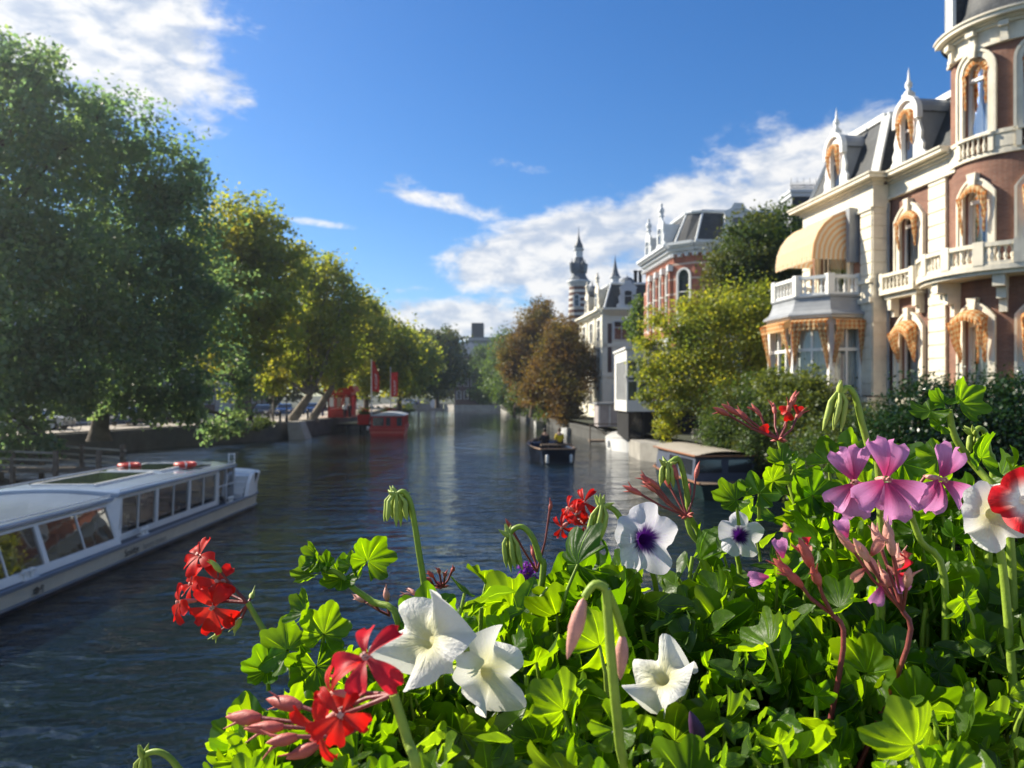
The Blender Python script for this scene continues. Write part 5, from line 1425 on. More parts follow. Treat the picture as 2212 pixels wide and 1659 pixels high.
# ================================================================== SMALL BOATS
def hull(mb, L, B, fb, z0=-.25, sheer=.25, transom=.85, th=.06, inner=True, n=14, rake=.35):
    """boat along +Y, stern at y=0; returns inside floor level"""
    rows = []
    lv = [(0.62, z0, 0), (.9, z0 * .2, .3), (1.0, fb, 1), (1.03, fb + .05, 1), (.93, fb + .05, 1)] + ([(.88, fb - .02, 1), (.72, .12, .6)] if inner else [])
    for k in range(n + 1):
        t = k / n; y = L * t
        w_ = B / 2 * (transom + (1 - transom) * sin(min(1, t / .45) * pi / 2)) * (1 - max(0, (t - .45) / .55) ** 2.4)
        w_ = max(w_, .03)
        sh = sheer * t ** 2.2
        rows.append((t, y, w_, sh))
    V = []; m = len(lv)
    for (t, y, w_, sh) in rows:
        for sd in (-1, 1):
            for (kw, z, ks) in (lv if sd == -1 else lv):
                V.append((sd * w_ * kw, y - (rake * (1 - ks) * t ** 4), z + sh * ks))
    Fc = []
    for k in range(n):
        for sd in (0, 1):
            for j in range(m - 1):
                a = k * 2 * m + sd * m + j; b = (k + 1) * 2 * m + sd * m + j
                Fc.append((a, a + 1, b + 1, b))
        a = k * 2 * m; b = (k + 1) * 2 * m
        Fc.append((a, b, b + m, a + m))
        if inner: Fc.append((a + m - 1, b + m - 1, b + 2 * m - 1, a + 2 * m - 1))
    mb.add(V, Fc, None, False)
    mb.add([V[0], V[1], V[2], V[m + 2], V[m + 1], V[m]], [(0, 1, 2, 3, 4, 5)])
    if inner: mb.add([V[4], V[5], V[6], V[m + 6], V[m + 5], V[m + 4]], [(0, 1, 2, 3, 4, 5)])
def zero(name, label, cat, group=None):
    o = thing(name, (0, 0, 0), label, cat, group); return o
mbt = zero('motor_launch', 'dark blue open motorboat with two people aboard, heading away up the canal', 'boat')
m_ = MB(); hull(m_, 6.2, 2.4, .80, sheer=.35); m_.build('hull', navy, mbt)
m_ = MB()
for s in (-1, 1):
    pts = []
    for k in range(13):
        t = k / 12; w_ = 1.2 * (.85 + .15 * sin(min(1, t / .45) * pi / 2)) * (1 - max(0, (t - .45) / .55) ** 2.4)
        pts.append((s * w_ * 1.04, 6.2 * t, .86 + .35 * t ** 2.2))
    m_.tube(pts, .05, 6)
m_.tube([(-1.02, 0, .86), (1.02, 0, .86)], .05, 6)
m_.build('gunwale', plain('teak_rail', (.30, .20, .13), .6, .2, 4., .1), mbt)
for z, y0, nm in ((1.12, .45, 'bench'), (.62, 2.6, 'bench')):
    m_ = MB(); m_.box(-.95, .95, y0, y0 + .5, z - .1, z); m_.build(nm, wood, mbt)
m_ = MB(); m_.box(-.25, .25, 1.7, 2.1, .2, .95); m_.tube([(0, 1.62, .95), (0, 1.72, .9)], .02, 6); torus(m_, (0, 1.6, .95), .16, .015, 16, 6); m_.build('console', navy, mbt)
m_ = MB(); m_.box(-.8, .8, 3.6, 5.0, .8, 1.02); m_.build('bow_cover', plain('navy_canvas', (.02, .035, .07), .8, .2, 3., .2), mbt)
for s in (-1, 1):
    for y in (.25,):
        m_ = MB(); m_.lathe([(0, 0), (.09, .04), (.1, .12), (.1, .42), (.09, .5), (.02, .55), (.0, .55)], (s * .72, -.14, .02), 12); m_.build('fender', signwhite, mbt)
mbt.location = (2.75, 45.2, 0); mbt.rotation_euler = (0, 0, radians(9))
person((2.0, 46.5, .70), radians(9), 'sit', 'person in dark clothes seated in the motorboat, seen from behind', blackcloth, blackcloth)
person((2.85, 46.0, .74), radians(9), 'sit', 'person in bright yellow jacket seated at the motorboat stern', yellow, blackcloth, plain('brown_hair', (.10, .06, .035), .7, .2, 8., .2))

# white motorboat with grey cover at the right bank
wb = zero('covered_motorboat', 'white motorboat under a grey tarpaulin moored beside the boathouse', 'boat')
m_ = MB(); hull(m_, 5.6, 2.2, .85, sheer=.3, inner=False); m_.build('hull', signwhite, wb)
m_ = MB()
m_.grid(lambda a, b: ((a * 2 - 1) * 1.08 * (1 - max(0, (b - .45) / .55) ** 2.4) * (.9 + .1 * min(1, b * 2)), 5.6 * b, .88 + .3 * b ** 2.2 + .42 * (1 - (a * 2 - 1) ** 2) * (1 - b * .5) + .03 * sin(b * 30)), 12, 18)
m_.grid(lambda a, b: ((a * 2 - 1) * .98, -.01, .7 + (.2 + .42 * (1 - (a * 2 - 1) ** 2)) * b), 10, 2); m_.build('tarpaulin', tarp, wb)
m_ = MB(); m_.box(-.2, .2, -.35, -.02, .1, .95); m_.box(-.15, .15, -.42, -.05, .85, 1.2); m_.tube([(0, -.2, .2), (0, -.2, -.4)], .06, 6); m_.build('outboard_motor', darkmetal, wb)
m_ = MB(); m_.lathe([(0, 0), (.1, .04), (.11, .14), (.11, .5), (.09, .58), (0, .6)], (1.12, 1.4, .15), 12); m_.build('fender', signwhite, wb)
wb.location = (8.0, 58.5, 0); wb.rotation_euler = (0, 0, radians(190))

# cabin boat at the right
cb = zero('cabin_boat', 'dark green cabin boat with cream roof and blue-grey covers, moored below the bush', 'boat')
dg = plain('dark_green_hull', (.012, .03, .028), .3, .2, 2., 0, .6)
m_ = MB(); hull(m_, 9.0, 2.9, .55, sheer=.2, inner=False, transom=.9); m_.build('hull', dg, cb)
m_ = MB(); m_.add([(x, y, .6 + .15 * (y / 9) ** 2) for x, y in ((-1.3, 0), (1.3, 0), (1.42, 4), (1.2, 6.5), (.1, 8.9), (-.1, 8.9), (-1.2, 6.5), (-1.42, 4))], [tuple(range(8))]); m_.build('deck', wood, cb)
m_ = MB()
cbv = plain('blue_grey_canvas', (.06, .075, .11), .7, .15, 2., .2)
rows = [[(x, y, z) for x, y in ((-1.28, .9), (1.28, .9), (1.32, 4.2), (1.05, 6.9), (-1.05, 6.9), (-1.32, 4.2))] for z in (.6,)] + [[(x * .93, y + .05 * (3 - y) * .3, 1.62) for x, y in ((-1.28, .9), (1.28, .9), (1.32, 4.2), (1.05, 6.7), (-1.05, 6.7), (-1.32, 4.2))]]
loft(m_, rows); m_.build('cabin_side', cbv, cb)
m_ = MB()
m_.grid(lambda a, b: ((a * 2 - 1) * (1.27 - .15 * max(0, b - .6) / .4) * (1 if 0.02 < b < .98 else .96), .75 + 6.1 * b, 1.62 + .16 * (1 - (a * 2 - 1) ** 2) + .03), 12, 14)
m_.grid(lambda a, b: ((a * 2 - 1) * (1.27 - .15 * max(0, b - .6) / .4), .75 + 6.1 * b, 1.60), 2, 4); m_.build('cabin_roof', plain('cream_roof', (.38, .34, .28), .5, .1, 2., .05), cb)
m_ = MB()
for s in (-1, 1): m_.tube([(s * 1.28, .75, 1.62), (s * 1.28, 4.6, 1.62), (s * 1.14, 6.85, 1.62)], .04, 6)
m_.tube([(-1.28, .75, 1.62), (1.28, .75, 1.62)], .04, 6)
for s in (-1, 1): m_.tube([(s * 1.36, 0, .62), (s * 1.47, 4, .66), (s * 1.25, 6.5, .72), (s * .1, 8.95, .82)], .045, 6)
m_.build('wood_trim', plain('varnished_wood', (.34, .15, .07), .35, .2, 5., .05), cb)
for (ya, yb) in ((1.2, 2.6), (2.9, 4.1)):
    for s in (-1, 1):
        m_ = MB(); m_.add([(s * 1.285, ya, .85), (s * 1.295, yb, .85), (s * 1.245, yb, 1.45), (s * 1.235, ya, 1.45)], [(0, 1, 2, 3)]); m_.build('cabin_window', darkglass, cb)
m_ = MB()
for x in (-.62, .62): m_.add([(x - .5, .885, .95), (x + .5, .885, .95), (x + .46, .93, 1.5), (x - .46, .93, 1.5)], [(0, 1, 2, 3)])
m_.build('rear_window', darkglass, cb)
cb.location = (8.55, 29.6, 0); cb.rotation_euler = (0, 0, radians(6))

# little moored boats far along the right bank
rbm = zero('rowing_boat', 'x', 'boat', 'small boats moored along the right bank')
m_ = MB(); hull(m_, 3.8, 1.5, .45, sheer=.2); m_.build('hull', signwhite, rbm)
m_ = MB(); m_.box(-.65, .65, 1.2, 1.5, .28, .34); m_.box(-.6, .6, 2.4, 2.65, .3, .36); m_.build('thwart', wood, rbm)
for k, (x, y, r, lab) in enumerate([(6.0, 84, 176, 'white rowing boat half hidden by the drooping chestnut, nearest of three'), (4.4, 104, 160, 'white rowing boat moored between the two chestnuts'), (1.9, 150, 185, 'tiny white boat by the far green bushes')]):
    o = rbm if k == 0 else copy_tree(rbm); o.location = (x, y, 0); o.rotation_euler = (0, 0, radians(r)); o['label'] = lab

# red water taxi
rb = zero('red_tour_boat', 'red saloon boat with curved pale roof, leaving past the red kiosk', 'boat')
m_ = MB(); hull(m_, 12, 3.7, .75, sheer=.3, inner=False, transom=.95); m_.build('hull', red, rb)
m_ = MB(); m_.box(-1.7, 1.7, -.03, .0, .25, .5); m_.tube([(-1.8, -.02, .74), (1.8, -.02, .74)], .06, 6); m_.build('stern_band', plain('pale_red_paint', (.55, .12, .08), .4, .1, 2., 0), rb)
m_ = MB()
for (x0, x1) in ((-1.62, -1.45), (-.35, -.15), (.3, .9), (1.45, 1.62)): m_.box(x0, x1, .35, .45, .75, 2.0)
m_.box(-1.62, 1.62, .34, .46, .75, 1.0); m_.box(-1.62, 1.62, .34, .46, 1.85, 2.05)
for s in (-1, 1):
    for y in np.arange(.4, 10, 1.6): m_.box(s * 1.6 - .05, s * 1.6 + .05, y, y + .12, .75, 2.05)
    m_.box(s * 1.6 - .04, s * 1.6 + .04, .4, 10, .75, 1.05); m_.box(s * 1.6 - .04, s * 1.6 + .04, .4, 10, 1.9, 2.05)
m_.build('cabin_frame', red, rb)
m_ = MB(); m_.add([(-1.6, .4, .9), (1.6, .4, .9), (1.6, .4, 1.95), (-1.6, .4, 1.95)], [(0, 1, 2, 3)])
for s in (-1, 1): m_.add([(s * 1.6, .45, .9), (s * 1.6, 10, .9), (s * 1.6, 10, 1.95), (s * 1.6, .45, 1.95)], [(0, 1, 2, 3)])
m_.build('windows', darkglass, rb)
m_ = MB(); m_.grid(lambda a, b: ((a * 2 - 1) * 1.72, .2 + 10 * b, 2.02 + .26 * (1 - (a * 2 - 1) ** 2)), 12, 4)
m_.grid(lambda a, b: ((a * 2 - 1) * 1.72, .2, 2.0 + .28 * (1 - (a * 2 - 1) ** 2) * b), 12, 1); m_.build('roof', greywhite, rb)
m_ = MB(); m_.lathe([(0, 0), (.12, .05), (.12, .4), (0, .45)], (-1.9, .3, .55), 10); m_.build('fender', signwhite, rb)
rb.location = (-12.35, 76.0, 0); rb.rotation_euler = (0, 0, radians(5))

# ================================================================== LANDING, KIOSK, BANNERS
m_ = MB(); m_.box(-19.0, -13.4, 83, 92, .75, .95)
for x in (-18, -16, -14):
    for y in (83.4, 91.5): m_.box(x - .12, x + .12, y - .12, y + .12, -1, .75)
tag(m_.build('landing_stage', darkmetal), 'dark landing stage over the water beside the red kiosk', 'jetty')
KX, KY, KZ = -17.9 - 2.4, 84.0, GZ + .12
ks = thing('red_kiosk', (KX + 1.4, KY, KZ), 'bright red ticket kiosk with flat moulded roof on the left quay', 'kiosk')
x0, x1, y0, y1 = KX + .15, KX + 2.75, KY, KY + 2.6
m_ = MB(); m_.box(x0, x1, y0, y1, KZ, KZ + .95)
m_.box(x0, x1, y0, y1, KZ + 2.5, KZ + 2.85)
for x in (x0, x0 + .85, x0 + 1.7, x1 - .12): m_.box(x, x + .12, y0 + .003, y0 + .12, KZ + .95, KZ + 2.5)
for y in (y0 + .003, y0 + .9, y0 + 1.7, y1 - .12): m_.box(x1 - .12, x1 - .003, y, y + .1, KZ + .95, KZ + 2.5); m_.box(x0 + .003, x0 + .12, y, y + .1, KZ + .95, KZ + 2.5)
m_.box(x0 + .1, x1 - .1, y1 - .1, y1 - .02, KZ + .9, KZ + 2.5)
m_.build('cabin', red, ks)
m_ = MB(); m_.box(x0 - .35, x1 + .35, y0 - .4, y1 + .3, KZ + 2.85, KZ + 3.1); m_.box(x0 - .2, x1 + .2, y0 - .25, y1 + .2, KZ + 3.1, KZ + 3.4); m_.box(x0 - .1, x1 + .1, y0 - .15, y1 + .1, KZ + 3.4, KZ + 3.5); m_.build('roof', red, ks)
m_ = MB(); m_.box(x0 + .05, x1 - .05, y0 + .06, y0 + .07, KZ + .9, KZ + 2.5); m_.build('glazing', glass, ks)
for i, xx in enumerate((x0 + .2, x0 + 1.0, x0 + 1.9)):
    m_ = MB(); m_.box(xx, xx + .42, y0 + .03, y0 + .05, KZ + 1.2, KZ + 2.2); m_.build('poster', (signwhite, tan_, signwhite)[i], ks)
m_ = MB(); m_.box(x1 + .03, x1 + .12, y0 - .3, y0 + .9, KZ + .3, KZ + 2.3); m_.build('open_door', redflag, ks)
def banner(x, y, z0, z1, bw, label, txt, shape):
    R = thing('banner_flag', (x, y, z0), label, 'banner', 'red banners by the landing')
    p = MB(); p.tube([(x, y, z0), (x, y, z1)], [.07, .04], 8); p.lathe([(.06, 0), (.07, .05), (0, .12)], (x, y, z1), 8); p.lathe([(.25, 0), (.2, .1), (.08, .14)], (x, y, z0), 10); p.build('pole', greywhite, R)
    c = MB(); hh = 3.3 if shape else 2.8; zt = z1 - (.05 if shape else .55)
    def wdt(b): return bw * (min(1, .35 + 1.4 * b) if shape else 1)
    for oy in (-.006, .006): c.grid(lambda a, b, oy=oy: (x + .07 + a * wdt(b), y + .10 * sin(a * 4 + b * 2) * a + oy, zt - b * hh - a * .10 * (1 if shape else -1)), 10, 14)
    c.build('cloth', redflag, R)
    # the name runs up the cloth
    text3d(txt, .40, signwhite, R, frame_mat((x + bw * .80, y - .16, zt - hh + .25), (0, 0, 1), (-1, 0, 0)), .003, 'banner_lettering', .95)
banner((801 - 1106) / F * 83, 83.4, .95, 7.85, .80, 'taller red banner with white upright lettering, left of the two', 'FLAGSHIP', True)
banner((843 - 1106) / F * 88, 88.2, .95, 7.2, .78, 'shorter straight red banner on the right pole above the red boat', 'FLAGSHIP', False)
pl = zero('flower_planter', 'x', 'planter', 'red flower planters on the landing')
m_ = MB(); m_.add([(-.55, -.4, 0), (.55, -.4, 0), (.55, .4, 0), (-.55, .4, 0), (-.65, -.45, 1.05), (.65, -.45, 1.05), (.65, .45, 1.05), (-.65, .45, 1.05)], [(0, 1, 5, 4), (1, 2, 6, 5), (2, 3, 7, 6), (3, 0, 4, 7), (4, 5, 6, 7)]); m_.build('box', red, pl)
V, Q = leafcloud(np.random.RandomState(77), [(0, 0, 1.35, .6, .45, .42), (-.2, 0, 1.6, .35, .3, .3)], 900, .07, .5); rawmesh('foliage', V, Q, lf_ivy, pl)
V, Q = leafcloud(np.random.RandomState(78), [(0, 0, 1.4, .62, .47, .42)], 90, .06, .5); rawmesh('blossom', V, Q, redflag, pl)
for k, (px, Y, lab) in enumerate([(786, 82, 'red planter box with trailing flowers left of the taller banner'), (838, 87, 'red planter box with a dark shrub left of the shorter banner')]):
    o = pl if k == 0 else copy_tree(pl); o.location = ((px - 1106) / F * Y, Y, .95); o['label'] = lab
sg = thing('sign_board', ((721 - 1106) / F * 88, 88, GZ + .12), 'white notice in a red frame standing on the quay by the young tree', 'sign')
x, y = (721 - 1106) / F * 88, 88.; m_ = MB(); m_.box(x - .55, x + .55, y, y + .08, GZ + .15, GZ + 2.3); m_.build('frame', red, sg)
m_ = MB(); m_.box(x - .38, x + .38, y - .02, y, GZ + .75, GZ + 2.1); m_.build('notice', signwhite, sg)
ov = thing('oval_gleam', (-20.5, 222, GZ), 'white upright oval gleam at the far end of the canal, built as a board', 'sign')  # a bright gleam at the canal end, given shape as a solid white board
m_ = MB(); c = at(935, 872, 222); m_.prism([(.8 * cos(t * pi / 12), 1.25 * sin(t * pi / 12)) for t in range(24)], lambda a, b, d: (c.x + a, c.y + d, c.z + b), 0, .15); m_.build('board', signwhite, ov)
m_ = MB(); m_.tube([(c.x, c.y + .2, .5), (c.x, c.y + .2, c.z + 2.1)], .09, 6); m_.lathe([(.0, 0), (.3, .1), (.3, .3), (0, .45)], (c.x, c.y + .2, c.z + 1.7), 8); m_.build('post', greywhite, ov)
m_ = MB()
for k in range(9): m_.box(-29.5 + k * 1.0, -29.4 + k * 1.0, 225.2, 225.3, GZ + .4, GZ + 1.5)
m_.box(-29.6, -21.3, 225.1, 225.2, GZ + 1.3, GZ + 1.45); m_.box(-29.6, -21.3, 225.1, 225.2, GZ + .8, GZ + .9)
tag(m_.build('white_railing', signwhite), 'white railing on the far quay left of the oval gleam', 'railing')

# street lamps
lp = zero('street_lamp', 'x', 'street lamp', 'old lamp posts on the left quay')
m_ = MB(); m_.lathe([(.16, 0), (.15, .35), (.08, .45), (.07, 1.2), (.05, 1.3), (.045, 3.4), (.07, 3.45), (.05, 3.5), (.04, 3.75)], (0, 0, 0), 10); m_.tube([(-.28, 0, 3.3), (.28, 0, 3.3)], .018, 5); m_.build('post', darkmetal, lp)
m_ = MB(); m_.lathe([(.10, 3.75), (.22, 4.35), (.20, 4.36)], (0, 0, 0), 6, smooth=False); m_.build('lantern', signwhite, lp)
m_ = MB(); m_.lathe([(.26, 4.36), (.12, 4.55), (.04, 4.65), (.05, 4.72), (0, 4.8)], (0, 0, 0), 6, smooth=False); m_.build('lamp_cap', darkmetal, lp)
for k, (px, Y, lab) in enumerate([(633, 71.5, 'lamp post just right of the leaning trunks foot, in front of them'), (571, 66, 'lamp post standing left of the pale buttress'), (745, 97, 'lamp post behind the sign board near the kiosk')]):
    o = lp if k == 0 else copy_tree(lp); o.location = ((px - 1106) / F * Y - (1.2 if k == 1 else .6), Y, GZ + .12); o['label'] = lab
def youngtree(px, Y, lab, k):
    x = (px - 1106) / F * Y
    tree('young_tree', (x, Y, GZ), [(x, Y, 5.6, .9, .9, .8), (x + .2, Y, 4.7, .7, .7, .5)], 1800, .14, lf_yellow, lab, 'thin young trees on the left quay', .09, 60 + k, palebark, .85)
youngtree(590, 71, 'thin pale-trunked young tree left of the leaning planes', 1); youngtree(714, 92, 'thin young tree beside the red framed notice', 2)
# bollards / bins
bo = zero('quay_bollard', 'x', 'bollard', 'bollards on the left quay')
m_ = MB(); m_.lathe([(.16, 0), (.14, .1), (.11, .15), (.10, .8), (.14, .85), (.13, .95), (0, 1.0)], (0, 0, 0), 12); m_.build('post', darkmetal, bo)
for k, (px, Y, lab) in enumerate([(478, 60, 'dark bollard on the quay below the low twigs'), (540, 62.5, 'dark bollard between the low twigs and the lamp post'), (605, 70, 'dark bollard near the thin young tree'), (665, 79, 'dark bollard beyond the leaning trunks')]):
    o = bo if k == 0 else copy_tree(bo); o.location = ((px - 1106) / F * Y, Y, GZ + .12); o['label'] = lab
# wooden mooring stage behind the tour boat
ms_ = thing('mooring_stage', (-22, 36, 0), 'weathered wooden mooring stage with railings below the left quay', 'jetty')
m_ = MB()
for k in range(24): m_.box(-25.5 + k * .27, -25.27 + k * .27, 35.6, 38.0, .42, .48)
m_.build('deck', wood, ms_)
for x in (-25.2, -23.2, -21.2, -19.2):
    for y in (35.7, 37.9): m_ = MB(); m_.box(x - .09, x + .09, y - .09, y + .09, -1, 1.45 if y < 36 else 1.6); m_.build('post', wood, ms_)
for (xa, xb, y, z0, z1) in ((-23.4, -19.0, 37.85, 1.55, 1.25), (-25.2, -21.2, 35.66, 1.45, 1.3)):
    m_ = MB()
    for dz in (0, -.35, -.65): m_.add([(xa, y - .04, z0 + dz), (xb, y - .04, z1 + dz), (xb, y + .04, z1 + dz), (xa, y + .04, z0 + dz), (xa, y - .04, z0 + dz + .09), (xb, y - .04, z1 + dz + .09), (xb, y + .04, z1 + dz + .09), (xa, y + .04, z0 + dz + .09)], [(0, 1, 5, 4), (1, 2, 6, 5), (2, 3, 7, 6), (3, 0, 4, 7), (4, 5, 6, 7), (0, 1, 2, 3)])
    m_.build('railing', plain('pale_wood', (.33, .29, .22), .8, .2, 3., .2), ms_)

# ================================================================== CARS
def make_car(label, paint):
    R = zero('parked_car', label, 'car', 'cars parked along the left street')
    L = 4.3; prof = [(0, .32), (.03, .62), (.10, .82), (.95, .92), (1.45, .96), (2.05, 1.38), (2.6, 1.46), (3.3, 1.42), (3.95, .98), (4.22, .92), (4.3, .6), (4.28, .3)]
    lo = [(y, min(z, .95)) for y, z in prof]
    def W(z): return .86 if z < .95 else .86 - (z - .95) * .42
    V = []; n = len(prof)
    for s in (-1, 1): V += [(s * W(z) * (.94 if y < .05 or y > 4.25 else 1), y, z) for y, z in prof]
    for s in (-1, 1): V += [(s * .78, y, z) for y, z in ((.1, .2), (4.2, .2))]
    b = MB()
    b.add(V, [(i, i + 1, n + i + 1, n + i) for i in range(n - 1)])
    for s in (0, 1): b.add(V, [tuple(s * n + i for i in range(n))])
    b.build('body', paint, R)
    g_ = MB()
    def wq(ya, za, yb, zb, e=.012):
        g_.add([(-W(za) + .08, ya, za), (W(za) - .08, ya, za), (W(zb) - .06, yb, zb), (-W(zb) + .06, yb, zb)], [(0, 1, 2, 3)])
    g_.add([(-.74, 1.49, 1.0), (.74, 1.49, 1.0), (.64, 1.98, 1.36), (-.64, 1.98, 1.36)], [(0, 1, 2, 3)])
    g_.add([(-.74, 3.92, 1.03), (.74, 3.92, 1.03), (.64, 3.38, 1.385), (-.64, 3.38, 1.385)], [(0, 1, 2, 3)])
    for s in (-1, 1):
        for poly in ([(1.75, 1.02), (2.5, 1.02), (2.5, 1.38), (2.12, 1.34)], [(2.6, 1.02), (3.7, 1.02), (3.25, 1.36), (2.6, 1.38)]):
            g_.add([(s * (W(z) + .008), y, z) for y, z in poly], [(0, 1, 2, 3)])
    for v in range(len(g_.v)):
        x, y, z = g_.v[v]
        if abs(x) < .75: g_.v[v] = (x, y + (-.012 if y < 2 else .012), z + .012)
    g_.build('windows', darkglass, R)
    for y in (.8, 3.45):
        for s in (-1, 1):
            w_ = MB(); w_.lathe([(.0, -.10), (.31, -.10), (.33, -.06), (.33, .06), (.31, .1), (0, .1)], (s * .80, y, .33), 18, axis=(1, 0, 0)); wh = w_.build('wheel', darkmetal, R)
            w_ = MB(); w_.lathe([(0, 0), (.17, 0), (.19, .02)], (s * .905, y, .33), 12, axis=(s, 0, 0)); w_.build('hubcap', greywhite, wh)
    for s in (-1, 1):
        w_ = MB(); w_.box(s * .62 - .14, s * .62 + .14, -.01, .1, .62, .76); w_.build('headlight', signwhite, R)
        w_ = MB(); w_.box(s * .66 - .1, s * .66 + .1, 4.22, 4.31, .66, .84); w_.build('tail_light', red, R)
    return R
c0 = make_car('x', carpaint('car_blue_paint', (.03, .07, .20)))
c1 = make_car('x', carpaint('car_silver_paint', (.45, .47, .50)))
c2 = make_car('x', carpaint('car_black_paint', (.02, .02, .025)))
used = set()
for k, (src, px, Y, rz, lab) in enumerate([(c1, 45, 52, 8, 'silver car behind the low twigs at the left edge'), (c1, 152, 54, 95, 'silver car parked crosswise under the nearest plane trees'), (c2, 260, 60, 5, 'black car parked in the shade beyond the second plane tree'),
        (c0, 612, 88, 12, 'blue car parked left of the leaning trunks'), (c0, 668, 96, 6, 'blue car glimpsed between the two leaning trunks'), (c2, 560, 80, 8, 'black car beside the blue one, left of the lamp post'), (c1, 890, 196, 60, 'silver car on the far quay beyond the banners'), (c0, 905, 205, 75, 'dark blue car on the far quay beyond the banners'), (c2, 380, 66, 3, 'black car behind the mooring stage railing and quay')]):
    o = src if src.name not in used else copy_tree(src); used.add(src.name)
    o.location = ((px - 1106) / F * Y, Y, GZ + .13); o.rotation_euler = (0, 0, radians(rz)); o['label'] = lab
person(((697 - 1106) / F * 87, 87, GZ + .12), radians(30), 'walk', 'person in dark clothes walking on the quay left of the framed notice', blackcloth, bluecloth)
person(((758 - 1106) / F * 83, 82.4, GZ + .12), radians(150), 'stand', 'person in dark clothes standing in front of the kiosk', blackcloth, blackcloth)
person(((749 - 1106) / F * 83, 82.0, GZ + .12), radians(-20), 'stand', 'person in pale top beside the one in dark clothes at the kiosk', signwhite, blackcloth)

person(((545 - 1106) / F * 64, 63.5, GZ + .12), radians(160), 'walk', 'person in dark coat on the quay above the low hanging twigs', blackcloth, blackcloth)
# bicycles leaning on the quay
bk = zero('bicycle', 'x', 'bicycle', 'bicycles parked on the left quay')
for nm, y in (('wheel', 0.), ('wheel', 1.05)):
    m_ = MB(); m_.grid(lambda a, b: (.022 * sin(2 * pi * b), y + (.33 + .022 * cos(2 * pi * b)) * cos(2 * pi * a), .35 + (.33 + .022 * cos(2 * pi * b)) * sin(2 * pi * a)), 22, 6)
    for q in range(8): m_.tube([(0, y, .35), (0, y + .32 * cos(q * pi / 4), .35 + .32 * sin(q * pi / 4))], .004, 3)
    m_.build(nm, darkmetal, bk)
m_ = MB()
for a, b in (((0, .0, .35), (0, .42, .32)), ((0, .42, .32), (0, .30, .92)), ((0, .0, .35), (0, .32, .80)), ((0, .42, .32), (0, .92, .85)), ((0, .34, .78), (0, .90, .90)), ((0, 1.05, .35), (0, .88, 1.0))): m_.tube([a, b], .018, 6)
m_.build('frame', darkmetal, bk)
m_ = MB(); m_.tube([(-.28, .78, 1.06), (-.12, .90, 1.05), (.12, .90, 1.05), (.28, .78, 1.06)], .014, 6); m_.build('handlebar', greywhite, bk)
m_ = MB(); m_.lathe([(0, 0), (.09, .01), (.10, .05), (0, .08)], (0, .28, .92), 8); m_.build('saddle', darkmetal, bk)
for k, (px, Y, rz, lab) in enumerate([(165, 50.5, 80, 'bicycle on the quay under the nearest plane trees'), (240, 53.5, 95, 'bicycle parked by the quay edge beyond the second plane trunk'), (585, 68.5, 60, 'bicycle beside the thin young tree near the pale buttress'), (735, 90, 70, 'bicycle between the framed notice and the kiosk')]):
    o = bk if k == 0 else copy_tree(bk); o.location = ((px - 1106) / F * Y, Y, GZ + .12); o.rotation_euler = (0, radians(4), radians(rz)); o['label'] = lab

# ================================================================== FOREGROUND FLOWERS
def petalm(name, base, tip, rough=.5, trans=.4, streak=None, throat=None, thr=(.18, .42)):
    """UV.y runs from the flower centre (0) to the rim (1)"""
    m, n = newmat(name)
    t = n.n('ShaderNodeTexCoord'); u, v, _ = n.xyz(t.outputs['UV'])
    c = n.mix(n.ramp(v, .1, .75), base, tip)
    wv = n.noise(n.scaled(t.outputs['UV'], (38., 1.5, 1.)), 1., 3, .6)
    if streak: c = n.mix(n.m('MULTIPLY', n.ramp(wv, .5, .7), n.ramp(v, .95, .2)), c, streak)
    if throat:
        e = n.m('ADD', v, n.m('MULTIPLY', n.m('SUBTRACT', wv, .5), .42))
        c = n.mix(n.ramp(e, thr[1], thr[0]), c, throat)
    nr = bump(n, n.m('ADD', wv, n.m('MULTIPLY', n.noise(t.outputs['Object'], 220, 3, .6), .5)), .7, .003)
    df = n.n('ShaderNodeBsdfDiffuse'); n.link(c, df.inputs[0]); n.link(nr, df.inputs['Normal'])
    tl = n.n('ShaderNodeBsdfTranslucent'); n.link(c, tl.inputs[0])
    mx = n.n('ShaderNodeMixShader'); mx.inputs[0].default_value = trans; n.link(df.outputs[0], mx.inputs[1]); n.link(tl.outputs[0], mx.inputs[2])
    gl = n.n('ShaderNodeBsdfGlossy'); gl.inputs['Roughness'].default_value = rough
    m2 = n.n('ShaderNodeMixShader'); m2.inputs[0].default_value = .02; n.link(mx.outputs[0], m2.inputs[1]); n.link(gl.outputs[0], m2.inputs[2])
    fin(n, m2.outputs[0]); return m
p_red = petalm('red_petals', (.72, .05, .03), (.84, .014, .008), streak=(.55, .01, .01))
p_crimson = petalm('crimson_petals', (.70, .05, .07), (.80, .02, .04), streak=(.5, .01, .02))
p_pink = petalm('pink_petals', (.66, .06, .22), (.86, .34, .68), streak=(.60, .06, .30))
p_salmon = petalm('faded_salmon_petals', (.55, .10, .08), (.80, .36, .28), streak=(.5, .12, .1))
p_white = petalm('white_petals', (.74, .70, .40), (.78, .77, .72), streak=(.74, .72, .58))
p_throat = petalm('white_petals_purple_throat', (.68, .66, .78), (.76, .74, .79), streak=(.62, .52, .74), throat=(.055, .008, .13))
p_purple = petalm('purple_petals', (.30, .05, .5), (.34, .07, .62))
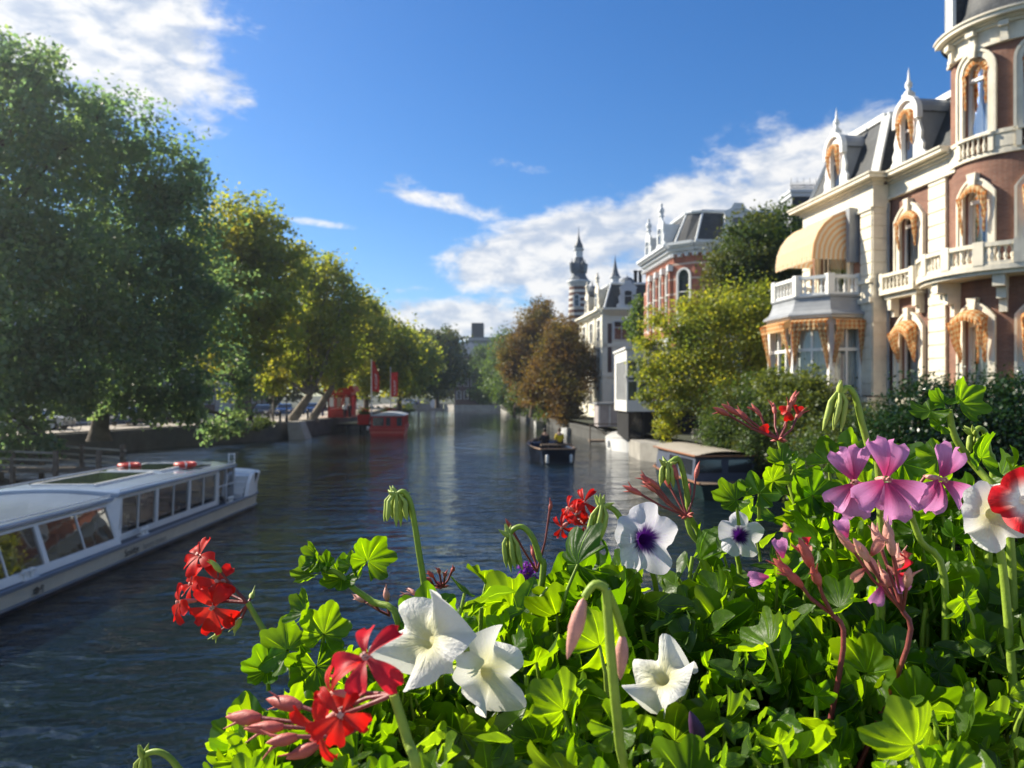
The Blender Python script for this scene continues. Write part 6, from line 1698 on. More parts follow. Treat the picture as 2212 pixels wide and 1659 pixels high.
def greenm(name, c1, c2, tc, trans=.5, gloss=.05, rough=.35):
    m, n = newmat(name)
    g = n.n('ShaderNodeNewGeometry'); t = n.n('ShaderNodeTexCoord'); u, v, _ = n.xyz(t.outputs['UV'])
    r = g.outputs['Random Per Island']
    c = n.mix(r, c1, c2)
    r2 = n.m('FRACT', n.m('MULTIPLY', r, 17.31))
    c = n.mix(1.0, c, n.mix(r2, (.55, .60, .6), (1.2, 1.12, 1.0)), 'MULTIPLY')
    ang = n.m('ARCTAN2', u, v)
    vein = n.m('ABSOLUTE', n.m('SINE', n.m('MULTIPLY', ang, 3.5)))
    rad = n.m('SQRT', n.m('ADD', n.m('MULTIPLY', u, u), n.m('MULTIPLY', v, v)))
    vm = n.m('MULTIPLY', n.ramp(vein, .13, .02), n.ramp(rad, 1.0, .55))
    ns = n.noise(t.outputs['Object'], 90, 4, .6)
    zone = n.m('MULTIPLY', n.ramp(n.m('ABSOLUTE', n.m('SUBTRACT', rad, .5)), .16, .06), .28)
    c = n.mix(zone, c, mul(c1, .55))
    c = n.mix(n.m('MULTIPLY', ns, .5), c, mul(c1, .7))
    c = n.mix(n.m('MULTIPLY', vm, .75), c, mul(c2, 2.4))
    k = n.mix(1., c, tc, 'MULTIPLY')
    hgt = n.m('ADD', n.m('MULTIPLY', ns, .5), n.m('MULTIPLY', vm, -.5)); nr = bump(n, hgt, .8, .003)
    df = n.n('ShaderNodeBsdfDiffuse'); n.link(c, df.inputs[0]); n.link(nr, df.inputs['Normal'])
    tl = n.n('ShaderNodeBsdfTranslucent'); n.link(k, tl.inputs[0])
    mx = n.n('ShaderNodeMixShader'); mx.inputs[0].default_value = trans; n.link(df.outputs[0], mx.inputs[1]); n.link(tl.outputs[0], mx.inputs[2])
    gl = n.n('ShaderNodeBsdfGlossy'); gl.inputs['Roughness'].default_value = rough; n.link(nr, gl.inputs['Normal'])
    m2 = n.n('ShaderNodeMixShader'); m2.inputs[0].default_value = gloss; n.link(mx.outputs[0], m2.inputs[1]); n.link(gl.outputs[0], m2.inputs[2])
    fin(n, m2.outputs[0]); return m
g_ger = greenm('geranium_leaf', (.035, .100, .006), (.085, .165, .008), (6.6, 4.9, .45), .58, .022, .45)
g_pet = greenm('petunia_leaf', (.045, .105, .012), (.085, .16, .018), (5.4, 4.4, .6), .52, .03, .42)
g_stem = plain('green_stem', (.24, .34, .035), .5, .2, 60, .1, .4, 0, 200)
g_bud = plain('green_bud', (.34, .42, .07), .55, .2, 60, .1, .4, 0, 200)
r_stem = plain('red_brown_stalk', (.22, .05, .045), .5, .25, 60, .1, .4, 0, 200)
r_bud = plain('spent_red_bud', (.46, .10, .075), .55, .25, 90, .1, .4, 0, 250)
pk_bud = plain('pale_pink_bud', (.60, .28, .22), .55, .2, 90, .1, .4, 0, 250)

RS = np.random.RandomState(2024)
def gleaf(seed):
    r = np.random.RandomState(seed); nphi, rings = 92, [.03, .3, .6, .85, 1.]
    ph = np.radians(np.linspace(-158, 158, nphi + 1)); Nl = r.choice([5.2, 5.8, 6.3])
    lob = (0.5 + 0.5 * np.cos(ph * Nl)) ** .55
    R = (.72 + .28 * lob + .075 * np.abs(np.cos(ph * 9 + r.rand() * 6)) ** .6) * (1 + .10 * np.cos(ph + r.rand()))
    cup, fold, tw = r.uniform(.05, .75), r.uniform(.06, .18), r.uniform(-.5, .5)
    k3 = r.rand() * 6
    V = []; UV = []
    for q in rings:
        x = np.sin(ph) * R * q; y = np.cos(ph) * R * q
        z = cup * (q ** 2) * .7 + fold * np.cos(ph * Nl) * q ** 1.5 + .10 * np.sin(ph * 2 + k3) * q ** 2 + tw * x * y + .03 * np.abs(np.cos(ph * 9)) * q ** 4 + .03 * np.cos(ph * Nl * 2) * q
        V.append(np.stack([x, y, z], 1)); UV.append(np.stack([x, y], 1))
    V = np.concatenate(V); UV = np.concatenate(UV); m = nphi + 1
    Q = np.array([(i * m + k, i * m + k + 1, (i + 1) * m + k + 1, (i + 1) * m + k) for i in range(len(rings) - 1) for k in range(nphi)])
    return V, Q, UV
def pleaf(seed):
    r = np.random.RandomState(seed); na, nb = 6, 10
    V = []; UV = []; fold, bend = r.uniform(.1, .45), r.uniform(-.5, .5)
    for j in range(nb + 1):
        t = j / nb; wd = .36 * (sin(pi * t ** .8) ** .8) + .015
        for i in range(na + 1):
            a = -1 + 2 * i / na
            V.append((a * wd, t * 1.3 - .1, fold * abs(a) * wd + bend * (t - .3) ** 2 * .7 + .02 * sin(t * 14 + a * 3))); UV.append((a * wd * 1.2, t))
    Q = np.array([(j * (na + 1) + i, j * (na + 1) + i + 1, (j + 1) * (na + 1) + i + 1, (j + 1) * (na + 1) + i) for j in range(nb) for i in range(na)])
    return np.array(V), Q, np.array(UV)
GL = [gleaf(s) for s in range(9)]; PL = [pleaf(s) for s in range(7)]
class Cloud:
    def __init__(s): s.V = []; s.Q = []; s.UV = []; s.n = 0
    def put(s, T, pos, nrm, head, size):
        V, Q, UV = T
        z = Vector(nrm).normalized(); y = Vector(head); y = (y - z * y.dot(z))
        y = y.normalized() if y.length > 1e-4 else z.orthogonal().normalized()
        x = y.cross(z); M = np.array([x, y, z])
        s.V.append(V * size @ M + np.array(pos)); s.Q.append(Q + s.n); s.UV.append(UV); s.n += len(V)
    def build(s, name, mat, root):
        if not s.V: return None
        return rawmesh(name, np.concatenate(s.V), np.concatenate(s.Q), mat, root, uv=np.concatenate(s.UV), smooth=True)
def m2(px, Y): return px * Y / F
SOIL = 3.60
class Plant:
    def __init__(s, name, px, Y, label, cat, lm, tmpl):
        b = at(px, 1659, Y); s.base = Vector((b.x, max(.50, min(.74, Y)), SOIL)); s.root = thing(name, s.base, label, cat)
        s.leaf = Cloud(); s.lm = lm; s.t = tmpl; s.st = MB(); s.rst = MB(); s.px = px; s.Y = Y
    def finish(s):
        s.leaf.build('foliage', s.lm, s.root)
        if s.st.v: s.st.build('stem', g_stem, s.root)
        if s.rst.v: s.rst.build('red_stem', r_stem, s.root)
    def stem(s, pts, r0=.0022, r1=.0016, red=False, tobase=True):
        """pts: list of 3D points from the flower downwards"""
        P_ = [Vector(p) for p in pts]
        if tobase:
            e = P_[-1]; bb = s.base + Vector((RS.uniform(-.03, .03), RS.uniform(-.02, .02), 0)); P_ += [e.lerp(bb, .5) + Vector((0, 0, .02)), bb]
        # smooth the path
        out = []
        for i in range(len(P_) - 1):
            a = P_[max(i - 1, 0)]; b = P_[i]; c = P_[i + 1]; d = P_[min(i + 2, len(P_) - 1)]
            for k in range(4):
                t = k / 4; out.append(.5 * ((2 * b) + (c - a) * t + (2 * a - 5 * b + 4 * c - d) * t * t + (3 * b - a - 3 * c + d) * t ** 3))
        out.append(P_[-1]); n = len(out)
        (s.rst if red else s.st).tube(out, [r1 + (r0 - r1) * i / n for i in range(n)], 7)
    def addleaf(s, pos, size, nrm=None, head=None, tmpl=None, petiole=True):
        if nrm is None: nrm = Vector((RS.normal() * .55 - .35, RS.normal() * .55 + .25, RS.uniform(.1, .9)))
        if head is None: head = Vector((RS.normal(), RS.normal(), RS.normal() * .4 + .2))
        T = tmpl or s.t
        s.leaf.put(T[RS.randint(len(T))], pos, nrm, head, size)
        if petiole:
            p = Vector(pos); d = (s.base + Vector((0, 0, .06)) - p); L = min(d.length, size * 2.2); d.normalize()
            q = p + (d + Vector((0, 0, -.5)) - Vector(nrm).normalized() * .5).normalized() * L * .6
            s.st.tube([p, p.lerp(q, .5) + Vector(nrm).normalized() * -.002, q], [.0011, .0013, .0016], 5, cap=False)
def orient(face, up=(0, 0, 1)):
    z = Vector(face).normalized(); y = Vector(up) - z * Vector(up).dot(z); y.normalize(); x = y.cross(z); return x, y, z
def petal(mb, c, X, Yv, Z, ang, L, w, bend=.3, cup=.2, r0=.08, notch=.12, seed=0):
    r = np.random.RandomState(seed); k1, k2 = r.rand() * 6, r.uniform(.6, 1.4)
    d = X * cos(ang) + Yv * sin(ang); s_ = -X * sin(ang) + Yv * cos(ang)
    def fn(a, b):
        aa = a * 2 - 1; t = r0 + (1 - r0) * b
        wd = w * (.16 + .84 * sin(min(1, b * 1.05) ** .9 * pi * .5) ** 1.3) * (1 if b < .82 else sqrt(max(.02, 1 - ((b - .82) / .2) ** 2)))
        rr = t * L * (1 - (notch * (1 - aa * aa) if b > .9 else 0))
        zz = cup * L * sin(b * pi * .6) * .5 - bend * L * b ** 2.2 + .05 * L * sin(aa * 4 + k1) * b + .10 * L * aa * aa * b * k2
        return c + d * rr + s_ * aa * wd + Z * zz
    mb.grid(fn, 6, 9, lambda a, b: (a, b))
def floret(root, name, c, face, L, mat, up=(0, 0, 1), lay='zonal', bend=.35, seed=0, wr=.36, calyx=True):
    X, Yv, Z = orient(face, up); mb = MB()
    angs = {'zonal': [60, 120, 205, 270, 335], 'ivy': [65, 115, 215, 270, 325], 'fan': [20, 90, 160, 235, 300]}[lay]
    for i, a in enumerate(angs):
        petal(mb, Vector(c), X, Yv, Z, radians(a) + RS.normal() * .1, L * RS.uniform(.88, 1.1), L * wr * (1.0 if i > 1 else .82), bend * RS.uniform(.3, 1.6), RS.uniform(.1, .5), seed=seed * 7 + i)
    o = mb.build(name, mat, root)
    cb_ = MB(); cb_.lathe([(0, -.0), (.0016, .001), (.0022, -.003), (.0018, -.009), (.001, -.013)], Vector(c) - Z * .001, 7, axis=Z)
    for k in range(4): cb_.tube([Vector(c), Vector(c) + (Z * .8 + X * .25 * cos(k * 1.6) + Yv * .25 * sin(k * 1.6)) * L * .22], [.0005, .0008], 5)
    cb_.build('flower_heart', pk_bud, o); return o
def petunia(root, c, face, Rr, mat, seed=0, tube_c=None, wav=.12, open_=1.0):
    X, Yv, Z = orient(face); mb = MB(); r = np.random.RandomState(seed); ph0 = r.rand() * 6; k1 = r.rand() * 6
    def fn(a, b):
        t = a * 2 * pi
        if b < .3:
            q = b / .3; rr = Rr * (.07 + .10 * q ** 2); zz = -Rr * (1.15 * (1 - q))
        else:
            q = (b - .3) / .7
            lob = .70 + .36 * abs(cos(2.5 * t + ph0)) ** .75
            rr = Rr * (.17 + .83 * q ** .85 * lob * open_)
            zz = Rr * (.30 * q ** .6 - .22 * q ** 2.5 + wav * cos(5 * t + ph0 * 2) * q ** 1.5 + wav * .8 * sin(3 * t + k1) * q ** 2 + .05 * sin(13 * t + k1) * q ** 3 + .12 * sin(t + k1) * q)
        return Vector(c) + X * rr * cos(t) + Yv * rr * sin(t) + Z * zz
    mb.grid(fn, 60, 20, lambda a, b: (a, max(0, (b - .2) / .8)))
    o = mb.build('petunia_flower', mat, root)
    g_ = MB(); g_.lathe([(Rr * .08, -.98 * Rr), (Rr * .11, -1.1 * Rr), (Rr * .10, -1.25 * Rr), (0, -1.35 * Rr)], c, 8, axis=Z)
    for k in range(5):
        dd = X * cos(k * 1.257) + Yv * sin(k * 1.257); bp = Vector(c) - Z * Rr * 1.2
        g_.tube([bp, bp + Z * Rr * .2 + dd * Rr * .12, bp + Z * Rr * .42 + dd * Rr * .26], [Rr * .03, Rr * .05, Rr * .008], 5)
    g_.build('calyx', g_bud, o); return o
def spindle(mb, a, b, r, n=7):
    a, b = Vector(a), Vector(b); L = (b - a).length
    pr_ = [(0, 0), (r * .55, .08 * L), (r * .95, .3 * L), (r, .5 * L), (r * .6, .78 * L), (r * .25, .93 * L), (0, L)]
    mb.lathe(pr_, a, n, axis=(b - a))
def budhead(pl, node, Y, ends, mat=None, rb=.0022, lb_=.011, red=True, name='spent_flower_head', bract=True):
    """pedicels from a node, each ending in a closed bud"""
    N_ = at(*node, Y); s = MB(); b = MB()
    for i, e in enumerate(ends):
        px, py = e[:2]; dY = e[2] if len(e) > 2 else RS.uniform(-.02, .02)
        E = at(px, py, Y + dY); d = (E - N_).normalized(); mid = N_.lerp(E, .5) + Vector((0, 0, -.002)) + Vector((RS.normal(), RS.normal(), 0)) * .001
        E0 = E - d * lb_ * .5
        s.tube([N_, mid, E0], [.0011, .0009, .0011], 6)
        k = RS.uniform(.8, 1.25); spindle(b, E0 - d * .001, E0 + d * lb_ * k, rb * RS.uniform(.8, 1.2))
        for q in range(2):
            w_ = Vector((RS.normal(), RS.normal(), RS.normal())).normalized() * .25
            b.tube([E0 + d * .002, E0 + (d + w_).normalized() * lb_ * .7, E0 + (d + w_ * 1.6).normalized() * lb_ * 1.05], [.0005, .0008, .0002], 5)
    h_ = s.build(name, r_stem if red else g_stem, pl.root)
    b.build('bud', mat or r_bud, h_)
    if bract:
        k = MB(); 
        for i in range(7):
            w_ = Vector((RS.normal(), RS.normal(), RS.uniform(-.2, .6))).normalized(); k.tube([N_, N_ + w_ * .004, N_ + w_ * .007], [.0012, .0014, .0002], 5)
        k.build('bract', g_bud if not red else r_bud, h_)
    return h_
def droop(pl, path, Y, tip, hang, nb=7, spread=.008, name='nodding_bud_cluster', rb=.0024, skew=(0, 0)):
    """path: pixels from tip down the stem; hang in metres"""
    P_ = [at(px, py, Y) for px, py in path]
    pl.stem(P_, .0030, .0020)
    T = at(*tip, Y); b = MB()
    for i in range(nb):
        a = i * 2.4; o = Vector((cos(a), sin(a), 0)) * spread * sqrt((i + .5) / nb)
        q0 = T + Vector((o.x * .3, o.y * .3, .001 + RS.uniform(0, .003))); q1 = T + o + Vector((skew[0] * .4, 0, -hang * .45)); q2 = T + o * 1.25 + Vector((skew[0], 0, -hang * RS.uniform(.8, 1.1)))
        b.tube([q0, q0.lerp(q1, .5) + o * .4, q1, q1.lerp(q2, .55), q2], [.0010, .0016, rb, rb * .75, .0002], 7)
    B_ = b.build(name, g_bud, pl.root)
    k = MB()
    for i in range(5):
        w_ = Vector((RS.normal() * .7, RS.normal() * .5, RS.uniform(.2, 1))).normalized(); k.tube([T, T + w_ * .005, T + w_ * .011], [.0016, .0022, .0002], 6)
    k.build('bract', g_bud, B_)
    return B_
def fhead(pl, node, Y, fl, mat, stem_px, name='geranium_head', lay='zonal', red=True, bend=.35, wr=.36):
    N_ = at(*node, Y); s = MB()
    for f in fl:
        px, py, L, dY = f[:4]; C_ = at(px, py, Y + dY)
        face = Vector(f[4]) if len(f) > 4 else Vector((RS.uniform(-.5, .3), -1, RS.uniform(-.1, .6)))
        Z = face.normalized(); b_ = C_ - Z * .013
        s.tube([N_, N_.lerp(b_, .6) - Z * .004, b_, C_ - Z * .002], [.0011, .0010, .0014, .0016], 6)
    h_ = s.build(name, r_stem if red else g_stem, pl.root)
    for i, f in enumerate(fl):
        px, py, L, dY = f[:4]; C_ = at(px, py, Y + dY)
        face = Vector(f[4]) if len(f) > 4 else Vector((RS.uniform(-.5, .3), -1, RS.uniform(-.1, .6)))
        up = f[5] if len(f) > 5 else (RS.uniform(-.4, .4), 0, 1)
        floret(h_, 'floret', C_, face, m2(L, Y), f[6] if len(f) > 6 else mat, up, lay, bend, seed=int(px), wr=wr)
    if stem_px: pl.stem([N_] + [at(px, py, Y + .0) for px, py in stem_px], .0030, .0021)
    return h_

PLS = {}
def plant(key, name, px, Y, label, cat, kind):
    PLS[key] = Plant(name, px, Y, label, cat, g_ger if kind == 'g' else g_pet, GL if kind == 'g' else PL); return PLS[key]
a = plant('redL', 'geranium_plant', 640, .60, 'red geranium reaching out leftmost over the water on a green stalk', 'geranium', 'g')
fhead(a, (535, 1302), .60, [(430, 1200, 48, 0, (-.5, -.7, .7), (-.4, 0, 1)), (470, 1255, 46, -.006, (-.1, -1, .3), (.1, 0, 1)), (459, 1312, 56, -.012, (.05, -1, -.05), (0, 0, 1)), (388, 1300, 46, -.004, (-.9, -.7, .1), (-.6, 0, .8)), (415, 1262, 44, .012, (-.7, -.6, .3), (-.3, 0, -1))], p_red, [(560, 1345), (590, 1390), (650, 1470)], bend=.25, wr=.40)
budhead(a, (535, 1305), .60, [(512, 1352), (468, 1372), (545, 1285), (466, 1222)], g_bud, .0026, .013, True, 'hanging_bud', False)
for (px, py, r, n_, h_) in [(658, 1322, 42, (-.6, -.5, .4), (0, 0, 1)), (621, 1405, 62, (-.1, -.75, .6), (-.6, 0, .4)), (576, 1447, 46, (.2, -.7, .7), (-1, 0, -.1)), (684, 1440, 66, (.2, -.9, .5), (.2, 0, -1)), (700, 1370, 55, (.3, -.6, .5), (.3, 0, 1))]:
    a.addleaf(at(px, py, .50), m2(r, .50), Vector(n_), Vector(h_))
b = plant('shoot', 'geranium_plant', 800, .58, 'geranium shoot with bright yellow-green leaves and no flowers, rising left of centre', 'geranium', 'g')
for (px, py, r, n_, h_) in [(684, 1205, 34, (-.7, -.6, .1), (0, 0, 1)), (672, 1240, 36, (-.2, -.5, .6), (-1, 0, 0)), (738, 1248, 46, (0, -.6, .7), (-.3, 0, -.5)), (795, 1212, 50, (.5, -.8, .15), (.6, 0, 1)), (757, 1222, 28, (.1, -.7, .5), (0, 0, 1)), (705, 1222, 26, (-.2, -.7, .5), (0, 0, 1))]:
    b.addleaf(at(px, py, .58), m2(r, .58), Vector(n_), Vector(h_), petiole=False)
b.stem([at(690, 1225, .58), at(730, 1238, .58), at(765, 1272, .58), at(805, 1300, .58), at(860, 1345, .57)], .003, .002)
budhead(b, (842, 1330), .62, [(834, 1280), (775, 1292), (800, 1300)], pk_bud, .0026, .012, True, 'closed_bud', False)
c = plant('nodL', 'geranium_plant', 930, .60, 'geranium with one tall straight stalk ending in a nodding green bud cluster, left of centre', 'geranium', 'g')
droop(c, [(858, 1068), (872, 1062), (886, 1085), (896, 1135), (906, 1200), (916, 1262), (925, 1330)], .60, (857, 1072), .022, 9, .011)
budhead(c, (955, 1268), .72, [(948, 1232), (930, 1240), (980, 1228), (925, 1252), (962, 1240)], r_bud, .0022, .008)
budhead(c, (915, 1300), .66, [(878, 1285), (882, 1295), (880, 1303), (890, 1278)], pk_bud, .0022, .010)
d = plant('redF', 'geranium_plant', 760, .40, 'large blurred red geranium closest to the camera, in front of the white petunias', 'geranium', 'g')
fhead(d, (850, 1500), .33, [(790, 1420, 90, 0, (-.2, -.8, .6), (0, 0, 1), p_crimson), (715, 1500, 95, .02, (-.8, -.6, .2), (-.3, 0, 1)), (690, 1575, 80, .0, (-.5, -.8, -.3), (-.3, 0, -1)), (735, 1545, 70, -.01, (.2, -.9, .4), (0, 0, 1))], p_red, [(880, 1600), (900, 1680)], bend=.5, wr=.30)
budhead(d, (800, 1560), .36, [(530, 1550), (575, 1572), (600, 1600), (620, 1520), (650, 1625)], r_bud, .0034, .018, True, 'closed_bud', False)
e = plant('whiteF', 'petunia_plant', 980, .45, 'big white petunia pair, soft and blurred, near the bottom centre-left', 'petunia', 'p')
petunia(e.root, at(925, 1385, .42), (-.75, -.8, .45), m2(104, .42), p_white, 3, wav=.36); petunia(e.root, at(1050, 1450, .44), (.75, -.8, .25), m2(92, .44), p_white, 4, wav=.36)
petunia(e.root, at(585, 1640, .52), (-.2, -.7, .7), m2(52, .52), p_white, 9)
e.stem([at(950, 1450, .47), at(960, 1560, .5)], .003, .0025); e.stem([at(1050, 1490, .5), at(1060, 1580, .52)], .003, .0025)
f = plant('whiteR', 'petunia_plant', 1430, .46, 'single creamy white petunia with pointed petals, bottom centre-right', 'petunia', 'p')
petunia(f.root, at(1432, 1468, .45), (-.45, -.55, .8), m2(88, .45), p_white, 6, wav=.38, open_=.88)
spb = MB(); spindle(spb, at(1518, 1612, .42), at(1490, 1535, .42), .0042, 10); spb.build('purple_bud', plain('dark_purple_bud', (.07, .025, .08), .5, .3, 60, .2), f.root)
f.stem([at(1440, 1520, .47), at(1470, 1620, .48)], .003, .0025); f.stem([at(1510, 1612, .42), at(1520, 1680, .44)], .003, .0025)
h = plant('throat', 'petunia_plant', 1440, .62, 'large white petunia with a deep purple throat, facing the camera', 'petunia', 'p')
petunia(h.root, at(1392, 1165, .60), (.28, -1, .05), m2(78, .60), p_throat, 1, wav=.13); h.stem([at(1395, 1200, .66), at(1420, 1290, .66)], .0028, .0022)
for (px, py, r) in [(1480, 1195, 32), (1520, 1180, 30), (1540, 1230, 34), (1500, 1240, 30), (1465, 1250, 30)]: h.addleaf(at(px, py, .62), m2(r * 1.5, .62))
i_ = plant('throat2', 'petunia_plant', 1600, .68, 'smaller white petunia with purple throat, half turned, right of the large one', 'petunia', 'p')
petunia(i_.root, at(1597, 1158, .66), (.1, -.85, .45), m2(52, .66), p_throat, 2, wav=.12, open_=.95); i_.stem([at(1590, 1190, .70), at(1600, 1280, .7)], .0028, .0022)
j = plant('redB', 'geranium_plant', 1270, .72, 'small bright red geranium with narrow petals standing behind the foliage at centre', 'geranium', 'g')
fhead(j, (1275, 1120), .70, [(1262, 1085, 36, 0), (1228, 1098, 34, 0, (-.8, -.7, .3)), (1214, 1140, 30, 0, (-.5, -1, -.2)), (1262, 1135, 34, -.01, (.1, -1, -.3), (0, 0, -1)), (1245, 1110, 30, -.01)], p_red, [(1285, 1160), (1290, 1220)], lay='ivy', bend=.6, wr=.24)
droop(j, [(1300, 1092), (1322, 1098), (1340, 1120), (1350, 1170)], .60, (1299, 1096), .030, 7, .007, skew=(-.008, 0))
k_ = plant('nodC', 'geranium_plant', 1150, .60, 'geranium with an arched stalk and hanging bud cluster beside the purple verbena', 'geranium', 'g')
droop(k_, [(1100, 1158), (1108, 1144), (1128, 1138), (1150, 1160), (1165, 1205), (1172, 1250)], .60, (1101, 1160), .026, 6, .006, skew=(.004, 0))
budhead(k_, (1160, 1235), .64, [(1100, 1134), (1190, 1090), (1150, 1190)], r_bud, .0018, .010, True, 'thin_spent_stalks', False)
l_ = plant('spentA', 'geranium_plant', 1510, .62, 'geranium with a fan of spent red buds in front of the cabin boat', 'geranium', 'g')
budhead(l_, (1484, 1116), .62, [(1368, 1060), (1395, 1035), (1404, 1052), (1440, 1040), (1458, 1018), (1506, 1016), (1488, 1060), (1412, 1044)], r_bud, .0024, .014)
l_.stem([at(1484, 1116, .62), at(1492, 1150, .62), at(1530, 1230, .62)], .0028, .0022)
droop(l_, [(1438, 1008), (1452, 996), (1466, 992), (1478, 1030), (1486, 1080), (1490, 1116), (1520, 1200)], .63, (1440, 1008), .016, 6, .005)
m_p = plant('spentB', 'geranium_plant', 1720, .62, 'geranium with a tall fan of withered red flowers against the dark bush', 'geranium', 'g')
budhead(m_p, (1683, 951), .62, [(1559, 889), (1600, 893), (1634, 886), (1672, 880), (1714, 862), (1706, 876), (1728, 893), (1580, 886)], r_bud, .0022, .013)
for q, (px, py) in enumerate([(1708, 880), (1700, 886), (1637, 925), (1722, 897)]):
    fl_ = MB(); X, Yv, Z = orient((-.3, -1, .3)); petal(fl_, at(px, py, .615), X, Yv, Z, radians(200 + 80 * q), m2(24, .62), m2(11, .62), .5, .4, seed=q); fl_.build('withered_petal', p_red, m_p.root)
m_p.stem([at(1683, 951, .62), at(1692, 985, .62), at(1703, 1030, .62), at(1728, 1120, .62), at(1760, 1210, .61)], .0028, .0021)
for (px, py, r, n_, h_) in [(1690, 1000, 34, (-.1, -.6, .7), (-.4, 0, .7)), (1715, 1015, 30, (.5, -.5, .4), (1, 0, -.3)), (1640, 1065, 46, (0, -.7, .6), (.5, 0, .6)), (1590, 1080, 44, (-.2, -.6, .7), (-1, 0, .1)), (1670, 1040, 36, (.3, -.8, .2), (.3, 0, 1))]:
    m_p.addleaf(at(px, py, .60), m2(r, .60), Vector(n_), Vector(h_))
n_p = plant('nodR', 'geranium_plant', 1880, .56, 'geranium with a tall hooked stalk of green buds against the mansion', 'geranium', 'g')
droop(n_p, [(1808, 862), (1815, 845), (1832, 838), (1848, 858), (1862, 915), (1880, 978), (1900, 1040)], .56, (1812, 852), .026, 6, .006, skew=(-.006, 0))
o_p = plant('pink', 'geranium_plant', 1990, .54, 'pink geranium with wide open mauve florets, the largest pink bloom on the right', 'geranium', 'g')
fhead(o_p, (1968, 1112), .54, [(1914, 1035, 90, -.012, (.05, -1, .1), (0, 0, 1)), (1846, 1042, 84, .008, (-.6, -.9, .1), (-.2, 0, 1)), (2032, 1035, 84, -.004, (.35, -1, -.05), (.1, 0, 1))], p_pink, [(1990, 1170), (2040, 1250)], lay='ivy', bend=.2, wr=.36)
for (px, py, r) in [(1790, 1000, 45), (1840, 985, 50), (1755, 1070, 55), (1800, 1085, 45), (1730, 1110, 45), (1950, 1000, 45)]: o_p.addleaf(at(px, py, .62), m2(r, .62), Vector((RS.uniform(-.4, .4), -.6, RS.uniform(.2, .7))))
q_p = plant('leafR', 'geranium_plant', 2120, .58, 'leafy geranium shoot rising highest at the right, topped by a fan-shaped green leaf', 'geranium', 'g')
for (px, py, r, nn_, h_) in [(2010, 888, 42, (-.2, -.4, .9), (-1, 0, -.1)), (2075, 872, 48, (.4, -.8, .3), (1, 0, .7)), (2040, 870, 32, (0, -.5, .8), (0, 0, 1)), (2030, 918, 24, (0, -.7, .5), (-1, 0, 0)), (2025, 985, 40, (-.3, -.7, .3), (-1, 0, .4)), (2120, 990, 52, (.5, -.7, .2), (.6, 0, .8)), (2190, 1010, 46, None, None)]:
    q_p.addleaf(at(px, py, .58), m2(r, .58), Vector(nn_) if nn_ else None, Vector(h_) if h_ else None, petiole=False)
q_p.stem([at(2050, 885, .58), at(2058, 930, .58), at(2075, 965, .58), at(2110, 1010, .58), at(2150, 1060, .57), at(2180, 1140, .57)], .0034, .0024)
droop(q_p, [(2105, 935), (2115, 925), (2128, 935), (2135, 975), (2145, 1040)], .60, (2106, 940), .014, 5, .005)
r_p = plant('redwhite', 'petunia_plant', 2200, .46, 'red and white striped petunia cut off by the right edge', 'petunia', 'p')
petunia(r_p.root, at(2142, 1110, .47), (-.1, -1, -.05), m2(76, .47), p_white, 12, wav=.25)
petunia(r_p.root, at(2215, 1080, .45), (-.2, -1, .1), m2(70, .45), petalm('red_white_petals', (.85, .82, .76), (.62, .012, .02), throat=(.86, .84, .80), thr=(.2, .45)), 13, wav=.25)
r_p.stem([at(2150, 1150, .5), at(2170, 1260, .5)], .003, .0025)
s_p = plant('faded', 'geranium_plant', 1820, .47, 'faded geranium with salmon and pink withered buds on red stalks, lower right', 'geranium', 'g')
budhead(s_p, (1800, 1330), .46, [(1690, 1225), (1743, 1200), (1710, 1245), (1760, 1240)], r_bud, .0036, .018, True, 'faded_head', False)
budhead(s_p, (1950, 1320), .46, [(1827, 1170), (1862, 1190), (1918, 1145), (1925, 1175), (1907, 1240), (1962, 1245), (1940, 1205), (1880, 1215), (1895, 1160)], pk_bud, .0029, .016, True, 'faded_head', False)
for q, (px, py, an) in enumerate([(1665, 1245, 190), (1692, 1210, 100), (1832, 1165, 110), (1905, 1262, 250), (1930, 1235, 300)]):
    fl_ = MB(); X, Yv, Z = orient((-.2, -1, .2)); petal(fl_, at(px, py, .455), X, Yv, Z, radians(an), m2(48, .46), m2(17, .46), .4, .4, seed=q + 30); fl_.build('withered_petal', p_pink, s_p.root)
for q in range(12):
    fl_ = MB(); X, Yv, Z = orient((RS.uniform(-.8, .8), -1, RS.uniform(-.4, .6)))
    petal(fl_, at(RS.uniform(1840, 1965) if q < 9 else RS.uniform(1690, 1750), RS.uniform(1150, 1265), .45 + RS.uniform(-.008, .012)), X, Yv, Z, RS.uniform(0, 6.28), m2(RS.uniform(26, 44), .46), m2(RS.uniform(10, 16), .46), 1.0, .8, seed=q + 60); fl_.build('withered_petal', p_salmon if q % 3 else p_crimson, s_p.root)
s_p.stem([at(1800, 1330, .46), at(1822, 1400, .46)], .0018, .0015, red=True); s_p.stem([at(1950, 1320, .46), at(1960, 1400, .46)], .0018, .0015, red=True)
t_p = plant('verb', 'verbena_plant', 1150, .66, 'tiny purple verbena cluster peeping between leaves at centre', 'verbena', 'p')
hh_ = MB(); N_ = at(1145, 1262, .66); hh_.tube([N_, at(1145, 1240, .66)], .0015, 6); vh = hh_.build('flower_head', g_stem, t_p.root)
for q in range(9): floret(vh, 'floret', at(1145 + RS.uniform(-26, 26), 1240 + RS.uniform(-20, 16), .655), (RS.uniform(-.5, .5), -1, RS.uniform(0, .7)), m2(14, .66), p_purple, seed=q, lay='fan')
u_p = plant('corner', 'geranium_plant', 420, .56, 'green bud cluster on a bent stalk at the bottom left corner of the flowers', 'geranium', 'g')
u_p.base.x = at(560, 1700, .56).x
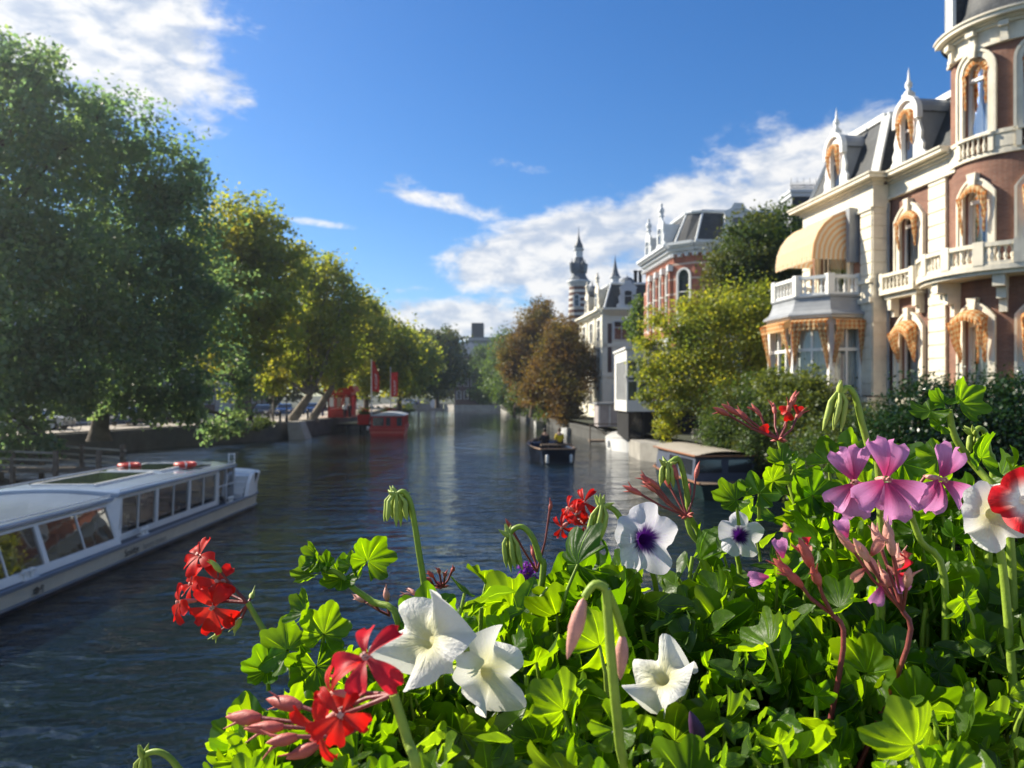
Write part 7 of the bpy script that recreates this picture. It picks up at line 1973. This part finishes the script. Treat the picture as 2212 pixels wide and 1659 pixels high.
droop(u_p, [(308, 1640), (318, 1628), (342, 1624), (368, 1638), (395, 1670), (470, 1740)], .56, (309, 1640), .016, 5, .005)
v_p = plant('thick', 'geranium_plant', 1330, .36, 'thick blurred yellow-green stalk with a pale pink bud near the bottom centre', 'geranium', 'g')
v_p.stem([at(1310, 1272, .35), at(1315, 1350, .35), at(1325, 1470, .35), at(1338, 1600, .36), at(1345, 1700, .38)], .0027, .0022)
pb = MB(); spindle(pb, at(1262, 1290, .35), at(1225, 1425, .35), .0036, 10); spindle(pb, at(1345, 1370, .36), at(1340, 1470, .36), .0032, 10); pb.build('long_bud', pk_bud, v_p.root)
v_p.stem([at(1262, 1290, .35), at(1285, 1262, .35), at(1310, 1272, .35)], .0022, .0018, tobase=False); v_p.stem([at(1345, 1370, .36), at(1330, 1320, .355), at(1312, 1280, .35)], .0022, .0018, tobase=False)

# ---- the mass of leaves: top line of the foliage against the view, and depth growing to the back
TOP = [(500, 1640), (530, 1560), (600, 1545), (650, 1520), (700, 1440), (800, 1420), (880, 1400), (960, 1235), (1060, 1205), (1150, 1245), (1220, 1190), (1300, 1150), (1400, 1215), (1500, 1180), (1570, 1110), (1640, 1085), (1740, 1010), (1850, 985), (1950, 1000), (2030, 1010), (2212, 1040), (2400, 1060)]
def topy(x):
    for (xa, ya), (xb, yb) in zip(TOP, TOP[1:]):
        if xa <= x <= xb: return ya + (yb - ya) * (x - xa) / (xb - xa)
    return 2000
CLEAR = [(925, 1385, 88, .42), (1050, 1450, 82, .44), (1432, 1468, 78, .45), (1392, 1165, 70, .6), (1597, 1158, 46, .66), (1250, 1110, 55, .7), (1850, 1040, 70, .54), (1920, 1040, 85, .54), (2030, 1035, 70, .54), (2150, 1110, 70, .47), (1450, 1050, 70, .62), (1650, 910, 90, .62), (1720, 1230, 55, .46), (1900, 1210, 70, .46), (720, 1480, 95, .33), (690, 1560, 70, .33), (580, 1570, 50, .36), (460, 1280, 110, .6), (1110, 1180, 40, .6), (870, 1110, 60, .6), (1145, 1240, 24, .66), (740, 1225, 70, .58), (1245, 1350, 30, .35)]
keys = [k for k in PLS if k not in ('verb', 'corner')]
def nearest(px, Y): return PLS[min(keys, key=lambda k: abs(PLS[k].px - px) + abs(PLS[k].Y - Y) * 700)]
cnt = 0
for layer, (num, drop, sc_) in enumerate(((640, 0, 1.0), (560, 60, 1.05), (400, 150, 1.25))):
    for _ in range(num):
        x = RS.uniform(500, 2400); ty = topy(x)
        if ty > 1900: continue
        y = ty + 12 + (1760 - ty) * RS.rand() ** .85
        f_ = min(1, max(0, (y - 950) / 750)); Yd = .74 - .34 * f_ + RS.normal() * .03 + layer * .035
        pos = at(x, y, max(.34, Yd)); pos.z -= .0 if layer == 0 else .012 * layer
        if layer and (H - pos.z) * F / pos.y + 855 < ty + 10: continue
        r_ = .02 * F / pos.y
        if any((x - a) ** 2 + (y - b) ** 2 < (c + r_ * .75) ** 2 and pos.y < d + .03 for a, b, c, d in CLEAR): continue
        pl_ = nearest(x, Yd); petu = pl_.t is PL
        if RS.rand() < .2: petu = not petu
        r = RS.uniform(.011, .026) * min(1.1, Yd / .5) * sc_ * (1.15 if petu else 1.)
        nrm = Vector((-.38 + RS.normal() * .5, .30 + RS.normal() * .55, RS.uniform(.05, .9))) if RS.rand() < .60 else Vector((RS.normal() * .6, -.3 + RS.normal() * .5, RS.uniform(.1, 1)))
        pl_.addleaf(pos, r, nrm, None, PL if petu else GL, petiole=layer == 0 or RS.rand() < .3); cnt += 1
        if petu and layer < 2:      # small leaves sit in whorls
            for q in range(3):
                pl_.addleaf(pos + Vector((RS.normal(), RS.normal(), RS.normal())) * .008, r * RS.uniform(.5, .9), None, None, PL, petiole=False)
# loose upright stalks
for _ in range(60):
    x = RS.uniform(650, 2300); ty = topy(x); y = ty + RS.uniform(20, 350); Yd = .72 - .34 * min(1, max(0, (y - 950) / 750))
    pl_ = nearest(x, Yd); p = at(x, y, Yd); pl_.stem([p, p + Vector((RS.normal() * .01, 0, -.03))], .0024, .0015)
for k in PLS: PLS[k].finish()
# the trough
tr_ = thing('flower_trough', (.45, .62, 3.36), 'dark trough on the bridge parapet holding all the geraniums and petunias', 'planter')
m_ = MB(); y0, y1, x0, x1 = .44, .80, -.22, 1.6
m_.box(x0, x1, y0, y0 + .015, 3.37, 3.63); m_.box(x0, x1, y1 - .015, y1, 3.37, 3.63); m_.box(x0, x0 + .015, y0 + .015, y1 - .015, 3.37, 3.63); m_.box(x1 - .015, x1, y0 + .015, y1 - .015, 3.37, 3.63); m_.box(x0 + .015, x1 - .015, y0 + .015, y1 - .015, 3.37, 3.39)
m_.build('box', plain('dark_green_trough', (.015, .03, .02), .6, .2, 10, .1), tr_)
m_ = MB(); m_.grid(lambda a, b: (x0 + .016 + (x1 - x0 - .032) * a, y0 + .016 + (y1 - y0 - .032) * b, SOIL + .006 * sin(a * 90) * cos(b * 20)), 60, 12); m_.build('potting_soil', plain('potting_soil', (.03, .02, .014), .95, .4, 40, .5), tr_)
m_ = MB()
for xx in (0, .45, 1.2): m_.box(xx - .02, xx + .02, .30, y0, 3.40, 3.44); m_.box(xx - .02, xx + .02, .25, y1, 3.352, 3.368)
m_.build('bracket', darkmetal, tr_)

# ================================================================== GLARE VEIL
hz = MB(); hz.box(-90, 60, -12, 300, -2.2, 42)
HZ = hz.build('glare_veil', None); m, n = newmat('thin_glare_veil')  # thin volume added to imitate the veil of lens glare
pv = n.n('ShaderNodeVolumePrincipled'); pv.inputs['Color'].default_value = (.86, .93, 1, 1); pv.inputs['Density'].default_value = .00045; pv.inputs['Anisotropy'].default_value = .72
o_ = n.n('ShaderNodeOutputMaterial'); n.link(pv.outputs[0], o_.inputs['Volume']); HZ.data.materials.append(m)
tag(HZ, kind='stuff')
cy.volume_bounces = 0
